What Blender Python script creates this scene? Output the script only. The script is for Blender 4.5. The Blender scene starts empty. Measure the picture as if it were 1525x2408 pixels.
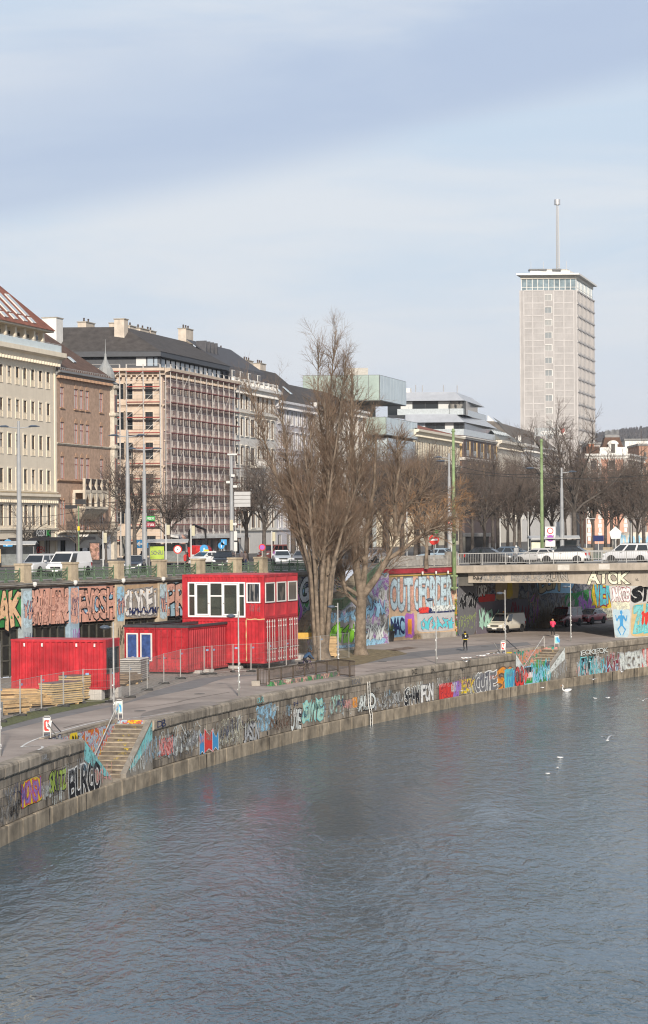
import bpy, bmesh, math, random
import numpy as np
from mathutils import Vector, Matrix

sc = bpy.context.scene
R = math.radians
rnd = random.Random(7)

# ------------------------------------------------------------------ camera
F, CX, HY, ROLL = 5370.0, 762.5, 1241.0, 0.0073      # focal length and principal point in a 1525 x 2408 picture
EYE, WATER, STREET = 10.2, -3.4, 6.5                  # eye height, water and street above the quay (z = 0)
cam_d = bpy.data.cameras.new('camera'); cam = bpy.data.objects.new('camera', cam_d); sc.collection.objects.link(cam)
cam_d.sensor_fit = 'VERTICAL'; cam_d.sensor_height = 36; cam_d.lens = 36 * F / 2408
cam_d.shift_y = (HY - 1204) / 2408
cam_d.clip_start = 1; cam_d.clip_end = 9000
cam.location = (0, 0, EYE)
cam.rotation_euler = (Matrix.Rotation(R(90), 3, 'X') @ Matrix.Rotation(-math.asin(ROLL), 3, 'Z')).to_euler()
sc.camera = cam

# ------------------------------------------------------------------ sky and sun
SUN_EL, SUN_AZ = 23.0, 6.0        # the sun stands behind the camera, a little to its right
world = bpy.data.worlds.new('World'); sc.world = world; world.use_nodes = True
nt = world.node_tree; nt.nodes.clear()
def N(tree, kind, **kw):
    n = tree.nodes.new(kind)
    for k, v in kw.items():
        if k in n.inputs: n.inputs[k].default_value = v
        else: setattr(n, k, v)
    return n
def wm(op, a, b=None, c=None, clamp=False):
    n = nt.nodes.new('ShaderNodeMath'); n.operation = op; n.use_clamp = clamp
    for i, q in enumerate((a, b, c)):
        if q is None: continue
        if isinstance(q, (int, float)): n.inputs[i].default_value = q
        else: nt.links.new(q, n.inputs[i])
    return n.outputs[0]
def wsm(v, a, b):
    n = nt.nodes.new('ShaderNodeMapRange'); n.interpolation_type = 'SMOOTHSTEP'
    nt.links.new(v, n.inputs[0]); n.inputs[1].default_value = a; n.inputs[2].default_value = b
    return n.outputs[0]
def wmix(f, a, b):
    n = nt.nodes.new('ShaderNodeMix'); n.data_type = 'RGBA'
    if isinstance(f, float): n.inputs[0].default_value = f
    else: nt.links.new(f, n.inputs[0])
    for i, q in ((6, a), (7, b)):
        if isinstance(q, tuple): n.inputs[i].default_value = q + (1,)
        else: nt.links.new(q, n.inputs[i])
    return n.outputs[2]
sky = N(nt, 'ShaderNodeTexSky', sky_type='NISHITA', sun_disc=False, sun_elevation=R(SUN_EL), sun_rotation=R(180 + SUN_AZ), air_density=1.2, dust_density=2.0, ozone_density=1.0)
tc = nt.nodes.new('ShaderNodeTexCoord')
sx = nt.nodes.new('ShaderNodeSeparateXYZ'); nt.links.new(tc.outputs['Generated'], sx.inputs[0])
mp = nt.nodes.new('ShaderNodeMapping'); nt.links.new(tc.outputs['Generated'], mp.inputs[0])
mp.inputs['Rotation'].default_value = (0, R(11), 0); mp.inputs['Scale'].default_value = (3.0, 3.0, 16.0)
nz = N(nt, 'ShaderNodeTexNoise', Scale=1.6, Detail=6.0, Roughness=.55, Distortion=.35); nt.links.new(mp.outputs[0], nz.inputs['Vector'])
nz2 = N(nt, 'ShaderNodeTexNoise', Scale=.7, Detail=3.0, Roughness=.5); nt.links.new(mp.outputs[0], nz2.inputs['Vector'])
q = wm('SUBTRACT', sx.outputs[2], wm('MULTIPLY_ADD', sx.outputs[0], .20, .160))
q = wm('ADD', q, wm('MULTIPLY', wm('SUBTRACT', nz.outputs[0], .5), .030))
gap = wm('MULTIPLY', wsm(q, -.008, .012), wm('SUBTRACT', 1.0, wm('MULTIPLY', wsm(wm('ADD', q, wm('MULTIPLY', wm('SUBTRACT', nz2.outputs[0], .5), .12)), .035, .085), .90)))
veil = wmix(wsm(nz.outputs[0], .36, .66), (5.7, 6.75, 8.1), (7.2, 7.55, 8.15))
low = wmix(wsm(sx.outputs[2], .0, .14), (6.85, 7.1, 7.9), veil)
grey = wmix(wsm(nz.outputs[0], .38, .64), (4.6, 5.45, 7.15), (5.1, 5.9, 7.4)); cl = wmix(gap, low, grey)
colr = wmix(wm('SUBTRACT', .88, wm('MULTIPLY', wsm(sx.outputs[2], .30, .75), .48)), sky.outputs[0], cl)     # thin veil low down, open blue overhead
bg = nt.nodes.new('ShaderNodeBackground'); bg.inputs[1].default_value = .099
nt.links.new(colr, bg.inputs[0])
wo = nt.nodes.new('ShaderNodeOutputWorld'); nt.links.new(bg.outputs[0], wo.inputs[0])

sun_d = bpy.data.lights.new('sun', 'SUN'); sun_d.energy = 4.8; sun_d.angle = R(2.0); sun_d.color = (1, .90, .78)
sun = bpy.data.objects.new('sun', sun_d); sc.collection.objects.link(sun)
a = R(SUN_AZ)
to_sun = Vector((math.sin(a) * math.cos(R(SUN_EL)), -math.cos(a) * math.cos(R(SUN_EL)), math.sin(R(SUN_EL))))
sun.rotation_euler = to_sun.to_track_quat('Z', 'Y').to_euler()
vs = sc.view_settings
vs.view_transform = 'Standard'; vs.look = 'None'; vs.exposure = 0.13; vs.gamma = 1.0; vs.use_curve_mapping = False
sc.cycles.filter_width = 1.15; sc.cycles.use_denoising = True; sc.cycles.denoising_prefilter = 'ACCURATE'; sc.cycles.max_bounces = 6; sc.cycles.transparent_max_bounces = 12

# ------------------------------------------------------------------ helpers
def unroll(px, py):
    dx, dy = px - CX, py - HY
    c = math.sqrt(1 - ROLL * ROLL)
    return dx * c - dy * ROLL, dx * ROLL + dy * c
def at(px, py, D):                       # the point seen at a pixel, D metres ahead
    u, v = unroll(px, py)
    return Vector((u / F * D, D, EYE - v / F * D))
def gnd(px, py, z=0.0):                  # the point seen at a pixel on the level z
    u, v = unroll(px, py)
    return at(px, py, (EYE - z) * F / v)

MATS = {}
def M(name, col=(.5, .5, .5), rough=.8, var=.12, scale=2.5, bump=0.0, metal=0.0, rand=0.0, streak=0.0, spec=.4, bscale=None, coord='Object'):
    if name in MATS: return MATS[name]
    m = bpy.data.materials.new(name); m.use_nodes = True; MATS[name] = m
    t = m.node_tree; b = t.nodes['Principled BSDF']
    b.inputs['Roughness'].default_value = rough; b.inputs['Metallic'].default_value = metal
    b.inputs['Specular IOR Level'].default_value = spec
    co = t.nodes.new('ShaderNodeNewGeometry').outputs['Position'] if coord == 'World' else t.nodes.new('ShaderNodeTexCoord').outputs[coord]
    n1 = N(t, 'ShaderNodeTexNoise', Scale=scale, Detail=7.0, Roughness=.62); t.links.new(co, n1.inputs['Vector'])
    lo = tuple(max(0, c * (1 - 1.6 * var)) for c in col) + (1,); hi = tuple(min(1, c * (1 + 1.3 * var)) for c in col) + (1,)
    rp = t.nodes.new('ShaderNodeValToRGB'); t.links.new(n1.outputs[0], rp.inputs[0])
    rp.color_ramp.elements[0].position = .3; rp.color_ramp.elements[1].position = .7
    rp.color_ramp.elements[0].color = lo; rp.color_ramp.elements[1].color = hi
    out = rp.outputs[0]
    if streak:
        mp = N(t, 'ShaderNodeMapping'); mp.inputs['Scale'].default_value = (1.6, 1.6, .22); t.links.new(co, mp.inputs[0])
        n2 = N(t, 'ShaderNodeTexNoise', Scale=1.3, Detail=8.0, Roughness=.7); t.links.new(mp.outputs[0], n2.inputs['Vector'])
        mr = N(t, 'ShaderNodeMapRange'); mr.inputs[1].default_value = .48; mr.inputs[2].default_value = .72; mr.inputs[3].default_value = 1; mr.inputs[4].default_value = 1 - streak
        t.links.new(n2.outputs[0], mr.inputs[0])
        mx = N(t, 'ShaderNodeMix', data_type='RGBA', blend_type='MULTIPLY'); mx.inputs[0].default_value = 1
        t.links.new(out, mx.inputs[6]); t.links.new(mr.outputs[0], mx.inputs[7]); out = mx.outputs[2]
    if rand:
        oi = t.nodes.new('ShaderNodeObjectInfo')
        mr = N(t, 'ShaderNodeMapRange'); mr.inputs[3].default_value = 1 - rand; mr.inputs[4].default_value = 1 + rand * .8
        t.links.new(oi.outputs['Random'], mr.inputs[0])
        mx = N(t, 'ShaderNodeMix', data_type='RGBA', blend_type='MULTIPLY'); mx.inputs[0].default_value = 1
        t.links.new(out, mx.inputs[6]); t.links.new(mr.outputs[0], mx.inputs[7]); out = mx.outputs[2]
    t.links.new(out, b.inputs['Base Color'])
    if bump:
        n3 = N(t, 'ShaderNodeTexNoise', Scale=bscale or scale * 6, Detail=6.0, Roughness=.6); t.links.new(co, n3.inputs['Vector'])
        bp = N(t, 'ShaderNodeBump', Strength=bump, Distance=.03); t.links.new(n3.outputs[0], bp.inputs['Height']); t.links.new(bp.outputs[0], b.inputs['Normal'])
    return m

class MB:
    """collects shapes that become ONE mesh object"""
    def __init__(s): s.v = []; s.f = []; s.m = []
    def add(s, vs, fs, m=0):
        o = len(s.v); s.v += [tuple(p) for p in vs]; s.f += [tuple(i + o for i in f) for f in fs]; s.m += [m] * len(fs); return s
    def box(s, x0, x1, y0, y1, z0, z1, m=0):
        return s.add([(x0, y0, z0), (x1, y0, z0), (x1, y1, z0), (x0, y1, z0), (x0, y0, z1), (x1, y0, z1), (x1, y1, z1), (x0, y1, z1)],
                     [(3, 2, 1, 0), (4, 5, 6, 7), (0, 1, 5, 4), (1, 2, 6, 5), (2, 3, 7, 6), (3, 0, 4, 7)], m)
    def cbox(s, c, d, m=0):
        return s.box(c[0] - d[0] / 2, c[0] + d[0] / 2, c[1] - d[1] / 2, c[1] + d[1] / 2, c[2] - d[2] / 2, c[2] + d[2] / 2, m)
    def quad(s, a, b, c, d, m=0): return s.add([a, b, c, d], [(0, 1, 2, 3)], m)
    def poly(s, pts, m=0): return s.add(pts, [tuple(range(len(pts)))], m)
    def prism(s, pts, d, m=0):            # closed polygon pts pushed along the vector d
        n = len(pts); q = [tuple(Vector(p) + Vector(d)) for p in pts]
        return s.add(list(pts) + q, [tuple(range(n))[::-1], tuple(range(n, 2 * n))] + [(i, (i + 1) % n, n + (i + 1) % n, n + i) for i in range(n)], m)
    def tube(s, pts, rs, n=6, m=0, cap=True):
        pts = [Vector(p) for p in pts]
        if isinstance(rs, (int, float)): rs = [rs] * len(pts)
        vs, fs = [], []
        for i, p in enumerate(pts):
            t = (pts[min(i + 1, len(pts) - 1)] - pts[max(i - 1, 0)]).normalized()
            r = Vector((0, 0, 1)) if abs(t.z) < .9 else Vector((1, 0, 0))
            a = t.cross(r).normalized(); b = t.cross(a)
            for k in range(n):
                w = 2 * math.pi * k / n + math.pi / n
                vs.append(p + (a * math.cos(w) + b * math.sin(w)) * rs[i])
        for i in range(len(pts) - 1):
            for k in range(n): fs.append((i * n + k, i * n + (k + 1) % n, (i + 1) * n + (k + 1) % n, (i + 1) * n + k))
        if cap: fs += [tuple(range(n))[::-1], tuple((len(pts) - 1) * n + k for k in range(n))]
        return s.add(vs, fs, m)
    def bar(s, a, b, w, h=None, m=0):      # a straight bar of square section
        return s.tube([a, b], w * .7071, 4, m)
    def lathe(s, prof, n=16, c=(0, 0, 0), m=0):
        vs, fs = [], []
        for r, z in prof:
            for k in range(n):
                w = 2 * math.pi * k / n
                vs.append((c[0] + r * math.cos(w), c[1] + r * math.sin(w), c[2] + z))
        for i in range(len(prof) - 1):
            for k in range(n): fs.append((i * n + k, i * n + (k + 1) % n, (i + 1) * n + (k + 1) % n, (i + 1) * n + k))
        fs += [tuple(range(n))[::-1], tuple((len(prof) - 1) * n + k for k in range(n))]
        return s.add(vs, fs, m)
    def loft(s, rings, m=0, cap=True):
        n = len(rings[0]); vs = [p for r in rings for p in r]; fs = []
        for i in range(len(rings) - 1):
            for k in range(n): fs.append((i * n + k, i * n + (k + 1) % n, (i + 1) * n + (k + 1) % n, (i + 1) * n + k))
        if cap: fs += [tuple(range(n))[::-1], tuple((len(rings) - 1) * n + k for k in range(n))]
        return s.add(vs, fs, m)
    def mesh(s, name, mats, smooth=False):
        me = bpy.data.meshes.new(name); me.from_pydata(s.v, [], s.f)
        mats = mats if isinstance(mats, (list, tuple)) else [mats]
        for x in mats: me.materials.append(x)
        if len(mats) > 1: me.polygons.foreach_set('material_index', s.m)
        if smooth: me.polygons.foreach_set('use_smooth', [True] * len(s.f))
        me.update(); return me
    def build(s, name, mats, parent=None, loc=(0, 0, 0), rz=0.0, smooth=False):
        return link(name, s.mesh(name, mats, smooth), parent, loc, rz)
def link(name, me, parent=None, loc=(0, 0, 0), rz=0.0, scale=None):
    o = bpy.data.objects.new(name, me); sc.collection.objects.link(o); o.location = loc; o.rotation_euler = (0, 0, rz)
    if scale: o.scale = scale
    if parent: o.parent = parent
    return o
def tag(o, label, cat, group=None):
    o['label'] = label; o['category'] = cat
    if group: o['group'] = group
    return o
def thing(name, label, cat, loc=(0, 0, 0), rz=0.0, group=None):
    return tag(link(name, None, None, loc, rz), label, cat, group)
def struct(o): o['kind'] = 'structure'; return o
def stuff(o): o['kind'] = 'stuff'; return o
def copy_tree(o, parent=None):
    c = o.copy(); sc.collection.objects.link(c); c.parent = parent
    for ch in list(o.children): copy_tree(ch, c)
    return c
def ang(d): return math.atan2(d[1], d[0])

# ------------------------------------------------------------------ letters (made first, while the scene is empty)
GL = {}
def make_glyphs():
    obs = []
    for ch in 'ABCDEFGHIJKLMNOPQRSTUVWXYZ0123456789.!?' + 'acdehilmnoprstuz':
        for off in (0.0, .035, .075):
            cu = bpy.data.curves.new('t', 'FONT'); cu.body = ch; cu.offset = off; cu.resolution_u = 3; cu.fill_mode = 'FRONT'
            o = bpy.data.objects.new('t', cu); sc.collection.objects.link(o); obs.append((ch, off, o, cu))
    dg = bpy.context.evaluated_depsgraph_get()
    for ch, off, o, cu in obs:
        me = bpy.data.meshes.new_from_object(o.evaluated_get(dg))
        V = [(v.co.x, v.co.y) for v in me.vertices]; Fc = []; mid = {}
        def md(a, b):
            k = (min(a, b), max(a, b))
            if k not in mid: mid[k] = len(V); V.append(((V[a][0] + V[b][0]) / 2, (V[a][1] + V[b][1]) / 2))
            return mid[k]
        for p in me.polygons:
            q = list(p.vertices)
            for i in range(1, len(q) - 1): a, b, c = q[0], q[i], q[i + 1]; x, y, z = md(a, b), md(b, c), md(c, a); Fc += [(a, x, z), (x, b, y), (z, y, c), (x, y, z)]
        GL[ch, off] = (V, Fc)
        bpy.data.meshes.remove(me)
    for ch, off, o, cu in obs:
        bpy.data.objects.remove(o); bpy.data.curves.remove(cu)
make_glyphs()

def paint(name, col, worn=.0, scale=3.0):
    """spray paint: worn > 0 lets the wall show through in patches"""
    key = 'paint_' + name
    if key in MATS: return MATS[key]
    m = M(key, col, .75, .08, 2.0, spec=.25)
    if worn:
        t = m.node_tree; b = t.nodes['Principled BSDF']; o = t.nodes['Material Output']
        co = t.nodes.new('ShaderNodeTexCoord')
        nn = N(t, 'ShaderNodeTexNoise', Scale=scale, Detail=8.0, Roughness=.75); t.links.new(co.outputs['Object'], nn.inputs['Vector'])
        mr = N(t, 'ShaderNodeMapRange'); mr.inputs[1].default_value = .30 + .3 * worn; mr.inputs[2].default_value = .44 + .3 * worn
        t.links.new(nn.outputs[0], mr.inputs[0]); t.links.new(mr.outputs[0], b.inputs['Alpha'])
    return m
PC = dict(black=(.012, .012, .014), white=(.72, .72, .70), pale=(.62, .66, .64), lime=(.36, .48, .08), purple=(.28, .18, .48), yellow=(.75, .55, .03), teal=(.22, .55, .56),
          mint=(.38, .62, .52), red=(.62, .05, .04), pink=(.72, .34, .32), blue=(.06, .28, .55), navy=(.02, .03, .10), sky=(.30, .52, .68), orange=(.70, .27, .03), green=(.03, .28, .06),
          cyan=(.10, .48, .55), grey=(.16, .16, .17), silver=(.42, .43, .44), brown=(.16, .10, .07), sand=(.55, .42, .22), salmon=(.56, .32, .25), tan=(.62, .40, .24), leaf=(.18, .45, .03),
          iceblue=(.42, .54, .60), maroon=(.25, .03, .05), cream=(.66, .65, .50), violet=(.35, .12, .42), stone=(.30, .28, .25))
def pc(c, worn=0.0):
    return paint(c + ('_worn%d' % int(worn * 100) if worn else ''), PC[c], worn)

def graf(parent, place, text, u0, u1, z0, z1, fill, line, back=None, jit=.10, seed=1, off=.014, worn=.10, fat=(.035, .075), label=None):
    """painted lettering on a wall; place(u, z, off) gives the point off metres in front of it"""
    r = random.Random(seed); mb = MB(); cell = (u1 - u0) / max(1, len(text)); H = z1 - z0
    mats = [pc(line, worn), pc(fill, worn)]
    if back:
        mats.append(pc(back, worn)); n = 26; cu, cz = (u0 + u1) / 2, (z0 + z1) / 2; pts = []
        for k in range(n):
            w = 2 * math.pi * k / n; e = 1.0 + r.uniform(-.07, .12)
            x = math.copysign(abs(math.cos(w)) ** .45, math.cos(w)); y = math.copysign(abs(math.sin(w)) ** .45, math.sin(w))
            pts.append(place(cu + x * (u1 - u0) * .56 * e, cz + y * H * .60 * e, off))
        mb.add([place(cu, cz, off)] + pts, [(0, k + 1, (k + 1) % n + 1) for k in range(n)], 2)
    for i, ch in enumerate(text):
        if ch == ' ': continue
        w0 = r.uniform(-jit, jit); sc1 = r.uniform(.98, 1.14); hh = H * r.uniform(.90, 1.02); dz = r.uniform(-.03, .05) * H; sh = r.uniform(-jit, jit)
        vs0 = GL[ch, 0.0][0]
        ax, bx = min(p[0] for p in vs0), max(p[0] for p in vs0); ay, by = min(p[1] for p in vs0), max(p[1] for p in vs0)
        sw = cell * sc1 / max(.35, bx - ax) * (.55 if ch in 'I1i' else 1); sh_ = hh / max(.3, by - ay)
        for lay, o in ((0, fat[1]), (1, fat[0])):
            if o is None: continue
            vs, fs = GL[ch, o]; out = []
            for x, y in vs:
                X = (x - (ax + bx) / 2) * sw; Y = (y - (ay + by) / 2) * sh_
                X, Y = X + sh * Y + .075 * cell * jit * 8 * math.sin(5 * Y / H + i * 2.1 + seed), Y + .05 * H * jit * 8 * math.sin(4.5 * X / cell + i * 1.3)
                U = X * math.cos(w0) - Y * math.sin(w0); V = X * math.sin(w0) + Y * math.cos(w0)
                out.append(place(u0 + cell * (i + .5) + U, z0 + H / 2 + dz + V, off + .003 + i * .0011 + lay * .0006))
            mb.add(out, fs, lay)
    o = mb.build('graffiti', mats, parent)
    if label: o['label'] = label
    return o
def scrawl(parent, place, u0, u1, z0, z1, col, n=3, w=.05, seed=1, off=.02, worn=0.0):
    """illegible looping tags"""
    r = random.Random(seed); mb = MB()
    for k in range(n):
        a0 = u0 + (u1 - u0) * (k + r.random() * .5) / n; L = (u1 - u0) / n; H = z1 - z0; f1, f2, p = r.uniform(9, 17), r.uniform(3, 6), r.uniform(0, 6)
        pts = []
        for i in range(34):
            t = i / 33
            pts.append((a0 + L * (t + .16 * math.sin(f1 * t + p)), z0 + H * (.5 + .36 * math.sin(f1 * 1.37 * t + p * 2) + .14 * math.sin(f2 * 7 * t))))
        L0, R0 = [], []
        for i, (x, y) in enumerate(pts):
            dx = pts[min(33, i + 1)][0] - pts[max(0, i - 1)][0]; dy = pts[min(33, i + 1)][1] - pts[max(0, i - 1)][1]; d = math.hypot(dx, dy) or 1
            oo = off + .0004 * i + .0002 * k
            L0.append(place(x - dy / d * w / 2, y + dx / d * w / 2, oo)); R0.append(place(x + dy / d * w / 2, y - dx / d * w / 2, oo))
        for i in range(33): mb.quad(L0[i], L0[i + 1], R0[i + 1], R0[i])
    return mb.build('graffiti', pc(col, worn), parent)
def patch(parent, place, u0, u1, z0, z1, col, worn=.0, seed=1, off=.010, rag=.06, name='graffiti', mat=None):
    r = random.Random(seed); n = 30; cu, cz = (u0 + u1) / 2, (z0 + z1) / 2; pts = []
    for k in range(n):
        w = 2 * math.pi * k / n; e = 1 + r.uniform(-rag, rag)
        x = math.copysign(abs(math.cos(w)) ** .3, math.cos(w)); y = math.copysign(abs(math.sin(w)) ** .3, math.sin(w))
        pts.append(place(cu + x * (u1 - u0) * .5 * e, cz + y * (z1 - z0) * .5 * e, off))
    return MB().add([place(cu, cz, off)] + pts, [(0, k + 1, (k + 1) % n + 1) for k in range(n)]).build(name, mat or pc(col, worn), parent)
def wild(parent, place, u0, u1, z0, z1, fill, line, n=5, seed=1, off=.02, worn=0.0, w=.16, back=None):
    """interlocking angular letter shapes nobody can read"""
    r = random.Random(seed); mb = MB(); cell = (u1 - u0) / n; H = z1 - z0; mats = [pc(line, worn), pc(fill, worn)]
    if back: patch(parent, place, u0 - .2, u1 + .2, z0 - .1, z1 + .1, back, worn, seed, off - .006, .12)
    for i in range(n):
        for k in range(3):
            x = u0 + cell * (i + r.uniform(.1, .9)); pts = [(x + r.uniform(-.3, .3) * cell, z0 + H * r.uniform(-.02, .2))]
            for q in range(2): pts.append((pts[-1][0] + r.uniform(-.5, .6) * cell, z0 + H * (.35 + .3 * q + r.uniform(-.15, .25))))
            if k == 2: pts = [(u0 + cell * (i + .05), z0 + H * r.uniform(.2, .8)), (u0 + cell * (i + .6), z0 + H * r.uniform(.2, .8)), (u0 + cell * (i + 1.2), z0 + H * r.uniform(.1, .9))]
            for lay, g in ((0, .055), (1, 0)):
                L0, R0 = [], []
                for j, (a, b) in enumerate(pts):
                    p, q_ = pts[max(0, j - 1)], pts[min(len(pts) - 1, j + 1)]; dx, dy = q_[0] - p[0], q_[1] - p[1]; d = math.hypot(dx, dy) or 1; ww = (w * (1.15, .7, .25)[j] if k < 2 else w * (.2, .9, .3)[j]) + g
                    o = off + .003 * (i % 2) + .0007 * k + .0035 * lay + .0001 * i; L0.append(place(a - dy / d * ww, b + dx / d * ww, o)); R0.append(place(a + dy / d * ww, b - dx / d * ww, o))
                for j in range(len(pts) - 1): mb.quad(L0[j], L0[j + 1], R0[j + 1], R0[j], lay)
    return mb.build('graffiti', mats, parent)
def busy(name, cols, scale=1.2, seed=0, dark=0.0):
    """old overpainted graffiti too tangled to tell apart: flat print"""
    if name in MATS: return MATS[name]
    m = bpy.data.materials.new(name); m.use_nodes = True; MATS[name] = m; t = m.node_tree; b = t.nodes['Principled BSDF']
    b.inputs['Roughness'].default_value = .8; b.inputs['Specular IOR Level'].default_value = .25
    co = t.nodes.new('ShaderNodeTexCoord'); mp = N(t, 'ShaderNodeMapping'); mp.inputs['Location'].default_value = (seed * 3.1, seed * 1.7, seed * .7); t.links.new(co.outputs['Object'], mp.inputs[0])
    n1 = N(t, 'ShaderNodeTexNoise', Scale=scale * 1.3, Detail=5.0, Roughness=.6, Distortion=.8); t.links.new(mp.outputs[0], n1.inputs['Vector'])
    rp = t.nodes.new('ShaderNodeValToRGB'); t.links.new(n1.outputs[0], rp.inputs[0])
    el = rp.color_ramp.elements
    while len(el) < len(cols): el.new(.5)
    for i, c in enumerate(cols):
        el[i].position = .30 + .40 * i / len(cols) if i else 0; el[i].color = PC[c] + (1,)
    n2 = N(t, 'ShaderNodeTexNoise', Scale=scale * 2.3, Detail=3.0, Distortion=3.0); t.links.new(mp.outputs[0], n2.inputs['Vector'])
    ln = t.nodes.new('ShaderNodeValToRGB'); t.links.new(n2.outputs[0], ln.inputs[0]); ln.color_ramp.interpolation = 'CONSTANT'
    ln.color_ramp.elements[0].color = (0, 0, 0, 1); ln.color_ramp.elements[1].position = .497; ln.color_ramp.elements[1].color = (1, 1, 1, 1); e = ln.color_ramp.elements.new(.512); e.color = (0, 0, 0, 1)
    mx = N(t, 'ShaderNodeMix', data_type='RGBA'); t.links.new(ln.outputs[0], mx.inputs[0]); t.links.new(rp.outputs[0], mx.inputs[6]); mx.inputs[7].default_value = (.03, .03, .035, 1)
    n4 = N(t, 'ShaderNodeTexNoise', Scale=6.0, Detail=7.0); t.links.new(mp.outputs[0], n4.inputs['Vector'])
    mr = N(t, 'ShaderNodeMapRange'); mr.inputs[3].default_value = .55; mr.inputs[4].default_value = 1.1; t.links.new(n4.outputs[0], mr.inputs[0])
    m2 = N(t, 'ShaderNodeMix', data_type='RGBA', blend_type='MULTIPLY'); m2.inputs[0].default_value = 1; t.links.new(mx.outputs[2], m2.inputs[6]); t.links.new(mr.outputs[0], m2.inputs[7])
    t.links.new(m2.outputs[2], b.inputs['Base Color'])
    return m
# ------------------------------------------------------------------ people: one continuous skin each (also made while the scene is empty)
def person_mesh(pose):
    """pose: joint name -> (x, y, z) of a 1.75 m figure facing +y; returns points, faces, body region of each face"""
    J = dict(pelvis=(0, 0, .96), waist=(0, 0, 1.10), chest=(0, 0, 1.34), neck=(0, 0, 1.50), head=(0, .015, 1.62), crown=(0, .01, 1.70))
    for s, n in ((-1, 'l'), (1, 'r')):
        J.update({'sho' + n: (s * .19, 0, 1.43), 'elb' + n: (s * .25, -.02, 1.14), 'wri' + n: (s * .24, .06, .90), 'han' + n: (s * .23, .09, .81),
                  'hip' + n: (s * .09, 0, .90), 'kne' + n: (s * .10, .02, .50), 'ank' + n: (s * .10, -.02, .09), 'toe' + n: (s * .11, .15, .03)})
    J.update(pose)
    rad = dict(pelvis=.135, waist=.12, chest=.145, neck=.055, head=.098, crown=.06, sho=.075, elb=.048, wri=.036, han=.04, hip=.095, kne=.062, ank=.045, toe=.042)
    names = list(J); idx = {n: i for i, n in enumerate(names)}
    E = [('pelvis', 'waist', 1), ('waist', 'chest', 1), ('chest', 'neck', 1), ('neck', 'head', 3), ('head', 'crown', 3)]
    for n in 'lr': E += [('chest', 'sho' + n, 1), ('sho' + n, 'elb' + n, 1), ('elb' + n, 'wri' + n, 1), ('wri' + n, 'han' + n, 3), ('pelvis', 'hip' + n, 0), ('hip' + n, 'kne' + n, 0), ('kne' + n, 'ank' + n, 0), ('ank' + n, 'toe' + n, 2)]
    me = bpy.data.meshes.new('p'); me.from_pydata([J[n] for n in names], [(idx[a], idx[b]) for a, b, c in E], [])
    o = bpy.data.objects.new('p', me); sc.collection.objects.link(o)
    md = o.modifiers.new('s', 'SKIN'); md.use_smooth_shade = True
    sd = me.skin_vertices[0].data
    for i, n in enumerate(names):
        r = rad.get(n) or rad[n[:3]]
        sd[i].radius = (r * (1.25 if n in ('chest', 'pelvis', 'waist') else 1), r); sd[i].use_root = (n == 'pelvis')
    o.modifiers.new('d', 'SUBSURF').levels = 1
    m2 = bpy.data.meshes.new_from_object(o.evaluated_get(bpy.context.evaluated_depsgraph_get()))
    V = [tuple(v.co) for v in m2.vertices]; Fc = [tuple(p.vertices) for p in m2.polygons]; reg = []
    for p in m2.polygons:
        c = p.center; best, bd = 0, 9
        for a, b, k in E:
            A, B = Vector(J[a]), Vector(J[b]); ab = B - A; t = max(0, min(1, (c - A).dot(ab) / ab.dot(ab))); d = (A + ab * t - c).length - (rad.get(a) or rad[a[:3]])
            if d < bd: bd, best = d, k
        reg.append(best)
    bpy.data.objects.remove(o); bpy.data.meshes.remove(me); bpy.data.meshes.remove(m2)
    return V, Fc, reg, J
RUN = dict(pelvis=(0, 0, .95), chest=(0, .06, 1.34), neck=(0, .09, 1.50), head=(0, .12, 1.62), crown=(0, .12, 1.71),
           shol=(-.19, .06, 1.43), elbl=(-.27, -.16, 1.20), wril=(-.22, .04, 1.08), hanl=(-.19, .10, 1.09), shor=(.19, .06, 1.43), elbr=(.27, .02, 1.17), wrir=(.16, .22, 1.20), hanr=(.12, .28, 1.24),
           hipl=(-.09, 0, .90), knel=(-.10, .24, .58), ankl=(-.10, .04, .22), toel=(-.10, .20, .14), hipr=(.09, 0, .90), kner=(.09, -.06, .48), ankr=(.08, -.30, .20), toer=(.08, -.24, .06))
WALK = dict(knel=(-.09, .12, .50), ankl=(-.09, .14, .09), toel=(-.09, .30, .04), kner=(.09, .0, .50), ankr=(.09, -.22, .14), toer=(.09, -.10, .03), elbl=(-.24, -.10, 1.15), wril=(-.22, -.02, .94), elbr=(.24, .04, 1.15), wrir=(.22, .20, 1.0), hanr=(.21, .26, .96))
BIKE = dict(pelvis=(0, -.12, 1.0), waist=(0, -.04, 1.12), chest=(0, .16, 1.30), neck=(0, .30, 1.42), head=(0, .38, 1.53), crown=(0, .39, 1.62), shol=(-.19, .24, 1.36), shor=(.19, .24, 1.36),
            elbl=(-.26, .38, 1.14), wril=(-.24, .54, 1.02), hanl=(-.23, .60, 1.0), elbr=(.26, .38, 1.14), wrir=(.24, .54, 1.02), hanr=(.23, .60, 1.0),
            hipl=(-.10, -.10, .96), knel=(-.11, .26, .80), ankl=(-.11, .10, .42), toel=(-.11, .24, .36), hipr=(.10, -.10, .96), kner=(.11, .14, .58), ankr=(.11, .02, .20), toer=(.11, .16, .14))
SIT = dict(pelvis=(0, 0, .96), chest=(0, .10, 1.32), neck=(0, .16, 1.47), head=(0, .22, 1.57), crown=(0, .24, 1.66), shol=(-.20, .10, 1.41), shor=(.20, .10, 1.41), elbl=(-.27, .20, 1.16), wril=(-.14, .36, 1.06), hanl=(-.06, .40, 1.05), elbr=(.27, .20, 1.16), wrir=(.14, .36, 1.08), hanr=(.06, .40, 1.06))
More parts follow.
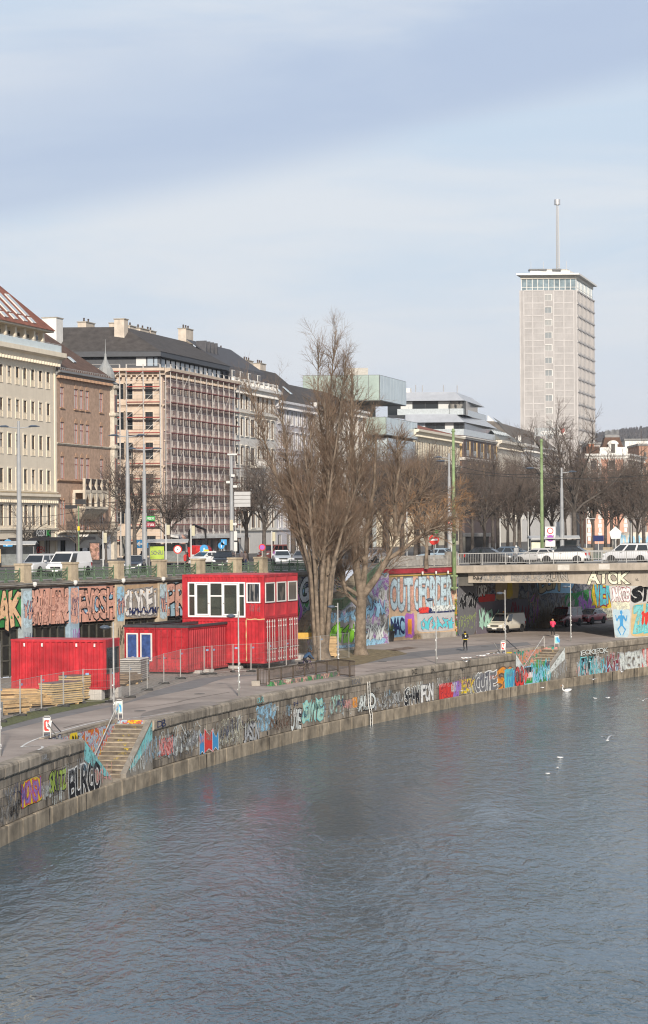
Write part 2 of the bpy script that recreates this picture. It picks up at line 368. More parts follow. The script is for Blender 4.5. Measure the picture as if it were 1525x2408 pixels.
PM = {k: person_mesh(v) for k, v in dict(run=RUN, walk=WALK, bike=BIKE, stand={}, lean=SIT).items()}
def person(label, pose, loc, rz, cols, h=1.0, hair='short', group=None, extra=None):
    V, Fc, reg, J = PM[pose]
    t = thing('person', label, 'person', loc, rz, group); t.scale = (h, h, h)
    ms = [M('cloth_' + '_'.join('%02d' % int(100 * x) for x in c), c, .85, .1, 6) for c in cols[:3]] + [M('skin', (.46, .27, .20), .6, .05)]
    mb = MB(); mb.v = list(V); mb.f = list(Fc); mb.m = list(reg)
    mb.build('body', ms, t, smooth=True)
    hd, cr = Vector(J['head']), Vector(J['crown'])
    hb = MB(); up = (cr - hd).normalized()
    rings = []
    for k in range(7):
        w = k / 6; zz = -.06 + .185 * w; r = .112 * math.sin(math.pi * (.28 + .70 * w)) ** .6
        rings.append([tuple(hd + Vector((math.cos(q) * r, math.sin(q) * r * 1.06 - .022 * (1 - w), zz))) for q in [i * math.pi / 5 for i in range(10)]])
    hb.loft(rings)
    if hair == 'long': hb.tube([hd + Vector((0, -.09, .05)), hd + Vector((0, -.15, -.05)), hd + Vector((0, -.15, -.20))], [.05, .055, .02], 6)
    ho = hb.build('hair', M('hair_' + '_'.join('%02d' % int(100 * x) for x in cols[3]), cols[3], .7, .1, 8), t, smooth=True)
    # face on the front of the head
    fb = MB(); c = hd + Vector((0, .095, -.005))
    fb.cbox(c + Vector((0, .022, -.01)), (.028, .04, .05)); fb.build('nose', ms[3], t)
    eb = MB()
    for s in (-1, 1): eb.cbox(c + Vector((s * .035, .012, .025)), (.026, .02, .014))
    eb.build('eyes', M('eye', (.03, .025, .02), .3, 0), t); MB().cbox(c + Vector((0, .010, -.052)), (.05, .02, .012)).build('mouth', M('lips', (.32, .12, .10), .6, .02), t)
    return t

# ------------------------------------------------------------------ the line of the quay
_D = np.array([98.8, 105.7, 113.4, 120.7, 125.6, 137.3, 149.7, 166.2, 175.8, 178.2, 188.8, 208.3]); _X = np.array([-14.0, -12.9, -11.0, -9.7, -8.2, -4.5, 0, 6.25, 11.5, 12.8, 18.5, 29.6])
_c = np.polyfit(_D, _X, 3)
_d = np.arange(50, 420, .25)
_x = np.where(_d < 96, np.polyval(_c, 96) + (_d - 96) * np.polyval(np.polyder(_c), 96), np.where(_d > 212, np.polyval(_c, 212) + (_d - 212) * np.polyval(np.polyder(_c), 212), np.polyval(_c, _d)))
_s = np.concatenate([[0], np.cumsum(np.hypot(np.diff(_x), np.diff(_d)))])
def qs(D): return float(np.interp(D, _d, _s))
def Q(s, off=0.0, z=0.0):
    x, y = np.interp(s, _s, _x), np.interp(s, _s, _d); x2, y2 = np.interp(s + .5, _s, _x), np.interp(s + .5, _s, _d); x1, y1 = np.interp(s - .5, _s, _x), np.interp(s - .5, _s, _d)
    t = Vector((x2 - x1, y2 - y1)).normalized()
    return Vector((x + t.y * off, y - t.x * off, z))
def qt(s):
    a, b = Q(s - .5), Q(s + .5); return ang(b - a)
_px = CX + F * _x / _d
def q_at(px, py):                       # a pixel on the front of the quay wall -> (s, z)
    z = -1.5; s = 0.0
    for _ in range(4):
        u = px - (py - HY) * ROLL
        s = float(np.interp(u, _px[_d > 90], _s[_d > 90])); D = float(np.interp(s, _s, _d)); z = at(px, py, D).z
    return s, z

# street-side lines
WD = Vector((.498, .867)).normalized(); W0 = Vector((-21.0, 159.5)); WA = ang(WD)
def W(s): return W0 + WD * s
A0 = Vector((3.4, 202.0)); A1 = Vector((12.3, 212.4)); U1 = Vector((31.5, 249.5))
AD = (A1 - A0).normalized(); UD = (U1 - A1).normalized()
S_ST = (A0 - W0).dot(WD)

# ------------------------------------------------------------------ water
def water_mat():
    m = bpy.data.materials.new('river_water'); m.use_nodes = True; t = m.node_tree; b = t.nodes['Principled BSDF']
    b.inputs['Base Color'].default_value = (.046, .082, .110, 1); b.inputs['Roughness'].default_value = .10; b.inputs['IOR'].default_value = 1.33
    co = t.nodes.new('ShaderNodeTexCoord')
    hs = []
    for scl, rot, nscale, dist, wgt in (((1, .45, 1), .35, 1.35, .7, .62), ((1, .5, 1), .15, 3.6, .6, .30), ((1, .5, 1), .5, 9.0, .3, .06), ((1, .35, 1), .2, .16, .8, 1.5)):
        mp = N(t, 'ShaderNodeMapping'); mp.inputs['Rotation'].default_value = (0, 0, rot); mp.inputs['Scale'].default_value = scl; t.links.new(co.outputs['Object'], mp.inputs[0])
        n = N(t, 'ShaderNodeTexNoise', Scale=nscale, Detail=3.0, Roughness=.5, Distortion=dist); t.links.new(mp.outputs[0], n.inputs['Vector'])
        mu = N(t, 'ShaderNodeMath', operation='MULTIPLY'); mu.inputs[1].default_value = wgt; t.links.new(n.outputs[0], mu.inputs[0]); hs.append(mu.outputs[0])
    # calmer and livelier patches of current
    n = N(t, 'ShaderNodeTexNoise', Scale=.05, Detail=4.0, Roughness=.6, Distortion=1.0); t.links.new(co.outputs['Object'], n.inputs['Vector'])
    mr = N(t, 'ShaderNodeMapRange'); mr.inputs[1].default_value = .3; mr.inputs[2].default_value = .7; mr.inputs[3].default_value = .16; mr.inputs[4].default_value = 1.1; t.links.new(n.outputs[0], mr.inputs[0])
    acc = hs[0]
    for h in hs[1:]:
        ad = N(t, 'ShaderNodeMath', operation='ADD'); t.links.new(acc, ad.inputs[0]); t.links.new(h, ad.inputs[1]); acc = ad.outputs[0]
    bp = N(t, 'ShaderNodeBump', Distance=.30); t.links.new(acc, bp.inputs['Height']); t.links.new(mr.outputs[0], bp.inputs['Strength']); t.links.new(bp.outputs[0], b.inputs['Normal'])
    return m
wa = MB(); wp = [(-60, 20), (160, 20), (560, 860), (150, 860)]
wa.poly([(x, y, WATER) for x, y in wp]); struct(wa.build('river_water', water_mat()))

# ------------------------------------------------------------------ ground
asph = M('quay_asphalt', (.315, .265, .232), .9, .20, .28, bump=.25, bscale=14, streak=0)
dark_asph = M('dark_asphalt', (.185, .175, .172), .9, .12, .6, bump=.3, bscale=16)
gravel = M('gravel', (.26, .23, .20), .95, .35, 3.5, bump=.9, bscale=22)
grassm = M('short_grass', (.115, .125, .055), .95, .4, 5, bump=.9, bscale=30)
dirt = M('bare_earth', (.19, .14, .10), .95, .35, 2.5, bump=.8, bscale=18)
def sheet(name, pts, mat, z):
    bm = bmesh.new(); f = bm.faces.new([bm.verts.new((p[0], p[1], z)) for p in pts])
    f.normal_update()
    if f.normal.z < 0: f.normal_flip()
    bmesh.ops.triangulate(bm, faces=[f]); me = bpy.data.meshes.new(name); bm.normal_update(); bm.to_mesh(me); bm.free()
    for p in me.polygons: pass
    me.materials.append(mat); return struct(link(name, me))
def smooth_line(pts, n=6):
    pts = [Vector((p[0], p[1])) for p in pts]; out = []
    for i in range(len(pts) - 1):
        p0, p1, p2, p3 = pts[max(0, i - 1)], pts[i], pts[i + 1], pts[min(len(pts) - 1, i + 2)]
        for k in range(n):
            t = k / n; out.append(.5 * ((2 * p1) + (p2 - p0) * t + (2 * p0 - 5 * p1 + 4 * p2 - p3) * t * t + (3 * p1 - p0 - 3 * p2 + p3) * t ** 3))
    return out + [pts[-1]]
# two double flights of steps sink into the quay: near top, landing, far top along the quay
def stair_span(Da, Db, Dc, Dd): return tuple(qs(x) for x in (Da, Db, Dc, Dd))
ST = [stair_span(110.9, 115.5, 117.6, 121.8), stair_span(183.2, 186.4, 188.0, 192.4)]
REC = 2.0       # depth of the recess
edge = []
for s in np.arange(qs(60), qs(400), 1.5): edge.append((float(s), -.5))
for a0, a1, a2, a3 in ST:
    edge = [e for e in edge if not (a0 - .3 < e[0] < a3 + .3)]
    edge += [(a0, -.5), (a0 + .001, -REC), (a3 - .001, -REC), (a3, -.5)]
edge.sort()
ep = [Q(s, o) for s, o in edge]
back = [U1 + UD * 170, U1, A1, A0, W(S_ST - .5), W(-110)]
sheet('quay_pavement', [(p.x, p.y) for p in ep] + [(p.x, p.y) for p in back], asph, 0.0)
def gp(l): return [gnd(x, y, 0).xy for x, y in l]
up_ = gp([(-60, 1719), (0, 1702), (60, 1689), (140, 1670), (270, 1646), (353, 1627), (430, 1606), (500, 1590), (560, 1585), (610, 1581)])
lo_ = gp([(-60, 1740), (0, 1722), (60, 1707), (140, 1688), (270, 1660), (353, 1640), (461, 1618), (500, 1604), (540, 1594), (610, 1588)])
sheet('cycle_path', smooth_line(up_) + smooth_line(lo_)[::-1], dark_asph, .004)
sheet('asphalt_patch', gp([(690, 1600), (860, 1560), (1000, 1545), (1130, 1532), (1250, 1516), (1240, 1510), (1120, 1518), (1000, 1530), (870, 1545), (760, 1565), (640, 1590)]), dark_asph, .004)
sheet('asphalt_repair', gp([(905, 1528), (960, 1521), (985, 1524), (930, 1531)]), M('rust_stain', (.17, .12, .09), .95, .3, 2), .008)
fence_base = [(-40, 1711), (1, 1699), (48, 1684), (98, 1672), (150, 1662), (196, 1654), (262, 1652), (306, 1641), (347, 1624), (386, 1609), (425, 1597), (481, 1587), (499, 1586), (548, 1581), (591, 1580), (634, 1576), (674, 1569), (754, 1557), (822, 1548)]
wall_back = [W(s) + Vector((WD.y, -WD.x)) * .2 for s in (42, 20, 0, -20)]
sheet('building_site_gravel', gp([(x, y + 7) for x, y in fence_base[:17]]) + [tuple(p) for p in wall_back], gravel, .006)
sheet('grass_verge', smooth_line(gp([(-40, 1724), (20, 1707), (70, 1693), (115, 1682), (160, 1672), (215, 1660), (250, 1652)]), 3) + gp([(262, 1640), (220, 1642), (150, 1658), (98, 1668), (48, 1680), (-40, 1706)]), grassm, .011)
sheet('tree_bed', smooth_line(gp([(722, 1552), (790, 1566), (850, 1562), (905, 1548), (960, 1538)]), 4) + gp([(935, 1530), (860, 1526), (800, 1530), (740, 1538)]), M('litter_soil', (.20, .155, .085), .95, .4, 2.2, bump=.6), .008)
# painted lines at the head of the steps
def stripe(pts, w, mat, z, name='painted_line'):
    P = smooth_line(pts, 5); mb = MB()
    for i in range(len(P) - 1):
        d = (P[i + 1] - P[i]).normalized(); n = Vector((-d.y, d.x)) * w / 2
        mb.quad((*(P[i] - n), z), (*(P[i + 1] - n), z), (*(P[i + 1] + n), z), (*(P[i] + n), z))
    return struct(mb.build(name, mat))
wl = M('road_paint', (.62, .61, .58), .7, .25, 3)
stripe(gp([(49, 1758), (70, 1745), (110, 1730), (190, 1707), (255, 1692)]), .12, wl, .010)
stripe(gp([(49, 1758), (75, 1755), (97, 1755), (100, 1759), (90, 1764)]), .12, wl, .014)
stripe(gp([(300, 1690), (350, 1684), (410, 1676)]), .10, wl, .010)
for i, (px, py) in enumerate(((470, 1632), (900, 1556), (1140, 1520), (330, 1672), (700, 1585))):
    p = gnd(px, py); o = MB().lathe([(.34, 0), (.34, .012), (.30, .016), (.28, .012)], 16, (0, 0, 0)).build('manhole_cover', M('cast_iron', (.09, .085, .08), .7, .2, 8), None, (p.x, p.y, .002)); tag(o, ['round iron cover on the path before the long container', 'round iron cover on the open quay left of the jogger', 'round iron cover on the quay before the cream van', 'round iron cover on the path near the yellow-smeared steps', 'round iron cover beside the ramp railing'][i], 'manhole cover', 'iron covers in the quay')
for i, l in enumerate(([(420, 1650), (470, 1640), (540, 1628)], [(860, 1580), (960, 1562), (1060, 1550)], [(900, 1541), (1010, 1535), (1100, 1528)], [(300, 1668), (360, 1661), (430, 1650)], [(1120, 1545), (1200, 1528), (1290, 1512)], [(150, 1712), (200, 1700), (262, 1690)])): stripe(gp(l), .05, M('tar_seam', (.06, .055, .05), .9, .2, 3), .012 + i * .0005, 'tar_seam')
sheet('damp_patch', smooth_line(gp([(330, 1690), (380, 1676), (450, 1668), (520, 1655), (480, 1650), (400, 1662), (340, 1676), (330, 1690)]), 4)[:-1], M('damp_asphalt', (.22, .19, .17), .9, .25, .5), .0065)
# street level, one sheet out to the horizon
pts = [(W(-110) + Vector((-WD.y, WD.x)) * .1), W(S_ST - .5) + Vector((-WD.y, WD.x)) * .1, A0 + Vector((-AD.y, AD.x)) * .3, A1 + Vector((-UD.y, UD.x)) * .3, U1 + UD * 170]
sheet('street', [tuple(p) for p in pts] + [(400, 700), (1500, 900), (1500, 4200), (-1500, 4200), (-1500, 40), (-120, 40)], M('street_asphalt', (.11, .105, .10), .9, .15, .4), STREET)
rb_ = [Q(s, 58).xy for s in np.arange(qs(52), qs(410), 6.0)]
sheet('far_bank', [tuple(p) for p in rb_] + [(390, 692), (1490, 890), (1490, -40), (rb_[0].x + 5, -40)], M('street_asphalt', (.11, .105, .10)), STREET - .6)
mbk = MB()
for i in range(len(rb_) - 1): mbk.quad((*rb_[i], -4.4), (*rb_[i + 1], -4.4), (*rb_[i + 1], STREET - .6), (*rb_[i], STREET - .6))
struct(mbk.build('far_bank_wall', M('bank_stone', (.24, .21, .17), .9, .3, .6)))
rd = [W(s) + Vector((-WD.y, WD.x)) * o for s, o in ((-60, .4), (60, .4), (60, 3.0), (-60, 3.0))]
mbk = MB(); mbk.poly([(*p, STREET + .12) for p in rd[:4]])
for i in range(4): a_, b_ = rd[i], rd[(i + 1) % 4]; mbk.quad((*a_, STREET), (*b_, STREET), (*b_, STREET + .12), (*a_, STREET + .12))
struct(mbk.build('pavement', M('paving', (.24, .225, .21), .9, .15, .8)))
# ------------------------------------------------------------------ quay wall
granite = M('quay_granite', (.245, .21, .168), .9, .36, .7, bump=.5, bscale=7, rand=.30, streak=.86, coord='World')
coping_m = M('coping_granite', (.29, .25, .20), .9, .30, .8, bump=.5, bscale=6, rand=.20, streak=.70, coord='World')
footing_m = M('footing_concrete', (.28, .235, .175), .9, .34, .9, bump=.4, bscale=6, rand=.10, streak=.6, coord='World')
joint_m = M('dark_mortar', (.06, .055, .05), .95, .2, 2)
qw = thing('quay_wall', 'weathered granite quay wall covered in graffiti along the water', 'wall')
SQ0, SQ1 = qs(84), qs(262)
segs = [(SQ0, ST[0][0]), (ST[0][3], ST[1][0]), (ST[1][3], SQ1)]
# backing in the joints
for a_, b_ in segs:
    mb = MB(); ss = list(np.arange(a_, b_, 1.5)) + [b_]
    for i in range(len(ss) - 1):
        p = [Q(ss[i], -.06, -.3), Q(ss[i + 1], -.06, -.3), Q(ss[i + 1], -.06, -3.0), Q(ss[i], -.06, -3.0)]
        mb.quad(p[3], p[2], p[1], p[0])
    mb.build('mortar', joint_m, qw)
def unit_block(chx=.0, r=.012):
    mb = MB(); x, y, z, c = .5, .5, .5, .035
    bm = bmesh.new(); bmesh.ops.create_cube(bm, size=1.0); bmesh.ops.bevel(bm, geom=bm.edges[:], offset=.03, segments=1, affect='EDGES')
    me = bpy.data.meshes.new('stone'); bm.to_mesh(me); bm.free(); return me
stone_me = unit_block(); stone_me.materials.append(granite)
foot_me = unit_block(); foot_me.materials.append(footing_m)
r = random.Random(3); stones = []
courses = [(-.58, -.98), (-.98, -1.38), (-1.38, -1.78), (-1.78, -2.20), (-2.20, -2.60)]
for a_, b_ in segs:
    for ci, (z1, z0) in enumerate(courses):
        s = a_ + (0 if ci % 2 else -.0)
        first = True
        while s < b_ - .05:
            L = r.uniform(.75, 1.25) * (.5 if first and ci % 2 else 1); first = False
            e = min(b_, s + L)
            if b_ - e < .3: e = b_
            stones.append((s, e, z0, z1, r.uniform(-.004, .012))); s = e
stones.sort(key=lambda t: Q((t[0] + t[1]) / 2).y if Q((t[0] + t[1]) / 2).y > 97 else 999)
far = MB()
for i, (s0, s1, z0, z1, pr) in enumerate(stones):
    sm = (s0 + s1) / 2; g = .014
    if i < 300:
        o = link('stone', stone_me, qw, Q(sm, -.15 + pr, (z0 + z1) / 2), qt(sm), (s1 - s0 - g, .30, z1 - z0 - g))
    else:
        p = [Q(s, o_, z) for s in (s0 + g / 2, s1 - g / 2) for o_ in (-.2, pr) for z in (z0 + g / 2, z1 - g / 2)]
        far.add(p, [(2, 6, 7, 3), (0, 2, 3, 1), (4, 5, 7, 6), (1, 3, 7, 5), (0, 4, 6, 2)])
stuff(far.build('stone_courses', M('quay_granite_far', (.245, .21, .168), .9, .34, .9, bump=.5, bscale=7, streak=.78, coord='World'), qw))
# coping stones with a rounded nose
sec = [(-.55, .005), (-.02, .005), (.06, -.03), (.10, -.12), (.10, -.48), (.05, -.56), (-.55, -.56)]
cm = MB().loft([[(x, -o, z) for o, z in sec] for x in (-.5, .5)]).mesh('coping_stone', coping_m)
for a_, b_ in segs:
    s = a_
    while s < b_ - .05:
        e = min(b_, s + r.uniform(1.0, 1.7))
        if b_ - e < .5: e = b_
        sm = (s + e) / 2
        link('coping_stone', cm, qw, Q(sm, r.uniform(-.012, .012), r.uniform(-.006, .006)), qt(sm), (e - s - .016, 1, 1)); s = e
# footing ledge at the water
s = SQ0; FZ = -2.62
while s < SQ1:
    e = s + r.uniform(1.8, 2.6); sm = (s + e) / 2
    link('footing_block', foot_me, qw, Q(sm, -.26 + r.uniform(-.01, .01), (FZ + -4.4) / 2), qt(sm), (e - s - .012, .8, 4.4 + FZ)); s = e
# drain slots and stains that run down the wall
for px in (108, 195, 480, 628, 958, 1198, 1393, 1438, 1490):
    s_, z_ = q_at(px, 1700); w = r.uniform(.05, .12)
    mb = MB(); st = [(FZ + .5, .004), (FZ + .05, .010)]
    p0 = Q(s_ - w, .03, FZ + r.uniform(.2, 1.0)); p1 = Q(s_ + w, .03, p0.z)
    mb.quad(Q(s_ - w, .036, FZ + .1), Q(s_ + w, .036, FZ + .1), p1, p0)
    mb.quad(Q(s_ - w * .8, .152, FZ - .02), Q(s_ + w * .8, .152, FZ - .02), Q(s_ + w * .5, .152, -3.5), Q(s_ - w * .5, .152, -3.5))
    mb.build('drain_stain', pc('black', .15), qw)
# iron ladder
lad = MB(); sl, zl = q_at(863, 1670)
for d in (-.2, .2): lad.tube([Q(sl + d, .16, -.4), Q(sl + d, .2, -2.0), Q(sl + d, .34, -2.7), Q(sl + d, .34, -3.5)], .03, 5)
for k in range(11): z = -.5 - k * .27; o_ = .18 if z > -2.1 else .33; lad.tube([Q(sl - .2, o_, z), Q(sl + .2, o_, z)], .02, 5)
tag(lad.build('water_ladder', M('galvanised', (.50, .49, .46), .5, .15, 4, metal=.3)), 'narrow pale steel ladder down the quay wall beside the orange face', 'ladder')

def qgraf(text, px0, px1, y0, y1, fill, line, **kw):
    s0, _ = q_at(px0, (y0 + y1) / 2); s1, _ = q_at(px1, (y0 + y1) / 2); cx = (px0 + px1) / 2
    zt = q_at(cx, y0)[1]; zb = q_at(cx, y1)[1]
    return graf(qw, lambda u, z, o: Q(u, o + .018, z), text, s0, s1, zb, zt, fill, line, **kw)
def qscr(px0, px1, y0, y1, col, **kw):
    s0, _ = q_at(px0, (y0 + y1) / 2); s1, _ = q_at(px1, (y0 + y1) / 2); cx = (px0 + px1) / 2
    return scrawl(qw, lambda u, z, o: Q(u, o + .016, z), s0, s1, q_at(cx, y1)[1], q_at(cx, y0)[1], col, **kw)
def qpatch(px0, px1, y0, y1, col, **kw):
    s0, _ = q_at(px0, (y0 + y1) / 2); s1, _ = q_at(px1, (y0 + y1) / 2); cx = (px0 + px1) / 2
    return patch(qw, lambda u, z, o: Q(u, o + .016, z), s0, s1, q_at(cx, y1)[1], q_at(cx, y0)[1], col, **kw)
qgraf('MONSN', 51, 95, 1838, 1886, 'purple', 'red', back='yellow', seed=4)
qgraf('SKITZ', 116, 154, 1814, 1858, 'lime', 'black', seed=5, back=None)
qgraf('BURGO', 163, 234, 1800, 1868, 'black', 'white', seed=6, jit=.05, fat=(.035, .075))
qgraf('MONSN', 374, 405, 1738, 1774, 'pink', 'red', seed=8, worn=.25)
qgraf('HOUS', 418, 462, 1722, 1756, 'silver', 'grey', seed=9, worn=.5)
for i, (a_, b_, c) in enumerate(((469, 481, 'blue'), (480, 501, 'red'), (499, 513, 'blue'))):
    s0, _ = q_at(a_, 1745); s1, _ = q_at(b_, 1745); ys = ((1716, 1778), (1711, 1772), (1716, 1768))[i]; zt, zb = q_at((a_ + b_) / 2, ys[0])[1], q_at((a_ + b_) / 2, ys[1])[1]
    mb = MB(); o_ = .034 + i * .002; sm = (s0 + s1) / 2
    for q_, g, oo in ((0, .05, o_), (1, .0, o_ + .001)):
        mb.poly([Q(s0 - g, oo, zb + .1), Q(sm, oo, zb + .3 - g), Q(s1 + g, oo, zb - g), Q(s1 + g - .05, oo, zt - .1 + g), Q(sm + .1, oo, zt - .45 + g), Q(s0 - g, oo, zt + g)], q_)
    mb.build('graffiti', [pc('white'), pc(c)], qw)
qgraf('OBI', 516, 568, 1692, 1738, 'stone', 'cream', seed=11, worn=.55)
qgraf('JASON', 572, 608, 1700, 1742, 'silver', 'black', seed=12)
qpatch(602, 650, 1657, 1716, 'sky', worn=.45, seed=3, rag=.15)
qgraf('UTE', 684, 707, 1670, 1716, 'pale', 'black', seed=13, worn=.15)
qgraf('SWIE', 713, 758, 1652, 1694, 'mint', 'teal', seed=14, jit=.3)
qgraf('OTV', 775, 806, 1638, 1674, 'mint', 'stone', seed=15, worn=.45)
qpatch(828, 840, 1640, 1664, 'orange', seed=5, rag=.02)
qgraf('AUD', 843, 882, 1634, 1668, 'pale', 'black', seed=16, worn=.2)
qgraf('SHAM', 952, 985, 1618, 1654, 'black', 'white', seed=17)
qgraf('FON', 991, 1018, 1610, 1648, 'white', 'grey', seed=18, jit=.05)
qgraf('FOUO', 1034, 1066, 1608, 1641, 'red', 'maroon', seed=19, back=None)
qpatch(1033, 1067, 1606, 1643, 'red', seed=8, rag=.05, off=.008)
qgraf('EP', 1066, 1083, 1606, 1637, 'purple', 'violet', seed=20, worn=.1)
qgraf('EGK', 1086, 1115, 1597, 1628, 'yellow', 'stone', seed=21, worn=.35)
qpatch(1116, 1166, 1582, 1630, 'grey', seed=9, rag=.08, off=.008)
qgraf('CUTE', 1117, 1167, 1584, 1628, 'grey', 'white', seed=22)
qgraf('S8', 1166, 1208, 1572, 1622, 'orange', 'brown', seed=23)
qpatch(1186, 1208, 1572, 1622, 'cyan', seed=10, rag=.07, off=.022)
qscr(1187, 1207, 1575, 1620, 'blue', n=2, w=.06, seed=5, off=.034)
qgraf('OO', 1212, 1232, 1570, 1616, 'red', 'black', seed=24)
qpatch(1232, 1262, 1566, 1612, 'sky', seed=12, rag=.10)
qpatch(1255, 1284, 1552, 1606, 'green', seed=13, rag=.2, worn=.35)
qscr(1240, 1290, 1548, 1608, 'cyan', n=4, w=.09, seed=15)
s0, z1_ = q_at(1234, 1570); s1, z0_ = q_at(1252, 1605); mb = MB(); pf = lambda u, v, o_=.040: Q(s0 + (s1 - s0) * u, o_, z0_ + (z1_ - z0_) * v)
for k, m_ in ((0, 2), (1, 1), (2, 0)): mb.quad(pf(0, k / 3), pf(1, k / 3), pf(1, (k + 1) / 3), pf(0, (k + 1) / 3), m_)
mb.poly([pf(0, 0, .042), pf(.45, .5, .042), pf(0, 1, .042)], 3)
mb.build('painted_flag', [pc('black'), pc('white'), pc('green'), pc('red')], qw)['label'] = 'painted flag with black, white and green bands and a red triangle'
qpatch(1358, 1416, 1545, 1596, 'silver', seed=14, rag=.1, worn=.3)
qgraf('EOK', 1366, 1392, 1548, 1592, 'black', 'teal', seed=25)
qscr(1362, 1420, 1540, 1600, 'cyan', n=4, w=.08, seed=18, worn=.3)
qgraf('EOKEOK', 1363, 1428, 1526, 1538, 'pale', 'pale', seed=26, off=.10, fat=(0.0, 0.0))
qgraf('KH', 1428, 1456, 1540, 1580, 'maroon', 'silver', seed=27, worn=.3)
qgraf('REGEN', 1459, 1518, 1534, 1576, 'pale', 'silver', seed=28, worn=.15)
qgraf('BR', 1512, 1540, 1528, 1568, 'pink', 'red', seed=29)
for i, t in enumerate([(20, 46, 1880, 1930, 'black', .3), (0, 30, 1850, 1890, 'grey', .4), (96, 118, 1846, 1880, 'pale', .3), (122, 150, 1850, 1905, 'pale', .5), (366, 470, 1706, 1740, 'pale', .35), (395, 460, 1745, 1785, 'grey', .3), (505, 570, 1700, 1760, 'silver', .5), (540, 600, 1690, 1720, 'cream', .4),
                       (640, 690, 1670, 1715, 'brown', .4), (800, 850, 1640, 1680, 'pale', .5), (880, 955, 1620, 1665, 'pale', .45), (900, 960, 1628, 1660, 'black', .4), (1040, 1110, 1590, 1606, 'grey', .3), (1100, 1115, 1604, 1640, 'pale', .4), (1425, 1470, 1545, 1590, 'pale', .4), (1356, 1380, 1560, 1600, 'pink', .4), (60, 120, 1905, 1935, 'grey', .4), (340, 372, 1730, 1790, 'sky', .3), (740, 800, 1650, 1690, 'sky', .6)]):
    qscr(t[0], t[1], t[2], t[3], t[4], n=3, w=.055, seed=40 + i, worn=t[5])
def qwild(px0, px1, y0, y1, fill, line, **kw):
    s0, _ = q_at(px0, (y0 + y1) / 2); s1, _ = q_at(px1, (y0 + y1) / 2); cx = (px0 + px1) / 2
    return wild(qw, lambda u, z, o: Q(u, o + .016, z), s0, s1, q_at(cx, y1)[1], q_at(cx, y0)[1], fill, line, **kw)
for i, a_ in enumerate(((0, 46, 1866, 1930, 'stone', 'grey', 5, .5), (372, 410, 1716, 1784, 'silver', 'grey', 5, .35), (405, 466, 1716, 1770, 'pale', 'stone', 6, .4), (512, 570, 1694, 1756, 'stone', 'cream', 6, .5), (634, 690, 1662, 1716, 'brown', 'stone', 6, .45), (880, 950, 1622, 1668, 'silver', 'stone', 8, .55), (1258, 1290, 1552, 1604, 'sky', 'black', 4, .1), (1358, 1416, 1544, 1596, 'silver', 'cyan', 5, .1), (1416, 1458, 1540, 1588, 'sky', 'maroon', 4, .25))):
    qwild(*a_[:6], n=a_[6], worn=a_[7], seed=300 + i, w=.13, off=.012)
rr_ = random.Random(77); xs_ = [x for x in range(6, 1510, 17) if not (200 < x < 362 or 1285 < x < 1350)]
for i, x in enumerate(xs_):            # a layer of old tags between and over the pieces
    s_, _ = q_at(x, 1700); D_q = float(np.interp(s_, _s, _d)); w_ = rr_.uniform(.7, 1.6); zt = rr_.uniform(-.75, -1.5); h_ = rr_.uniform(.35, .9)
    scrawl(qw, lambda u, z, o: Q(u, o + .03, z), s_, s_ + w_, zt - h_, zt, rr_.choice(['pale', 'silver', 'grey', 'black', 'stone', 'white', 'sky', 'pink', 'navy']), n=rr_.choice((2, 3)), w=rr_.uniform(.025, .05), seed=500 + i, worn=rr_.choice((.2, .4, .5)))
# small tags on the coping
for px0, px1, y0, y1, c, tx in ((366, 386, 1694, 1712, 'navy', 'DB'), (92, 108, 1772, 1792, 'silver', 'WAL'), (688, 697, 1650, 1660, 'navy', 'N'), (601, 617, 1640, 1654, 'teal', 'OUR'), (966, 978, 1574, 1586, 'black', 'DAZZ'), (1012, 1020, 1572, 1582, 'black', 'DAD'), (824, 846, 1598, 1610, 'grey', 'EGAL')):
    s0, zz = q_at(px0, (y0 + y1) / 2); s1, _ = q_at(px1, (y0 + y1) / 2)
    graf(qw, lambda u, z, o: Q(u, o + .11, z), tx, s0, s1, q_at(px0, y1)[1], min(-.08, q_at(px0, y0)[1]), c, c, seed=px0, fat=(0.0, 0.0), worn=.2)

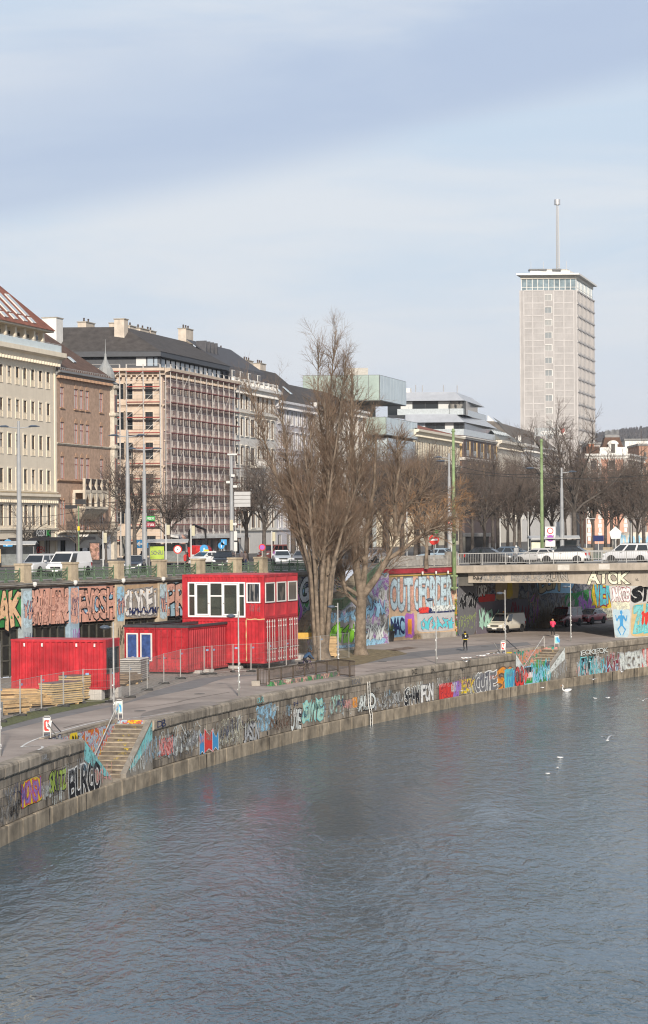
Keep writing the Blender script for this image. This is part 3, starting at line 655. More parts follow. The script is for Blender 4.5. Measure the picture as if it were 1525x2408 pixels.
# ------------------------------------------------------------------ steps sunk into the quay
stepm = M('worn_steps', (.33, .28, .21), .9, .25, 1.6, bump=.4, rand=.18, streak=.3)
riserm = M('dark_riser', (.15, .125, .10), .9, .35, 2.0, bump=.4, rand=.25)  # risers coloured darker than the treads
def quay_stairs(sp, label, nst, teal, red):
    a0, a1, a2, a3 = sp; t = thing('quay_stairs', label, 'stairs')
    for fl, (lo, hi) in enumerate(((a1, a0), (a2, a3))):
        for k in range(nst):
            f0, f1 = k / nst, (k + 1) / nst; sA, sB = lo + (hi - lo) * f0, lo + (hi - lo) * f1; z = FZ + (-FZ) * (k + 1) / (nst + 1)
            sg = 1 if sB > sA else -1
            mb = MB(); q4 = [Q(sA - .03 * sg, -.30, 0), Q(sB, -.30, 0), Q(sB, -REC, 0), Q(sA - .03 * sg, -REC, 0)]
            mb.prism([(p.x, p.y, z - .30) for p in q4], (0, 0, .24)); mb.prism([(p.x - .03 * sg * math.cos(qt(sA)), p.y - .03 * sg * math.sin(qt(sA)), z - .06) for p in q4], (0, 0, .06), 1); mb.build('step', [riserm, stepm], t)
        # sloping cheek wall on the water side
        mb = MB(); P = [(lo, FZ - .02), (hi, FZ - .02), (hi, 0.0), (hi - (.9 if hi > lo else -.9) * .0, 0.0), (lo + (hi - lo) * .0, FZ + .22)]
        def ck(o_): return [Q(s, o_, z) for s, z in ((lo, FZ - .02), (hi, FZ - .02), (hi, .004), (lo + (hi - lo) * .97, .004), (lo, FZ + .22))]
        f_, b_ = ck(.0), ck(-.32); mb.add(f_ + b_, [(0, 1, 2, 3, 4), (9, 8, 7, 6, 5)] + [(i, (i + 1) % 5, 5 + (i + 1) % 5, 5 + i) for i in range(5)])
        mb.build('cheek_wall', granite if fl == 0 else M('cheek_stone', (.24, .22, .19), .9, .25, 1.3, bump=.4, streak=.3), t)
        # painted triangle on the cheek
        mb = MB(); mb.poly([Q(lo + (hi - lo) * .30, .034, FZ + .5), Q(lo + (hi - lo) * .97, .034, -1.0), Q(lo + (hi - lo) * .97, .034, -.05), Q(lo + (hi - lo) * .08, .034, FZ + .36)])
        mb.build('graffiti', pc(teal, .18), t)
        pl = lambda u, z, o: Q(lo + (1 if hi > lo else -1) * u, o + .03, z); fl_ = abs(hi - lo)
        scrawl(t, pl, .3, fl_ * .6, FZ + .15, FZ + 1.1, ('pink', 'pale')[fl], n=3, w=.05, seed=fl + 3, worn=.25); scrawl(t, pl, fl_ * .5, fl_, FZ + .3, -.9, ('grey', 'silver')[fl], n=3, w=.05, seed=fl + 9, worn=.3)
    mb = MB(); q4 = [Q(a1 - .1, -.30), Q(a2 + .1, -.30), Q(a2 + .1, -REC), Q(a1 - .1, -REC)]; mb.prism([(p.x, p.y, FZ - .3) for p in q4], (0, 0, .31)); mb.prism([(*Q(s_, o_).xy, FZ - .3) for s_, o_ in ((a1, .0), (a2, .0), (a2, -.32), (a1, -.32))], (0, 0, .305)); mb.build('landing', stepm, t)
    mb = MB()
    ss = np.linspace(a0 - .02, a3 + .02, 8)
    for i in range(7): mb.quad(Q(ss[i], -REC + .01, FZ - .2), Q(ss[i + 1], -REC + .01, FZ - .2), Q(ss[i + 1], -REC + .01, .0), Q(ss[i], -REC + .01, .0))
    for s_ in (a0 - .01, a3 + .01): mb.quad(Q(s_, -.3, FZ - .2), Q(s_, -REC, FZ - .2), Q(s_, -REC, -.0), Q(s_, -.3, -.0))
    mb.build('recess_wall', busy('recess_paint_' + teal, red, 1.4, seed=len(teal)), t)
    # kerb round the opening
    mb = MB(); mb.loft([[Q(s_, o_, z) for o_, z in ((-REC - .22, .0), (-REC - .22, .045), (-REC + .03, .045), (-REC + .03, -.15))] for s_ in ss]); mb.build('kerb', coping_m, t)
    pl = lambda u, z, o: Q(u, -REC + .02 + o, z)
    graf(t, pl, 'SOUL', a0 + .3, a0 + 2.9, -1.0, -.12, 'silver', 'navy', seed=3); patch(t, pl, a1 - .9, a1 + .3, -.95, -.1, 'yellow', seed=5, off=.02, rag=.03); scrawl(t, pl, a1 - .8, a1 + .2, -.8, -.2, 'black', n=2, w=.06, seed=2, off=.03)
    # yellow smears on the treads
    mb = MB()
    for k in range(1, nst):
        f0 = k / nst; sA = a2 + (a3 - a2) * f0 + (-.038); z = FZ + (-FZ) * (k + 1) / (nst + 1)
        o0 = -.95 - .25 * math.sin(k * .9); w_ = .28 + .12 * math.sin(k * 1.7)
        mb.quad(Q(sA, o0 - w_, z - .20), Q(sA, o0 + w_ * .7, z - .20), Q(sA, o0 + w_, z - .08), Q(sA, o0 - w_ * .6, z - .08))
    mb.build('graffiti', pc('yellow' if red[0] == 'red' else 'sand', .72), t)
    # handrail on the recess side
    hr = MB(); hr.tube([Q(a3 - .2, -REC + .15, .9), Q(a2 + .3, -REC + .15, FZ + 1.0), Q(a2 + .2, -REC + .15, FZ)], .03, 6); hr.tube([Q(a3 - .2, -REC + .15, .9), Q(a3 - .2, -REC + .15, 0)], .03, 6)
    hr.build('handrail', M('galvanised', (.50, .49, .46)), t); MB().tube([Q(a0 + .2, -REC + .15, .75), Q(a1 - .2, -REC + .15, FZ + .9)], .03, 6).build('handrail', M('galvanised'), t)
    return t
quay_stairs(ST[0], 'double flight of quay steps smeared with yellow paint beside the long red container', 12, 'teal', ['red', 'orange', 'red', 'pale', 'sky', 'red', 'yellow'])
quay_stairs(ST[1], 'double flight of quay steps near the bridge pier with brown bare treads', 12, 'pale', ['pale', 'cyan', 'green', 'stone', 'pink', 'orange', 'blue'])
# ------------------------------------------------------------------ retaining wall under the street, with its gated vaults
stone_m = M('sandstone', (.42, .35, .25), .9, .18, 1.5, bump=.3, streak=.35, rand=.08)
dark_stone = M('dirty_cornice', (.15, .135, .115), .9, .3, 1.2, bump=.3)
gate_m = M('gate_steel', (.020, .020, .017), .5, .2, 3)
iron_g = M('green_iron', (.10, .155, .095), .6, .2, 3, rand=.1)
POSTS = [-27.75, -22.2, -16.65, -11.1, -5.55, 0.0, 5.55, 11.3, 16.95, 22.4, 27.8, 31.8]
rw = thing('retaining_wall', 'stone embankment wall with riveted painted panels above dark gated vaults', 'wall', (*W0, 0), WA)
def wpl(u, z, o): return Vector((u, -o, z))
panel_cols = ['sky', 'sand', 'sky', 'sand', 'green', 'salmon', 'salmon', 'tan', 'sky', 'salmon', 'sky']
panel_m = {k: M('panel_' + k, c, .8, .12, 1.2, streak=.25) for k, c in dict(green=(.03, .20, .05), sky=(.28, .42, .50), salmon=(.55, .29, .22), tan=(.42, .30, .19), sand=(.5, .38, .25)).items()}
rivets = {k: MB().lathe([(.10, 0), (.09, .05), (.05, .08), (.0, .09)], 8).mesh('rivet', m_, True) for k, m_ in panel_m.items()}
pil_m = [M('pilaster_paint_%d' % i, c, .85, .25, 1.2, streak=.3) for i, c in enumerate([(.42, .36, .27), (.34, .40, .42), (.28, .38, .46), (.45, .38, .28)])]
for i, s in enumerate(POSTS):
    MB().box(s - .55, s + .55, -.30, .6, 0, 6.10).build('pilaster', pil_m[i % 4], rw)
    if i == len(POSTS) - 1: break
    e = POSTS[i + 1]; a_, b_ = s + .55, e - .55
    k = panel_cols[i] if i < len(panel_cols) else 'sky'
    pn = MB().box(a_, b_, -.16, .4, 3.50, 6.05).build('panel', panel_m[k], rw)
    if i >= 4:
        n = max(2, int((b_ - a_) / .72))
        for row in (4.15, 5.45):
            for q_ in range(n):
                o = link('rivet', rivets[k], pn, (a_ + (q_ + .5) * (b_ - a_) / n, -.16, row)); o.rotation_euler = (R(90), 0, 0)
    # vault behind
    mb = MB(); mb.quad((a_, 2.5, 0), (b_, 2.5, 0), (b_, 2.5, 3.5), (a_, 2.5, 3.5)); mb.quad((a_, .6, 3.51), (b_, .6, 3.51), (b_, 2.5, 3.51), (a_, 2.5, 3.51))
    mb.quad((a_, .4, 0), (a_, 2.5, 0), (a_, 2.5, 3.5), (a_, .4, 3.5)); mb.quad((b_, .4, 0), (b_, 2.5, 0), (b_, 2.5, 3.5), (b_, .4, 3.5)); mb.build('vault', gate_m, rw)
    g = MB(); n = 5
    for q_ in range(n + 1): x = a_ + (b_ - a_) * q_ / n; g.box(x - .05, x + .05, .12, .20, 0, 3.5)
    for z in (.1, 1.15, 2.2, 3.3): g.box(a_, b_, .13, .19, z - .05, z + .05)
    g.build('gate', M('gate_frame', (.075, .072, .06), .5, .2, 3), rw)
    g = MB(); g.box(a_, b_, .20, .23, 0.05, 3.4); g.build('gate_sheet', gate_m, rw)
cn = MB(); x0, x1 = POSTS[0] - .5, 45.0
cn.loft([[(x, -y, z) for y, z in ((-.6, 6.08), (.18, 6.08), (.30, 6.22), (.42, 6.26), (.42, 6.48), (.32, 6.56), (-.6, 6.56))] for x in (x0, x1)]); cn.build('cornice', dark_stone, rw)
MB().box(31.8 + .55, 45, -.02, .5, 0, 6.08).build('stair_backdrop', busy('old_paint_a', ['violet', 'grey', 'stone', 'navy', 'silver', 'green', 'brown', 'sky'], .55, 2), rw)
# lettering on the panels
G = lambda *a_, **k: graf(rw, wpl, *a_, off=k.pop('off', .18), **k)
G('SAK', -4.75, -.35, 3.5, 5.85, 'tan', 'black', seed=31, jit=.12)
G('BRAIIND', .4, 5.3, 3.6, 5.85, 'salmon', 'black', seed=32, jit=.05); G('HHW', .9, 4.9, 3.7, 5.6, 'salmon', 'maroon', seed=42, jit=.04, off=.21, worn=.3, fat=(.035, .035))
G('FVOSH', 6.2, 10.7, 3.65, 5.75, 'salmon', 'black', seed=33, jit=.04, off=.18); G('UOV', 6.9, 10.4, 4.1, 5.5, 'sky', 'navy', seed=45, jit=.05, off=.175, worn=.2)
G('CLYDE1', 12.0, 16.4, 3.75, 5.55, 'white', 'grey', seed=34, back='stone', jit=.08); scrawl(rw, wpl, 12.2, 16.2, 3.85, 4.35, 'navy', n=5, w=.09, seed=6, off=.26)
G('PRO', 17.5, 21.9, 3.6, 5.8, 'salmon', 'black', seed=35, jit=.06); G('SUM', 23, 27.2, 3.7, 5.8, 'salmon', 'black', seed=36)
for i, s in enumerate(POSTS[4:11]):
    scrawl(rw, wpl, s - .45, s + .45, 1.6, 3.1, ('black', 'navy', 'violet')[i % 3], n=2, w=.045, seed=60 + i, off=.32, worn=.3)
    patch(rw, wpl, s - .48, s + .48, 3.4, 6.0, ('sky', 'iceblue', 'salmon')[i % 3], seed=70 + i, off=.31, rag=.05, worn=.25); wild(rw, wpl, s - .4, s + .4, 3.9, 5.6, 'salmon', 'navy', n=2, w=.07, seed=80 + i, off=.33)
wild(rw, wpl, 33, 37.5, 1.5, 5.6, 'violet', 'salmon', n=4, w=.25, seed=91, off=.05)
G('GOSH', 38.0, 44.0, 3.9, 5.9, 'silver', 'black', seed=37, off=.05)

# parapet on top: stone pillars and cast-iron railings
pp = thing('street_parapet', 'street parapet of stone pillars and green cast-iron railings above the vaults', 'parapet', (*W0, 0), WA)
def railing_panel(L):
    mb = MB(); n = max(1, round(L / 1.35))
    mb.box(0, L, -.03, .03, 6.72, 6.79); mb.box(0, L, -.035, .035, 7.16, 7.22); mb.box(0, L, -.045, .045, 7.34, 7.41)
    for k in range(n + 1):
        x = L * k / n; mb.lathe([(.06, 0), (.05, .3), (.04, .6), (.055, .62), (.04, .8), (.06, .86), (.02, 1.0)], 6, (x, 0, 6.56)); mb.prism([(x - .22, -.04, 6.56), (x + .22, -.04, 6.56), (x, -.04, 6.85)], (0, .08, 0))
    m = int(L / .27)
    for k in range(m):
        x = L * (k + .5) / m; w = .095
        P = [(x + w * math.sin(q) * (1 if q < math.pi else 1), 0, 6.97 + .18 * math.cos(q)) for q in [i * 2 * math.pi / 8 for i in range(9)]]
        mb.tube(P, .022, 4, cap=False)
    return mb
for i, s in enumerate(POSTS):
    mb = MB(); mb.box(s - .42, s + .42, -.36, .46, 6.50, 7.72); mb.box(s - .47, s + .47, -.41, .51, 7.72, 7.86); mb.box(s - .46, s + .46, -.40, .50, 6.45, 6.66); mb.build('pillar', stone_m, pp)
    if i < len(POSTS) - 1: L = POSTS[i + 1] - s - .9; railing_panel(L).build('railing', iron_g, pp, (s + .45, 0, 0))
railing_panel(8.0).build('railing', iron_g, pp, (32.3, 0, 0))
for s, c in ((-.2, 0), (4.6, 0), (10.6, 0), (15.9, 0)):
    MB().lathe([(.05, 0), (.16, .12), (.17, .3), (.08, .36)], 8, (s + .8, -.5, 6.2)).build('floodlight', M('white_plastic', (.6, .6, .58), .5, .05), pp)
MB().tube([(s, -.46 - .03 * math.sin(s * 3), 6.45 - .08 * abs(math.sin(s * .55))) for s in np.arange(-8, 20, .5)], .03, 4).build('cable', M('cable_grey', (.28, .28, .27), .6, .1), pp)

# ------------------------------------------------------------------ stairs from the quay to the street
sg = thing('street_stairs', 'graffiti-covered stairs with green mesh railings rising behind the poplars', 'stairs', (*W0, 0), WA)
green_r = M('green_rail', (.13, .20, .11), .6, .15, 3)
conc = M('old_concrete', (.33, .30, .26), .9, .2, 1.0, bump=.3, streak=.35)
sx0, sx1, sx2, sx3 = 33.5, 39.3, 41.0, 48.2; zl_ = 3.2
def flight(x0, z0, x1, z1, n):
    for k in range(n):
        a_, b_ = x0 + (x1 - x0) * k / n, x0 + (x1 - x0) * (k + 1) / n; z = z0 + (z1 - z0) * (k + 1) / n
        MB().box(a_, b_ + .03, -2.3, -.05, z - .4, z).build('step', stepm, sg)
flight(sx0, 0, sx1, zl_, 18); flight(sx2, zl_, sx3, 6.5, 18)
MB().box(sx1, sx2, -2.3, -.05, zl_ - .4, zl_).build('landing', stepm, sg)
mb = MB(); side = [(sx0, 0), (sx3 + .8, 0), (sx3 + .8, 6.2), (sx3, 6.2), (sx2, zl_ - .1), (sx1, zl_ - .1), (sx0, .1)]
mb.prism([(x, -2.6, z) for x, z in side], (0, .3, 0)); mb.build('stringer_wall', busy('old_paint_b', ['silver', 'sky', 'grey', 'stone', 'pale', 'violet', 'iceblue'], .5, 5), sg)
def sloped(x0, z0, x1, z1):
    mb = MB(); mb.tube([(x0, -2.45, z0 + .95), (x1, -2.45, z1 + .95)], .05, 5); mb.tube([(x0, -2.45, z0 + .12), (x1, -2.45, z1 + .12)], .04, 5)
    n = max(2, int(abs(x1 - x0) / .14))
    for k in range(n + 1):
        f = k / n; mb.tube([(x0 + (x1 - x0) * f, -2.45, z0 + (z1 - z0) * f + .1), (x0 + (x1 - x0) * f, -2.45, z0 + (z1 - z0) * f + .95)], .022 if k % 8 else .04, 4)
    return mb
for a_ in ((sx0, 0, sx1, zl_), (sx1, zl_, sx2, zl_), (sx2, zl_, sx3, 6.4)): sloped(*a_).build('railing', green_r, sg)
sp_ = lambda u, z, o: Vector((u, -2.6 - o, z))
wild(sg, sp_, sx0 + 2.2, sx0 + 9.0, .35, 2.5, 'leaf', 'black', n=7, seed=51, w=.24, off=.03, back='stone'); wild(sg, sp_, sx0 + 8.8, sx0 + 14.6, .3, 2.2, 'pale', 'grey', n=6, seed=55, w=.16, off=.03); wild(sg, sp_, sx0 + 9.5, sx0 + 14.6, 2.4, 4.2, 'sky', 'navy', n=5, seed=56, w=.2, off=.03)
patch(sg, sp_, sx0 + 1, sx3, .0, .55, 'sky', seed=53, off=.012, rag=.03, worn=.2); scrawl(sg, sp_, sx0 + 3, sx0 + 9, 2.2, 3.0, 'sky', n=3, w=.3, seed=54, off=.03, worn=.3)

# ------------------------------------------------------------------ bridge abutment
ab = thing('bridge_abutment', 'painted abutment wall lettered in pale blue below the bridge end', 'wall', (*A0, 0), ang(AD))
AL = (A1 - A0).length
wallp = M('peach_render', (.50, .36, .24), .85, .15, 1.0, streak=.25)
MB().box(-.6, AL, 0, .6, 0, 6.02).build('wall', wallp, ab)
MB().box(1.9, AL + .1, -.22, .8, 6.02, 6.48).build('red_band', M('red_band_paint', (.30, .03, .04), .8, .2, 1.5, streak=.3), ab)
MB().box(-.2, AL + .3, -.3, 1.2, 6.48, 6.62).build('slab', conc, ab)
ap = lambda u, z, o: Vector((u, -o, z))
patch(ab, ap, 1.2, 3.6, 1.6, 6.0, 'yellow', seed=1, rag=.02, off=.006); patch(ab, ap, 3.7, 13.2, 2.6, 5.6, 'salmon', seed=2, rag=.02, off=.006, worn=.3)
graf(ab, ap, 'OUT', 3.9, 7.0, 2.75, 5.45, 'iceblue', 'grey', seed=3, jit=.02); graf(ab, ap, 'OFORDER', 7.3, 13.0, 2.75, 5.45, 'iceblue', 'grey', seed=4, jit=.02)
patch(ab, ap, -2.4, 1.6, 2.0, 4.6, 'sky', seed=5, rag=.12, off=.02); graf(ab, ap, 'OOM', -2.2, 1.4, 2.1, 4.5, 'sky', 'blue', seed=6, off=.03, jit=.2)
patch(ab, ap, 3.8, 6.0, .3, 2.2, 'sky', seed=7, rag=.02, off=.01); graf(ab, ap, 'MAC', 3.95, 5.8, .5, 2.0, 'navy', 'navy', seed=8, fat=(0.0, .035), off=.02)
patch(ab, ap, 5.9, 7.3, .2, 2.4, 'violet', seed=9, rag=.1, off=.025); patch(ab, ap, 6.3, 6.9, .5, 1.9, 'orange', seed=10, rag=.1, off=.03)
patch(ab, ap, 7.7, 13.3, .6, 2.6, 'silver', seed=11, rag=.02, off=.012); wild(ab, ap, 8.2, 13.0, .75, 2.15, 'cyan', 'maroon', n=6, seed=12, w=.17, off=.025)
patch(ab, ap, 7.8, 13.3, 2.3, 2.75, 'navy', seed=13, rag=.12, off=.03, worn=.2)
patch(ab, ap, -.2, 3.6, .2, 2.0, 'pink', seed=14, rag=.05, off=.012, worn=.3); graf(ab, ap, 'MOB.', 2.0, 3.4, 1.15, 1.65, 'white', 'black', seed=15, off=.03); graf(ab, ap, 'HX', .4, 1.5, .9, 2.0, 'white', 'black', seed=16, off=.02)
scrawl(ab, ap, 1.8, 3.4, .3, 1.3, 'violet', n=3, w=.12, seed=17, off=.025); scrawl(ab, ap, 1.7, 3.2, 2.4, 4.8, 'black', n=2, w=.06, seed=18, off=.02); wild(ab, ap, -.4, 1.4, .3, 1.9, 'pale', 'red', n=3, w=.10, seed=20, off=.03)
patch(ab, ap, 7.9, 9.4, 2.35, 2.9, 'red', worn=.2, seed=19, off=.035, rag=.2); patch(ab, ap, 9.8, 13.2, 2.45, 2.95, 'pale', worn=.3, seed=20, off=.036, rag=.15)
MB().box(13.35, AL, -.03, .0, 0, 3.9).build('graffiti', busy('pillar_paint', ['pink', 'cream', 'orange', 'green', 'maroon', 'pale'], .9, 8), ab)
MB().box(7.6, 13.4, -.12, -.001, 0, .5).build('plinth', conc, ab)
mb = MB(); mb.tube([(2.1, -.1, 5.8), (13.6, -.1, 5.85), (13.6, -.1, 6.0)], .04, 5); mb.build('pipe', M('pipe_yellow', (.5, .36, .05), .6, .1), ab)
for x in (8.0, 10.0, 11.8): MB().lathe([(.05, 0), (.09, .1), (.09, .3)], 8, (x, -.45, 5.85)).build('floodlight', M('white_plastic', (.6, .6, .58)), ab)
def bar_rail(L, h, gap, w=.02, slope=0.0):
    mb = MB(); n = int(L / gap)
    mb.box(0, L, -.04, .04, h - .07, h); mb.box(0, L, -.03, .03, .10, .15)
    for k in range(n + 1):
        x = L * k / n; big = k % 14 == 0
        if big: mb.box(x - .04, x + .04, -.05, .05, -.05, h)
        else: mb.box(x - w / 2, x + w / 2, -w / 2, w / 2, .1, h - .05)
    return mb
steel_r = M('rail_steel', (.36, .36, .35), .5, .1, 3)
bar_rail(AL - 3.4, 1.0, .14, .05).build('railing', M('old_rail_paint', (.36, .34, .31), .7, .2, 3), ab, (2.4, .0, 6.6))
MB().box(AL - .9, AL - .1, -.2, .7, 6.62, 7.9).build('end_pillar', conc, ab)

# wall running on below the bridge and beyond
uw = thing('underpass_wall', 'long graffiti wall behind the parked vans below the bridge', 'wall', (*A1, 0), ang(UD))
ULn = (U1 - A1).length; upw = lambda u, z, o: Vector((u, -o, z))
MB().box(0, ULn + 120, 0, .7, 0, 6.3).build('wall', busy('old_paint_c', ['grey', 'stone', 'navy', 'silver', 'grey', 'brown', 'stone'], .5, 3), uw)
patch(uw, upw, .2, 4.4, .0, 4.6, 'grey', seed=1, rag=.02); wild(uw, upw, .4, 4.2, 2.5, 4.4, 'black', 'silver', n=4, seed=2, w=.2); wild(uw, upw, .4, 4.2, .5, 2.3, 'grey', 'lime', n=4, seed=3, w=.2); wild(uw, upw, 17.8, 20.2, .4, 4.2, 'violet', 'yellow', n=2, seed=4, w=.25, worn=.2); wild(uw, upw, 20.5, 30.0, .5, 3.2, 'stone', 'black', n=7, seed=5, w=.3); wild(uw, upw, 31, 36, .6, 3.6, 'violet', 'silver', n=4, seed=6, w=.25)
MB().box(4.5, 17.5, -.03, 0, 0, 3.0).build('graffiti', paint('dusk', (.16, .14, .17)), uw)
graf(uw, upw, 'DKP', 5.0, 7.0, 3.6, 4.6, 'white', 'black', seed=4); patch(uw, upw, 5.0, 9.0, 2.9, 3.7, 'red', seed=5); patch(uw, upw, 9.2, 15.0, 3.1, 5.2, 'sand', seed=6, rag=.04); patch(uw, upw, 12.0, 13.4, 3.2, 5.0, 'yellow', seed=7, rag=.2, off=.03)
wild(uw, upw, 5.0, 9.6, .5, 2.7, 'mint', 'black', n=4, seed=8, off=.05, w=.28); scrawl(uw, upw, 12, 17, .5, 2.8, 'maroon', n=3, w=.2, seed=9, off=.06)
patch(uw, upw, 20, 30, 3.3, 5.0, 'sky', seed=10, rag=.15, off=.03); graf(uw, upw, 'BUM', 20.5, 26, 3.6, 5.6, 'sand', 'black', seed=11, off=.03)
graf(uw, upw, 'VEKTOR', 36, 47, 1.6, 4.4, 'cyan', 'maroon', seed=12, off=.03, back='yellow'); wild(uw, upw, 33, 46, 4.3, 6.0, 'sky', 'navy', n=8, seed=13, off=.03, back='pale', w=.25); patch(uw, upw, 37, 46, .2, 1.4, 'cream', seed=14, worn=.3)
patch(uw, upw, 28, 36, 1.0, 3.4, 'green', seed=16, rag=.2, worn=.3); patch(uw, upw, 46.5, 49, 2.5, 5, 'white', seed=17, rag=.02)
railing_panel(60).build('railing', iron_g, uw, (27, .2, 0))
for k in range(9): mb = MB(); mb.box(-.42, .42, -.36, .46, 6.3, 7.86); mb.build('pillar', stone_m, uw, (29 + k * 6.0, .2, 0))

# ------------------------------------------------------------------ bridge
BA, BB = Vector((12.2, 211.9)), Vector((29.4, 206.5)); BD = (BB - BA).normalized(); br = thing('road_bridge', 'concrete road bridge with graffiti on its girder and a tapered pier', 'bridge', (*BA, 0), ang(BD))
bconc = M('bridge_concrete', (.36, .315, .26), .85, .16, .7, bump=.25, streak=.3)
L0, L1, BW = -.6, 70.0, 26.0; rise = .018
def dz(x): return rise * x * (1 - x / 90)
def sweep(name, pr, m, xs=None):
    xs = xs or list(np.linspace(L0, L1, 12)); mb = MB()
    mb.loft([[(x, y, z + dz(x)) for y, z in pr(x)] for x in xs]); return mb.build(name, m, br)
sweep('deck', lambda x: [(.3, 5.9), (.3, 6.5), (BW - .3, 6.5), (BW - .3, 5.9)], M('bridge_asphalt', (.10, .098, .095), .9, .12, .5))
sweep('fascia', lambda x: [(0, 5.92), (0, 6.5), (.06, 6.56), (1.9, 6.60), (1.9, 6.0), (.6, 5.84)], bconc)
def hb(x):          # lower edge of the girder: deeper at the pier
    px = 15.6; d = abs(x - px - 1.5); return 4.98 - dz(x) - (.50 * max(0, 1 - d / 7.5) ** 1.5)
sweep('girder', lambda x: [(.75, 5.86), (.75, hb(x)), (2.4, hb(x)), (2.4, 5.86)], bconc, list(np.linspace(1.0, L1, 24)))
sweep('inner_girder', lambda x: [(11.5, 5.86), (11.5, 5.2), (13.5, 5.2), (13.5, 5.86)], bconc)
MB().box(.0, 1.4, .9, 25, 4.7, 5.9).build('bearing_shelf', M('dark_concrete', (.10, .095, .085), .9, .2, 1), br)
bar_rail(L1 - 1, 1.05, .16, .022).build('railing', steel_r, br, (.2, .35, 6.56 + .12)).rotation_euler = (0, -.012, 0)
bar_rail(L1 - 1, 1.0, .15, .03).build('railing', steel_r, br, (.2, BW - .4, 6.5 + .12)).rotation_euler = (0, -.012, 0)
for k, (a_, b_) in enumerate(((9.6, 10.7), (13.4, 14.4))): MB().quad((a_, -.006, 6.02 + dz(a_)), (b_, -.006, 6.02 + dz(b_)), (b_, -.006, 6.5 + dz(b_)), (a_, -.006, 6.5 + dz(a_))).build('repair_patch', M('fresh_mortar', (.52, .49, .44), .9, .08), br)
bp_ = lambda u, z, o: Vector((u, .75 - o, z + dz(u)))
graf(br, bp_, 'NUGAT', 2.2, 4.6, 5.12, 5.68, 'stone', 'grey', seed=2, worn=.25); graf(br, bp_, 'EAGLNO', 5.2, 8.3, 5.08, 5.72, 'stone', 'grey', seed=3, worn=.2)
graf(br, bp_, 'RUIN', 8.4, 10.3, 5.0, 5.74, 'stone', 'black', seed=4); graf(br, bp_, 'ATOK', 12.3, 16.0, 4.66, 5.76, 'cream', 'black', seed=5, jit=.06); scrawl(br, bp_, 1.1, 2.0, 5.2, 5.6, 'black', n=1, w=.07, seed=6); graf(br, bp_, '16', 16.5, 16.9, 4.9, 5.15, 'black', 'black', seed=7, fat=(0.0, 0.0))
# pier: a tapered slab standing on the quay
PX0, PX1 = 14.35, 16.75
def pier_ring(z, g): return [(PX0 + g, -.1 + g * 1.2, z), (PX1 - .25 + g * .0 - g * .9, -.35 + g * 1.0, z), (PX1 + 2.3 - g * 1.6, 3.4, z), (PX1 + 1.4 - g, 6.0, z), (PX0 + g, 6.0, z)]
mb = MB(); mb.loft([pier_ring(0, .42), pier_ring(4.7, 0.0)]); mb.build('pier', M('pier_render', (.50, .49, .47), .85, .12, 1, streak=.2), br)
b0, t0 = pier_ring(0, .42), pier_ring(4.7, 0.0)
def face_pl(i, j):
    def f(u, v, o):
        lo = Vector(b0[i]).lerp(Vector(b0[j]), u); hi = Vector(t0[i]).lerp(Vector(t0[j]), u); n = (Vector(b0[j]) - Vector(b0[i])).cross(Vector(t0[i]) - Vector(b0[i])).normalized()
        return lo.lerp(hi, v) + n * o
    return f
f1, f2 = face_pl(0, 1), face_pl(1, 2)
patch(br, f1, .02, .98, .01, .56, 'iceblue', seed=1, rag=.0, off=.01); graf(br, f1, 'JAKOB', .06, .94, .72, .97, 'white', 'maroon', seed=2); patch(br, f1, .06, .94, .55, .72, 'cream', seed=3, off=.012, rag=.1, worn=.3)
patch(br, f2, .03, .97, .02, .66, 'sand', seed=4, rag=.0, off=.01); graf(br, f2, 'SIXT', .05, .95, .70, .96, 'black', 'black', seed=5, jit=.1); graf(br, f2, 'ZULE', .12, .88, .12, .60, 'teal', 'cyan', seed=6, off=.02, jit=.08, worn=.15); scrawl(br, f2, .3, .7, .25, .5, 'red', n=2, w=.06, seed=7, off=.04)
# a blue painted figure on the narrow face
mb = MB(); fig = lambda pts: mb.poly([f1(.5 + x * .42, .28 + y * .26, .02 + .0007 * len(mb.f)) for x, y in pts])
def ell(cx, cy, rx, ry, n=14): return [(cx + rx * math.cos(2 * math.pi * k / n), cy + ry * math.sin(2 * math.pi * k / n)) for k in range(n)]
fig(ell(0, .82, .17, .16)); fig([(-.06, .70), (.06, .70), (.1, .60), (-.1, .60)]); fig([(-.34, .60), (.34, .60), (.22, .1), (.26, -.2), (-.26, -.2), (-.22, .1)])
for s in (-1, 1):
    fig([(s * .34, .60), (s * .72, .22), (s * .62, .14), (s * .26, .42)]); fig([(s * .72, .22), (s * .80, .62), (s * .70, .62), (s * .60, .2)]); fig([(s * .06, -.18), (s * .28, -.18), (s * .66, -.42), (s * .58, -.54)]); fig([(s * .66, -.42), (s * .20, -.90), (s * .10, -.84), (s * .5, -.46)])
mb.build('graffiti', pc('blue'), br)['label'] = 'blue painted seated figure with raised hands'

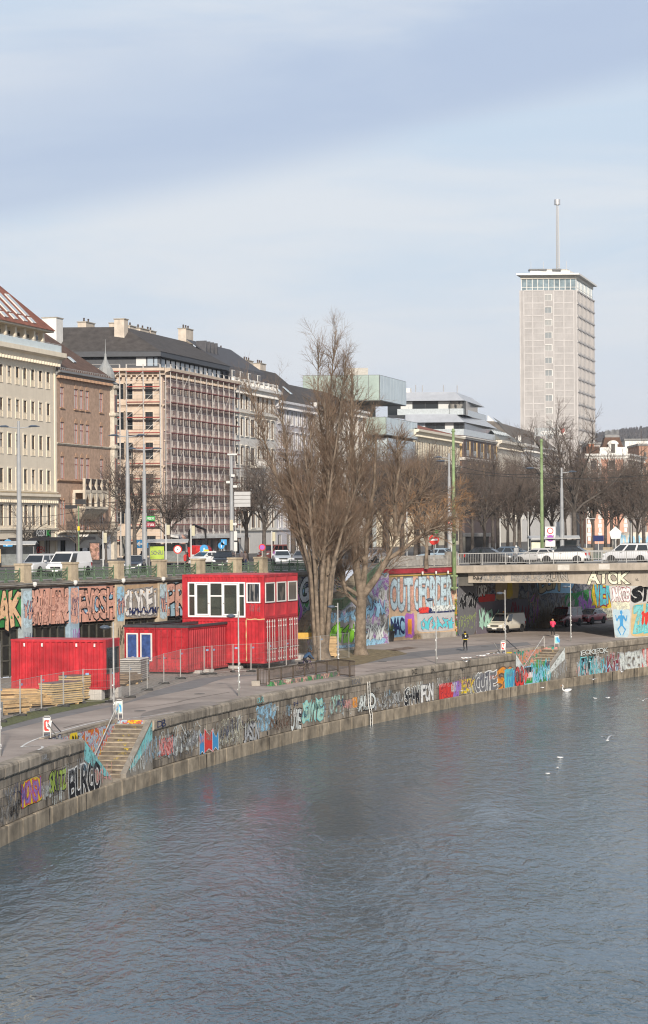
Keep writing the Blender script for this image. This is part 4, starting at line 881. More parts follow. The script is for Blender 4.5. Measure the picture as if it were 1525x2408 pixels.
# green masts
gm = M('mast_green', (.20, .275, .13), .6, .15, 2, streak=.2)
def mast(p, z0, z1, label, tag_=True, lamp=-1):
    t = thing('tram_mast', label, 'mast', (p.x, p.y, 0), 0, 'green masts on the bridge')
    mb = MB(); mb.tube([(0, 0, z0), (0, 0, z0 + 4), (0, 0, z1)], [.19, .18, .12], 12); mb.build('pole', gm, t, smooth=True)
    for z in (z0 + .6, z1 - 2.0, z1 - .3): MB().lathe([(.17, 0), (.19, .03), (.19, .1), (.17, .13)], 12, (0, 0, z)).build('collar', gm, t)
    if lamp:
        MB().tube([(0, 0, z1 - 3.6), (lamp * .3, 0, z1 - 3.0), (lamp * .8, 0, z1 - 2.95)], .03, 5).build('arm', M('galvanised', (.5, .49, .46)), t)
        MB().loft([[(lamp * .8 + lamp * x, .22 * w * math.cos(q), z1 - 2.98 + .10 * w * math.sin(q)) for q in [i * math.pi / 4 for i in range(8)]] for x, w in ((0, .5), (.25, 1), (.6, .9), (.85, .2))]).build('lamp_head', M('lamp_dark', (.07, .09, .12), .4, .05), t)
    return t
g1 = at(1068.5, 1300, 211.2); m1 = mast(g1, at(1068, 1388, 211.2).z, at(1066, 1008, 211.2).z, 'green tapered mast bolted to the near corner of the bridge')
for z in (4.5, 5.6): MB().box(-.32, .32, -.15, .3, z, z + .14).build('bracket', gm, m1)
graf(m1, lambda u, z, o: Vector((.185 * math.sin(u), -.185 * math.cos(u) - o, z)), 'D', -.6, .6, 8.6, 9.3, 'black', 'black', seed=1, fat=(0.0, 0.0)); scrawl(m1, lambda u, z, o: Vector((.187 * math.sin(u), -.187 * math.cos(u) - o, z)), -.5, .5, 7.2, 8.7, 'black', n=1, w=.06, seed=3, off=.01)
g2 = at(1275.5, 1290, 233); mast(g2, STREET, at(1274, 1032, 233).z, 'green tapered mast behind the bus shelter across the bridge')
# ------------------------------------------------------------------ buildings
def glass_mat(name, base=(.02, .025, .03), cur=(.40, .38, .34), amt=.35, rough=.08):
    if name in MATS: return MATS[name]
    m = bpy.data.materials.new(name); m.use_nodes = True; MATS[name] = m; t = m.node_tree; b = t.nodes['Principled BSDF']
    b.inputs['Roughness'].default_value = rough; b.inputs['Specular IOR Level'].default_value = .35
    oi = t.nodes.new('ShaderNodeObjectInfo'); co = t.nodes.new('ShaderNodeTexCoord')
    mp = N(t, 'ShaderNodeMapping'); mp.inputs['Scale'].default_value = (5, 1, .6); t.links.new(co.outputs['Object'], mp.inputs[0])
    n = N(t, 'ShaderNodeTexNoise', Scale=1.2, Detail=3.0); t.links.new(mp.outputs[0], n.inputs['Vector'])
    ad = N(t, 'ShaderNodeMath', operation='ADD'); t.links.new(oi.outputs['Random'], ad.inputs[0]); t.links.new(n.outputs[0], ad.inputs[1])
    mr = N(t, 'ShaderNodeMapRange'); mr.inputs[1].default_value = 1.5 - amt; mr.inputs[2].default_value = 1.6 - amt; mr.inputs[4].default_value = .85; t.links.new(ad.outputs[0], mr.inputs[0])
    mx = N(t, 'ShaderNodeMix', data_type='RGBA'); t.links.new(mr.outputs[0], mx.inputs[0]); mx.inputs[6].default_value = base + (1,); mx.inputs[7].default_value = cur + (1,)
    t.links.new(mx.outputs[2], b.inputs['Base Color']); return m
GLS = glass_mat('window_glass'); GLD = glass_mat('window_glass_dark', cur=(.26, .25, .23), amt=.24)
WIN = {}
def window_meshes(w, h, style, fm, gl, sm):
    key = (round(w, 2), round(h, 2), style, fm.name, gl.name, sm.name if sm else '')
    if key in WIN: return WIN[key]
    fr = MB(); b = .05; y0, y1 = .05, .12
    fr.box(-w / 2, -w / 2 + b, y0, y1, 0, h); fr.box(w / 2 - b, w / 2, y0, y1, 0, h); fr.box(-w / 2 + b, w / 2 - b, y0, y1, 0, b); fr.box(-w / 2 + b, w / 2 - b, y0, y1, h - b, h)
    if 'c' in style: fr.box(-.025, .025, y0 - .005, y1, b, h - b)
    if 't' in style:
        fr.box(-w / 2 + b, -.04 if 'c' in style else w / 2 - b, y0 - .002, y1, h * .66, h * .66 + .08)
        if 'c' in style: fr.box(.04, w / 2 - b, y0 - .002, y1, h * .66, h * .66 + .08)
    pn = MB(); pn.quad((-w / 2, .10, 0), (w / 2, .10, 0), (w / 2, .10, h), (-w / 2, .10, h))
    su = None
    if sm:
        su = MB(); t = .16
        if 's' in style: su.box(-w / 2 - .2, w / 2 + .2, -.16, -.0, -.16, -.02)
        if 'f' in style:
            su.box(-w / 2 - t, -w / 2, -.06, 0, -.02, h + t); su.box(w / 2, w / 2 + t, -.06, 0, -.02, h + t); su.box(-w / 2, w / 2, -.06, 0, h, h + t)
        if 'h' in style: su.box(-w / 2 - .25, w / 2 + .25, -.28, 0, h + .22, h + .36)
        if 'p' in style: su.prism([(-w / 2 - .25, 0, h + .36), (w / 2 + .25, 0, h + .36), (0, 0, h + .8)], (0, -.22, 0))
        if 'a' in style:
            n = 8; P = [(-w / 2, 0, h)] + [(w / 2 * math.cos(math.pi * (1 - k / n)), 0, h + w * .5 * math.sin(math.pi * k / n)) for k in range(n + 1)]
            su.prism(P, (0, -.05, 0))
        if 'g' in style: su.box(-w / 2, w / 2, -.06, -.02, .0, .06); [su.box(-w / 2 + w * k / 8 - .012, -w / 2 + w * k / 8 + .012, -.05, -.03, 0, .75) for k in range(9)]; su.box(-w / 2, w / 2, -.06, -.02, .72, .76)
        su = su.mesh('surround', sm) if su.v else None
    WIN[key] = (fr.mesh('frame', fm), pn.mesh('pane', gl), su); return WIN[key]
def facade(parent, o, a, L, z0, z1, wins, wall_m, frame_m, gl=None, sur=None, name='wall', rev=.13):
    """a wall with real openings; wins = (u, z, w, h, style)"""
    gl = gl or GLS
    us = sorted({0.0, L, *[round(v, 3) for w in wins for v in (w[0] - w[2] / 2, w[0] + w[2] / 2)]}); zs = sorted({z0, z1, *[round(v, 3) for w in wins for v in (w[1], w[1] + w[3])]})
    us = [u for u in us if -1e-6 <= u <= L + 1e-6]; zs = [z for z in zs if z0 - 1e-6 <= z <= z1 + 1e-6]
    mb = MB()
    for i in range(len(us) - 1):
        um = (us[i] + us[i + 1]) / 2; col = [w for w in wins if abs(um - w[0]) < w[2] / 2]
        j = 0
        while j < len(zs) - 1:
            if any(w[1] < (zs[j] + zs[j + 1]) / 2 < w[1] + w[3] for w in col): j += 1; continue
            k = j
            while k + 1 < len(zs) - 1 and not any(w[1] < (zs[k + 1] + zs[k + 2]) / 2 < w[1] + w[3] for w in col): k += 1
            mb.quad((us[i], 0, zs[j]), (us[i + 1], 0, zs[j]), (us[i + 1], 0, zs[k + 1]), (us[i], 0, zs[k + 1])); j = k + 1
    for u, z, w, h, st in wins:
        x0, x1 = u - w / 2, u + w / 2
        mb.quad((x0, 0, z), (x0, rev, z), (x0, rev, z + h), (x0, 0, z + h)); mb.quad((x1, rev, z), (x1, 0, z), (x1, 0, z + h), (x1, rev, z + h))
        mb.quad((x0, 0, z), (x1, 0, z), (x1, rev, z), (x0, rev, z)); mb.quad((x0, rev, z + h), (x1, rev, z + h), (x1, 0, z + h), (x0, 0, z + h))
    mb.build(name, wall_m, parent, (o[0], o[1], 0), a)
    ca, sa = math.cos(a), math.sin(a)
    for u, z, w, h, st in wins:
        fr, pn, su = window_meshes(w, h, st, frame_m, gl, sur)
        wo = link('window', fr, parent, (o[0] + u * ca, o[1] + u * sa, z), a); link('pane', pn, wo)
        if su: link('surround', su, wo)
def ledge(parent, o, a, L, z, h, d, m, name='cornice', ends=.0, brackets=0, bm=None):
    mb = MB(); mb.loft([[(x, -y, zz) for y, zz in ((-.1, z), (d * .35, z), (d * .5, z + h * .4), (d, z + h * .6), (d, z + h), (-.1, z + h))] for x in (-ends, L + ends)])
    ob = mb.build(name, m, parent, (o[0], o[1], 0), a)
    if brackets:
        b = MB()
        for k in range(int(L / brackets)): x = (k + .5) * brackets; b.box(x - .1, x + .1, -d * .75, 0, z - .28, z + .02)
        b.build('brackets', bm or m, ob)
    return ob
FD = Vector((.275, 1.0)).normalized(); FA = ang(FD); F0 = Vector((-33.0, 255.0))
def fs(px):
    D = 103.1 / (.275 - (px - 762.5) / F); return (D - 255) / FD.y
def fpt(px): return F0 + FD * fs(px)
def zat(px, py, D): return at(px, py, D).z
def bldg(name, label, px, back=14.0):
    p = fpt(px); return thing(name, label, 'building', (p.x, p.y, 0), FA)
def body(t, L, back, z1, m, x0=0.0):           # the other three sides
    mb = MB(); z0 = STREET; mb.quad((x0, back, z0), (x0, 0, z0), (x0, 0, z1), (x0, back, z1)); mb.quad((L, 0, z0), (L, back, z0), (L, back, z1), (L, 0, z1)); mb.quad((L, back, z0), (x0, back, z0), (x0, back, z1), (L, back, z1)); mb.quad((x0, 0.3, z1), (L, 0.3, z1), (L, back, z1), (x0, back, z1))
    return mb.build('side_walls', m, t)
def chimney(t, x, y, z, w, d, h, m, pots=3):
    c = MB().box(x - w / 2, x + w / 2, y - d / 2, y + d / 2, z, z + h).build('chimney', m, t)
    MB().box(x - w / 2 - .1, x + w / 2 + .1, y - d / 2 - .1, y + d / 2 + .1, z + h, z + h + .12).build('chimney_cap', M('cap_concrete', (.36, .33, .28), .9, .1), c)
    for k in range(pots): MB().lathe([(.14, 0), (.11, .4), (.16, .45), (.05, .55)], 8, (x - w / 2 + w * (k + .5) / pots, y, z + h + .12)).build('chimney_pot', M('pot_dark', (.08, .06, .05), .8, .1), c)
def tile_roof(t, pts, m, name='roof'):
    mb = MB()
    for p in pts: mb.poly(p)
    return mb.build(name, m, t)
def tile_mat(name, col, sc_=1.0):
    m = M(name, col, .8, .22, 1.2, rand=0)
    t = m.node_tree; co = t.nodes.new('ShaderNodeTexCoord'); w = N(t, 'ShaderNodeTexWave', wave_type='BANDS', bands_direction='Z', Scale=3.2 * sc_, Distortion=.4, Detail=2.0); t.links.new(co.outputs['Object'], w.inputs['Vector'])
    bp = N(t, 'ShaderNodeBump', Strength=.6, Distance=.06); t.links.new(w.outputs[0], bp.inputs['Height']); t.links.new(bp.outputs[0], t.nodes['Principled BSDF'].inputs['Normal']); return m
red_tile = tile_mat('red_tiles', (.25, .092, .058)); brown_tile = tile_mat('brown_tiles', (.12, .07, .05)); dark_roof = tile_mat('slate_roof', (.070, .062, .058)); grey_roof = M('zinc_roof', (.20, .20, .20), .5, .12, .8); 
win_brown = M('window_brown', (.10, .055, .03), .6, .1); win_white = M('window_white', (.62, .61, .58), .5, .05); win_dark = M('window_dark', (.06, .055, .05), .5, .1); win_red = M('window_oxide', (.27, .10, .085), .6, .1)
chim_m = M('chimney_render', (.55, .48, .40), .9, .12, 1, streak=.2); white_r = M('white_render', (.70, .69, .66), .85, .06, 1, streak=.12)

# --- cream office building
cream = M('cream_render', (.70, .62, .50), .85, .05, .5, streak=.08); cream_t = M('cream_trim', (.74, .66, .53), .85, .05, .8, streak=.12)
PX0_ = -70; b = bldg('office_building', 'cream six-storey office building with red tiled roof at the left edge', PX0_); S0 = fs(PX0_); L = fs(134) - S0
cols = [fs(px) - S0 for px in (-52, -33, -14, 5, 25, 44, 61.5, 80, 98, 116)]
rows = [(26.25, 1.95), (22.5, 2.1), (18.5, 2.3), (14.6, 2.35), (10.7, 2.3)]
ws = [(u, z, .95, h, 'tfg' if z > 14 else 'tf') for u in cols for z, h in rows]
ws += [(fs(px) - S0, STREET + .1, 2.0, 2.6, 'c') for px in (-45, -20, 8, 34)] + [(fs(px) - S0, STREET + .1, 1.7, 2.7, 'c') for px in (88, 112)]
facade(b, (0, 0), 0, L, STREET, 29.2, ws, cream, win_brown, sur=cream_t)
body(b, L, 16, 29.2, cream)
ledge(b, (0, 0), 0, L, 29.2, 1.3, 1.1, cream_t, ends=.8, brackets=.8); ledge(b, (0, 0), 0, L, 13.5, .75, .55, cream_t, 'string_course', .1, .6); ledge(b, (0, 0), 0, L, 9.95, .45, .3, cream_t, 'string_course'); ledge(b, (0, 0), 0, L, 14.3, .25, .3, cream_t, 'string_course')
lt = MB(); lt.box(0, L, 2.2, 2.4, 30.5, 32.9); lt.build('loggia_wall', cream, b)
for k in range(9): x = 1.2 + k * L / 9; MB().box(x, x + .45, .9, 1.5, 30.5, 32.9).build('loggia_pier', cream_t, b)
for k in range(9): x = 1.9 + k * L / 9; p_ = MB().box(x, x + 1.6, 2.1, 2.18, 30.6, 32.6).build('loggia_window', win_white, b); MB().quad((x + .1, 2.08, 30.7), (x + 1.5, 2.08, 30.7), (x + 1.5, 2.08, 32.5), (x + .1, 2.08, 32.5)).build('pane', GLS, p_)
clear_g = M('balustrade_glass', (.55, .62, .64), .15, .05)
MB().box(0, L + .3, -.65, -.6, 30.5, 31.35).build('glass_balustrade', clear_g, b); rb = MB(); rb.tube([(0, -.62, 31.45), (L + .3, -.62, 31.45)], .03, 5); [rb.tube([(x, -.62, 30.5), (x, -.62, 31.45)], .025, 4) for x in np.arange(0, L, 1.3)]; rb.build('rail', steel_r, b)
MB().box(-.2, L + .4, .3, 16, 32.9, 33.15).build('eave', cream_t, b)
ro = tile_roof(b, [[(-.3, .1, 33.1), (L + .5, .1, 33.1), (L - 5.2, 6.5, 39.5), (-.3, 6.5, 39.5)], [(L + .5, .1, 33.1), (L + .5, 16, 33.1), (L - 5.2, 9.5, 39.5), (L - 5.2, 6.5, 39.5)], [(-.3, 6.5, 39.5), (L - 5.2, 6.5, 39.5), (L - 5.2, 9.5, 39.5), (-.3, 9.5, 39.5)]], red_tile)
rn = Vector((0, -6.4, 6.4)).normalized()
def on_roof(u, t_, o=0.06): return Vector((u, .1 + 6.4 * t_, 33.1 + 6.4 * t_)) + rn * o
for k, u in enumerate((L - 12.8, L - 10.1, L - 7.4, L - 4.9)):
    for t0_, t1_ in ((.20, .60), (.07, .17)):
        w = MB(); w.loft([[on_roof(u - .55, t0_, o_), on_roof(u + .55, t0_, o_), on_roof(u + .55, t1_, o_), on_roof(u - .55, t1_, o_)] for o_ in (.0, .12)]); so = w.build('skylight', win_white, b)
        MB().quad(on_roof(u - .45, t0_ + .02, .13), on_roof(u + .45, t0_ + .02, .13), on_roof(u + .45, t1_ - .02, .13), on_roof(u - .45, t1_ - .02, .13)).build('pane', M('sky_glass', (.42, .48, .52), .1, .1), so)
rb = MB(); rb.tube([(L - 6, 6.5, 40.2), (L - 16, 6.5, 40.2)], .04, 4); [rb.tube([(x, 6.5, 39.4), (x, 6.5, 40.2)], .03, 4) for x in (L - 6, L - 9, L - 12, L - 15)]; rb.build('ridge_rail', steel_r, b)
aw = MB().box(fs(20) - S0, fs(190) - S0 - .2, -2.0, .0, 9.0, 9.35).build('awning', M('awning_dark', (.045, .042, .045), .8, .1), b)
fp = lambda u, z, o: Vector((u, -o, z))
MB().box(fs(76) - S0, fs(116) - S0, -.25, -.02, 9.42, 10.25).build('shop_sign', M('sign_black', (.02, .02, .02), .6, .05), b)
graf(b, fp, 'RODRI', fs(82) - S0, fs(107) - S0, 9.48, 10.15, 'white', 'white', jit=0, seed=1, off=.27, fat=(0.0, 0.0)); graf(b, fp, 'K', fs(106) - S0, fs(114) - S0, 9.48, 10.2, 'green', 'green', jit=0, seed=2, off=.28, fat=(.035, .035)); graf(b, fp, 'UCHEN', fs(58) - S0, fs(77) - S0, 9.5, 9.95, 'black', 'black', jit=0, seed=3, off=.05, fat=(0.0, 0.0)); graf(b, fp, 'SCHOEN', fs(70) - S0, fs(104) - S0, 7.6, 8.3, 'red', 'red', jit=0, seed=3, off=.05, fat=(0.0, 0.0))
MB().box(L - .5, L, -.12, 0, STREET, 30).build('downpipe', cream_t, b)

# --- brick house with corner turret
brick = M('brown_brick', (.43, .295, .215), .9, .16, 2.0, bump=.2, bscale=16, streak=.2); ivory = M('ivory_stone', (.56, .50, .41), .85, .15, 1.5, streak=.25); terr = M('terracotta', (.42, .27, .18), .85, .12, 2)
b = bldg('brick_house', 'brown brick house with pointed windows and onion-topped corner turret', 134.5); S0 = fs(134.5); L = fs(262) - S0
u1, ut, u5 = fs(149) - S0, [fs(x) - S0 for x in (182, 195, 208.5)], fs(241) - S0
ws = []
for z, h, st in ((24.4, 2.35, 'cta'), (20.3, 2.4, 'cta'), (16.1, 2.6, 'cta')): ws += [(u, z, 1.05, h, st + 's') for u in [u1] + ut + [u5]]
ws += [(u + d, 10.7, .62, 2.9, 'ta') for u in (u1, u5) for d in (-.42, .42)] + [(u, 10.2, 1.0, 2.2, 'ct') for u in ut]
facade(b, (0, 0), 0, L, 9.75, 28.1, ws, brick, win_red, sur=terr, gl=glass_mat('curtained_glass', (.16, .17, .18), (.60, .58, .55), 1.1))
ws = [(u1, STREET + .1, 1.6, 2.4, 'ca'), (ut[0] + .6, STREET + .1, 2.4, 2.6, 'c'), (ut[2] + .6, STREET + .1, 1.8, 2.6, 'c'), (u5, STREET + .1, 1.6, 2.4, 'ca')]
facade(b, (0, 0), 0, L, STREET, 9.75, ws, M('white_ground_floor', (.60, .60, .60), .8, .08), win_dark, gl=GLD, name='shop_wall', sur=white_r)
graf(b, fp, 'TEA17', fs(217) - S0, fs(236) - S0, 8.55, 9.1, 'black', 'black', jit=0, seed=1, off=.03, fat=(0.0, 0.0))
body(b, L, 15, 28.1, brick)
ledge(b, (0, 0), 0, L, 28.0, .6, .7, grey_roof, ends=.3, brackets=.45, bm=terr); ledge(b, (0, 0), 0, L, 20.0, .25, .22, ivory, 'string_course'); ledge(b, (0, 0), 0, L, 15.72, .28, .28, terr, 'string_course'); ledge(b, (0, 0), 0, L, 9.6, .35, .4, ivory, 'string_course')
tile_roof(b, [[(-.2, -.5, 28.6), (L, -.5, 28.6), (L - 6.0, 7, 34.6), (-.2, 7, 34.6)], [(L, -.5, 28.6), (L, 15, 28.6), (L - 6, 7, 34.6)]], brown_tile)
for u in (3.0, 9.0):
    q4 = [(u - .4, 1.2, 30.05), (u + .4, 1.2, 30.05), (u + .4, 2.0, 30.7), (u - .4, 2.0, 30.7)]; so = MB().prism(q4, (0, -.09, .12)).build('skylight', M('sky_glass', (.42, .48, .52)), b)
gd = MB(); gd.tube([(0, -.35, 28.95), (L, -.35, 28.95)], .03, 4); [gd.tube([(x, -.35, 28.6), (x, -.35, 28.95)], .025, 4) for x in np.arange(0, L, .6)]; gd.build('snow_guard', steel_r, b)
# white loggia balcony
bx0, bx1 = ut[0] - 1.2, ut[2] + 2.6; lo = MB(); lo.box(bx0, bx1, -1.6, 0, 12.6, 12.9); lo.box(bx0, bx1, -1.6, 0, 14.5, 14.85)
for k in range(5):
    x = bx0 + (bx1 - bx0) * k / 4; lo.box(x - .14, x + .14, -1.6, -1.3, 12.9, 16.2)
for x in (bx0, bx1): lo.box(x - .14, x + .14, -.3, -.0, 12.9, 14.5)
for k in range(4):
    x0_, x1_ = bx0 + (bx1 - bx0) * k / 4, bx0 + (bx1 - bx0) * (k + 1) / 4; xm = (x0_ + x1_) / 2
    lo.prism([(x0_ + .14, -1.55, 14.5), (xm, -1.55, 14.5), (x0_ + .14, -1.55, 13.5)], (0, .2, 0)); lo.prism([(xm, -1.55, 14.5), (x1_ - .14, -1.55, 14.5), (x1_ - .14, -1.55, 13.5)], (0, .2, 0))
lo.loft([[(bx0 + g, -1.6 + g, z), (bx1 - g, -1.6 + g, z), (bx1 - g, 0, z), (bx0 + g, 0, z)] for g, z in ((0, 12.6), (.5, 12.0), (1.2, 11.4))]); lob = lo.build('loggia', ivory, b)
lat = MB()
for k in range(4):
    x0_, x1_ = bx0 + (bx1 - bx0) * k / 4 + .15, bx0 + (bx1 - bx0) * (k + 1) / 4 - .15
    for j in range(7): t_ = j / 6; lat.tube([(x0_ + (x1_ - x0_) * t_, -1.5, 14.85), (x0_ + (x1_ - x0_) * (1 - t_), -1.5, 16.1)], .05, 4)
lat.box(bx0, bx1, -1.54, -1.46, 16.05, 16.15); lat.build('lattice', M('lattice_dark', (.05, .04, .04), .7, .1), b)
def iron_balcony(x0_, x1_, z, d=1.0):
    o = MB().box(x0_, x1_, -d, 0, z - .2, z).build('balcony', ivory, b); m = MB(); n = int((x1_ - x0_) / .16)
    for k in range(n + 1): x = x0_ + (x1_ - x0_) * k / n; m.tube([(x, -d + .05, z), (x, -d + .05 - .1 * (k % 2), z + .5), (x, -d + .05, z + 1.0)], .022, 4)
    m.box(x0_, x1_, -d + .01, -d + .09, z + .96, z + 1.03); m.build('balcony_rail', M('wrought_iron', (.03, .025, .025), .6, .1), o)
iron_balcony(u1 - 1.3, u1 + 1.6, 10.1); iron_balcony(ut[0] - .6, L - 1.2, 10.1, 1.3)
MB().prism([(ut[0], 0, 8.0), (ut[0], 0, 9.6), (ut[0], -1.5, 9.6)], (7, 0, 0)).build('corbel', white_r, b)
# turret on the corner
tx, ty = L + .9, .9; oct_ = lambda r_, z: [(tx + r_ * math.cos(math.pi / 8 + k * math.pi / 4), ty + r_ * math.sin(math.pi / 8 + k * math.pi / 4), z) for k in range(8)]
mb = MB(); mb.loft([oct_(1.25, z) for z in (STREET, 10.0)] ); mb.loft([oct_(1.4, 10.0), oct_(1.4, 27.6)]); [mb.loft([oct_(1.5, z), oct_(1.65, z + .15), oct_(1.65, z + .4), oct_(1.5, z + .5)]) for z in (10, 15.5, 20.0, 24, 27.4)]; tu = mb.build('turret', ivory, b)
for z, h in ((24.6, 2.1), (20.7, 2.3), (16.3, 2.6), (11, 2.8)):
    for k in (5, 6, 7):
        w_ = math.pi / 8 + k * math.pi / 4 + math.pi / 8; c = Vector((tx + 1.32 * math.cos(w_), ty + 1.32 * math.sin(w_), z)); o = MB().box(-.34, .34, -.03, .03, 0, h).build('turret_window', win_red, tu, c, w_ + math.pi / 2); MB().quad((-.27, -.04, .08), (.27, -.04, .08), (.27, -.04, h - .1), (-.27, -.04, h - .1)).build('pane', GLD, o) if False else MB().quad((-.27, -.04, .08), (.27, -.04, .08), (.27, -.04, h - .1), (-.27, -.04, h - .1)).build('turret_pane', GLS, tu, c, w_ + math.pi / 2)
MB().lathe([(1.5, 0), (1.5, .2), (1.05, .4), (1.15, .8), (1.12, 1.3), (.85, 2.0), (.45, 2.6), (.22, 3.1), (.14, 3.6), (.15, 3.7), (.06, 3.9), (.02, 5.6)], 12, (tx, ty, 28.0)).build('onion_dome', M('dome_zinc', (.26, .27, .27), .5, .12, 1.2), b)

# --- corner block under scaffolding
beige = M('beige_render', (.52, .43, .345), .9, .10, .8, streak=.2); mauve = M('dusty_render', (.55, .435, .39), .9, .10, .8, streak=.25)
b = bldg('corner_building', 'beige corner block under scaffolding with dark roof and attic glazing', 385); S0 = fs(385); L = fs(549) - S0
rows = [(27.2, 2.0), (23.2, 2.3), (19.3, 2.2), (14.8, 2.6), (10.9, 2.3)]
us = [1.3 + k * (L - 2.4) / 10 for k in range(11)]
ws = [(u, z, 1.15, h, 'ctfsh' if z > 12 else 'ctf') for u in us for z, h in rows] + [(u, STREET + .2, 1.7, 2.5, 'c') for u in us]
facade(b, (0, 0), 0, L, STREET, 30.4, ws, mauve, win_white, gl=GLD, sur=beige)
# end face turned to the camera
ea = math.pi - FA + R(0); EW = 12.0; eo = (EW * math.cos(ea + 0), EW * math.sin(ea))     # local direction of world -x
dirw = Vector((-1, .02)); la = ang(dirw) - FA; ox, oy = EW * math.cos(la), EW * math.sin(la)
ws = [(EW - d, z, 1.0, h, 'ctf') for d in (1.75, 4.4, 5.5, 8.2, 9.3) for z, h in rows] + [(EW - d, STREET + .2, 1.6, 2.6, 'c') for d in (1.8, 5.0, 8.6)]
facade(b, (ox, oy), la + math.pi, EW, STREET, 30.4, ws, beige, win_dark, gl=GLD, sur=M('beige_trim', (.57, .48, .39), .9, .08))
mb = MB(); mb.poly([(ox, oy, 30.4), (0, 0, 30.4), (L, 0, 30.4), (L, 16, 30.4), (ox, oy + 10, 30.4)]); mb.quad((L, 0, STREET), (L, 16, STREET), (L, 16, 30.4), (L, 0, 30.4)); mb.build('side_walls', mauve, b)
ledge(b, (0, 0), 0, L, 30.3, .9, 1.3, beige, ends=.4, brackets=.7); ledge(b, (ox, oy), la + math.pi, EW, 30.3, .9, 1.3, beige, ends=.4, brackets=.7)
for z in (26.2, 18.2, 13.6): ledge(b, (0, 0), 0, L, z, .3, .3, beige, 'string_course'); ledge(b, (ox, oy), la + math.pi, EW, z, .3, .3, beige, 'string_course')
atm = M('attic_frame', (.045, .05, .06), .5, .1)
MB().box(.4, L - .5, .9, 8, 31.2, 31.5).build('attic_sill', atm, b); MB().box(.2, L - .2, .3, 8, 32.8, 33.5).build('attic_fascia', atm, b); MB().box(.6, L - .8, 1.3, 8, 31.5, 32.8).build('attic_wall', atm, b)
bright = glass_mat('attic_glass', (.30, .36, .42), (.62, .62, .60), .5)
for k in range(14): x = 1.0 + k * (L - 2.4) / 14; o = MB().box(x, x + 1.6, 1.18, 1.28, 31.55, 32.75).build('attic_window', atm, b); MB().quad((x + .06, 1.16, 31.6), (x + 1.5, 1.16, 31.6), (x + 1.5, 1.16, 32.7), (x + .06, 1.16, 32.7)).build('pane', bright, o)
def ef(u, d): return Vector((u * math.cos(la) + d * -math.sin(la) * -1 * 0 + 0, u * math.sin(la), 0)) + Vector((math.cos(la - math.pi / 2), math.sin(la - math.pi / 2), 0)) * d
mb = MB(); P = [ef(.2, .6), ef(EW, .6), ef(EW, 4), ef(.2, 4)]; mb.prism([(p.x, p.y, 31.2) for p in P], (0, 0, .3)); P2 = [ef(.2, .2), ef(EW, .2), ef(EW, 4), ef(.2, 4)]; mb.prism([(p.x, p.y, 32.8) for p in P2], (0, 0, .7)); P3 = [ef(.4, 1.0), ef(EW, 1.0), ef(EW, 4), ef(.4, 4)]; mb.prism([(p.x, p.y, 31.5) for p in P3], (0, 0, 1.3)); mb.build('end_attic', atm, b)
for u in (.7, 2.2): p, q_ = ef(u, .94), ef(u + 1.3, .94); MB().quad((p.x, p.y, 31.6), (q_.x, q_.y, 31.6), (q_.x, q_.y, 32.7), (p.x, p.y, 32.7)).build('end_attic_window', bright, b)
c0 = Vector((.1, .2, 33.45)); e1 = ef(EW + 14, .3); r0 = ef(3.5, 6.5); RZ = 37.2
tile_roof(b, [[(.1, .2, 33.45), (L + .1, .2, 33.45), (L + .1, 7, RZ), (4.6, 7, RZ)], [(e1.x, e1.y, 33.45), (.1, .2, 33.45), (4.6, 7, RZ), (e1.x + 3, e1.y + 9, RZ)], [(L + .1, .2, 33.45), (L + .1, 14, 33.45), (L + .1, 7, RZ)]], dark_roof)
for x, w_ in ((6.5, 3.4), (10.5, 2.4), (15.2, 3.6), (18.8, 2.2)): chimney(b, x, 8.5, RZ - 1.2, w_, 1.3, 1.75, chim_m, 2)
cg = ef(10.9, 8.0); chimney(b, cg.x, cg.y, RZ - 1.0, 3.2, 1.2, 1.7, chim_m, 2); cg = ef(5.8, 4.4); chimney(b, cg.x, cg.y, RZ - 2.8, 1.5, 1.4, 3.6, chim_m, 0)
cg = ef(14.6, 2.0); chimney(b, cg.x, cg.y, RZ - 4.0, 2.3, 2.0, 4.8, white_r, 0)

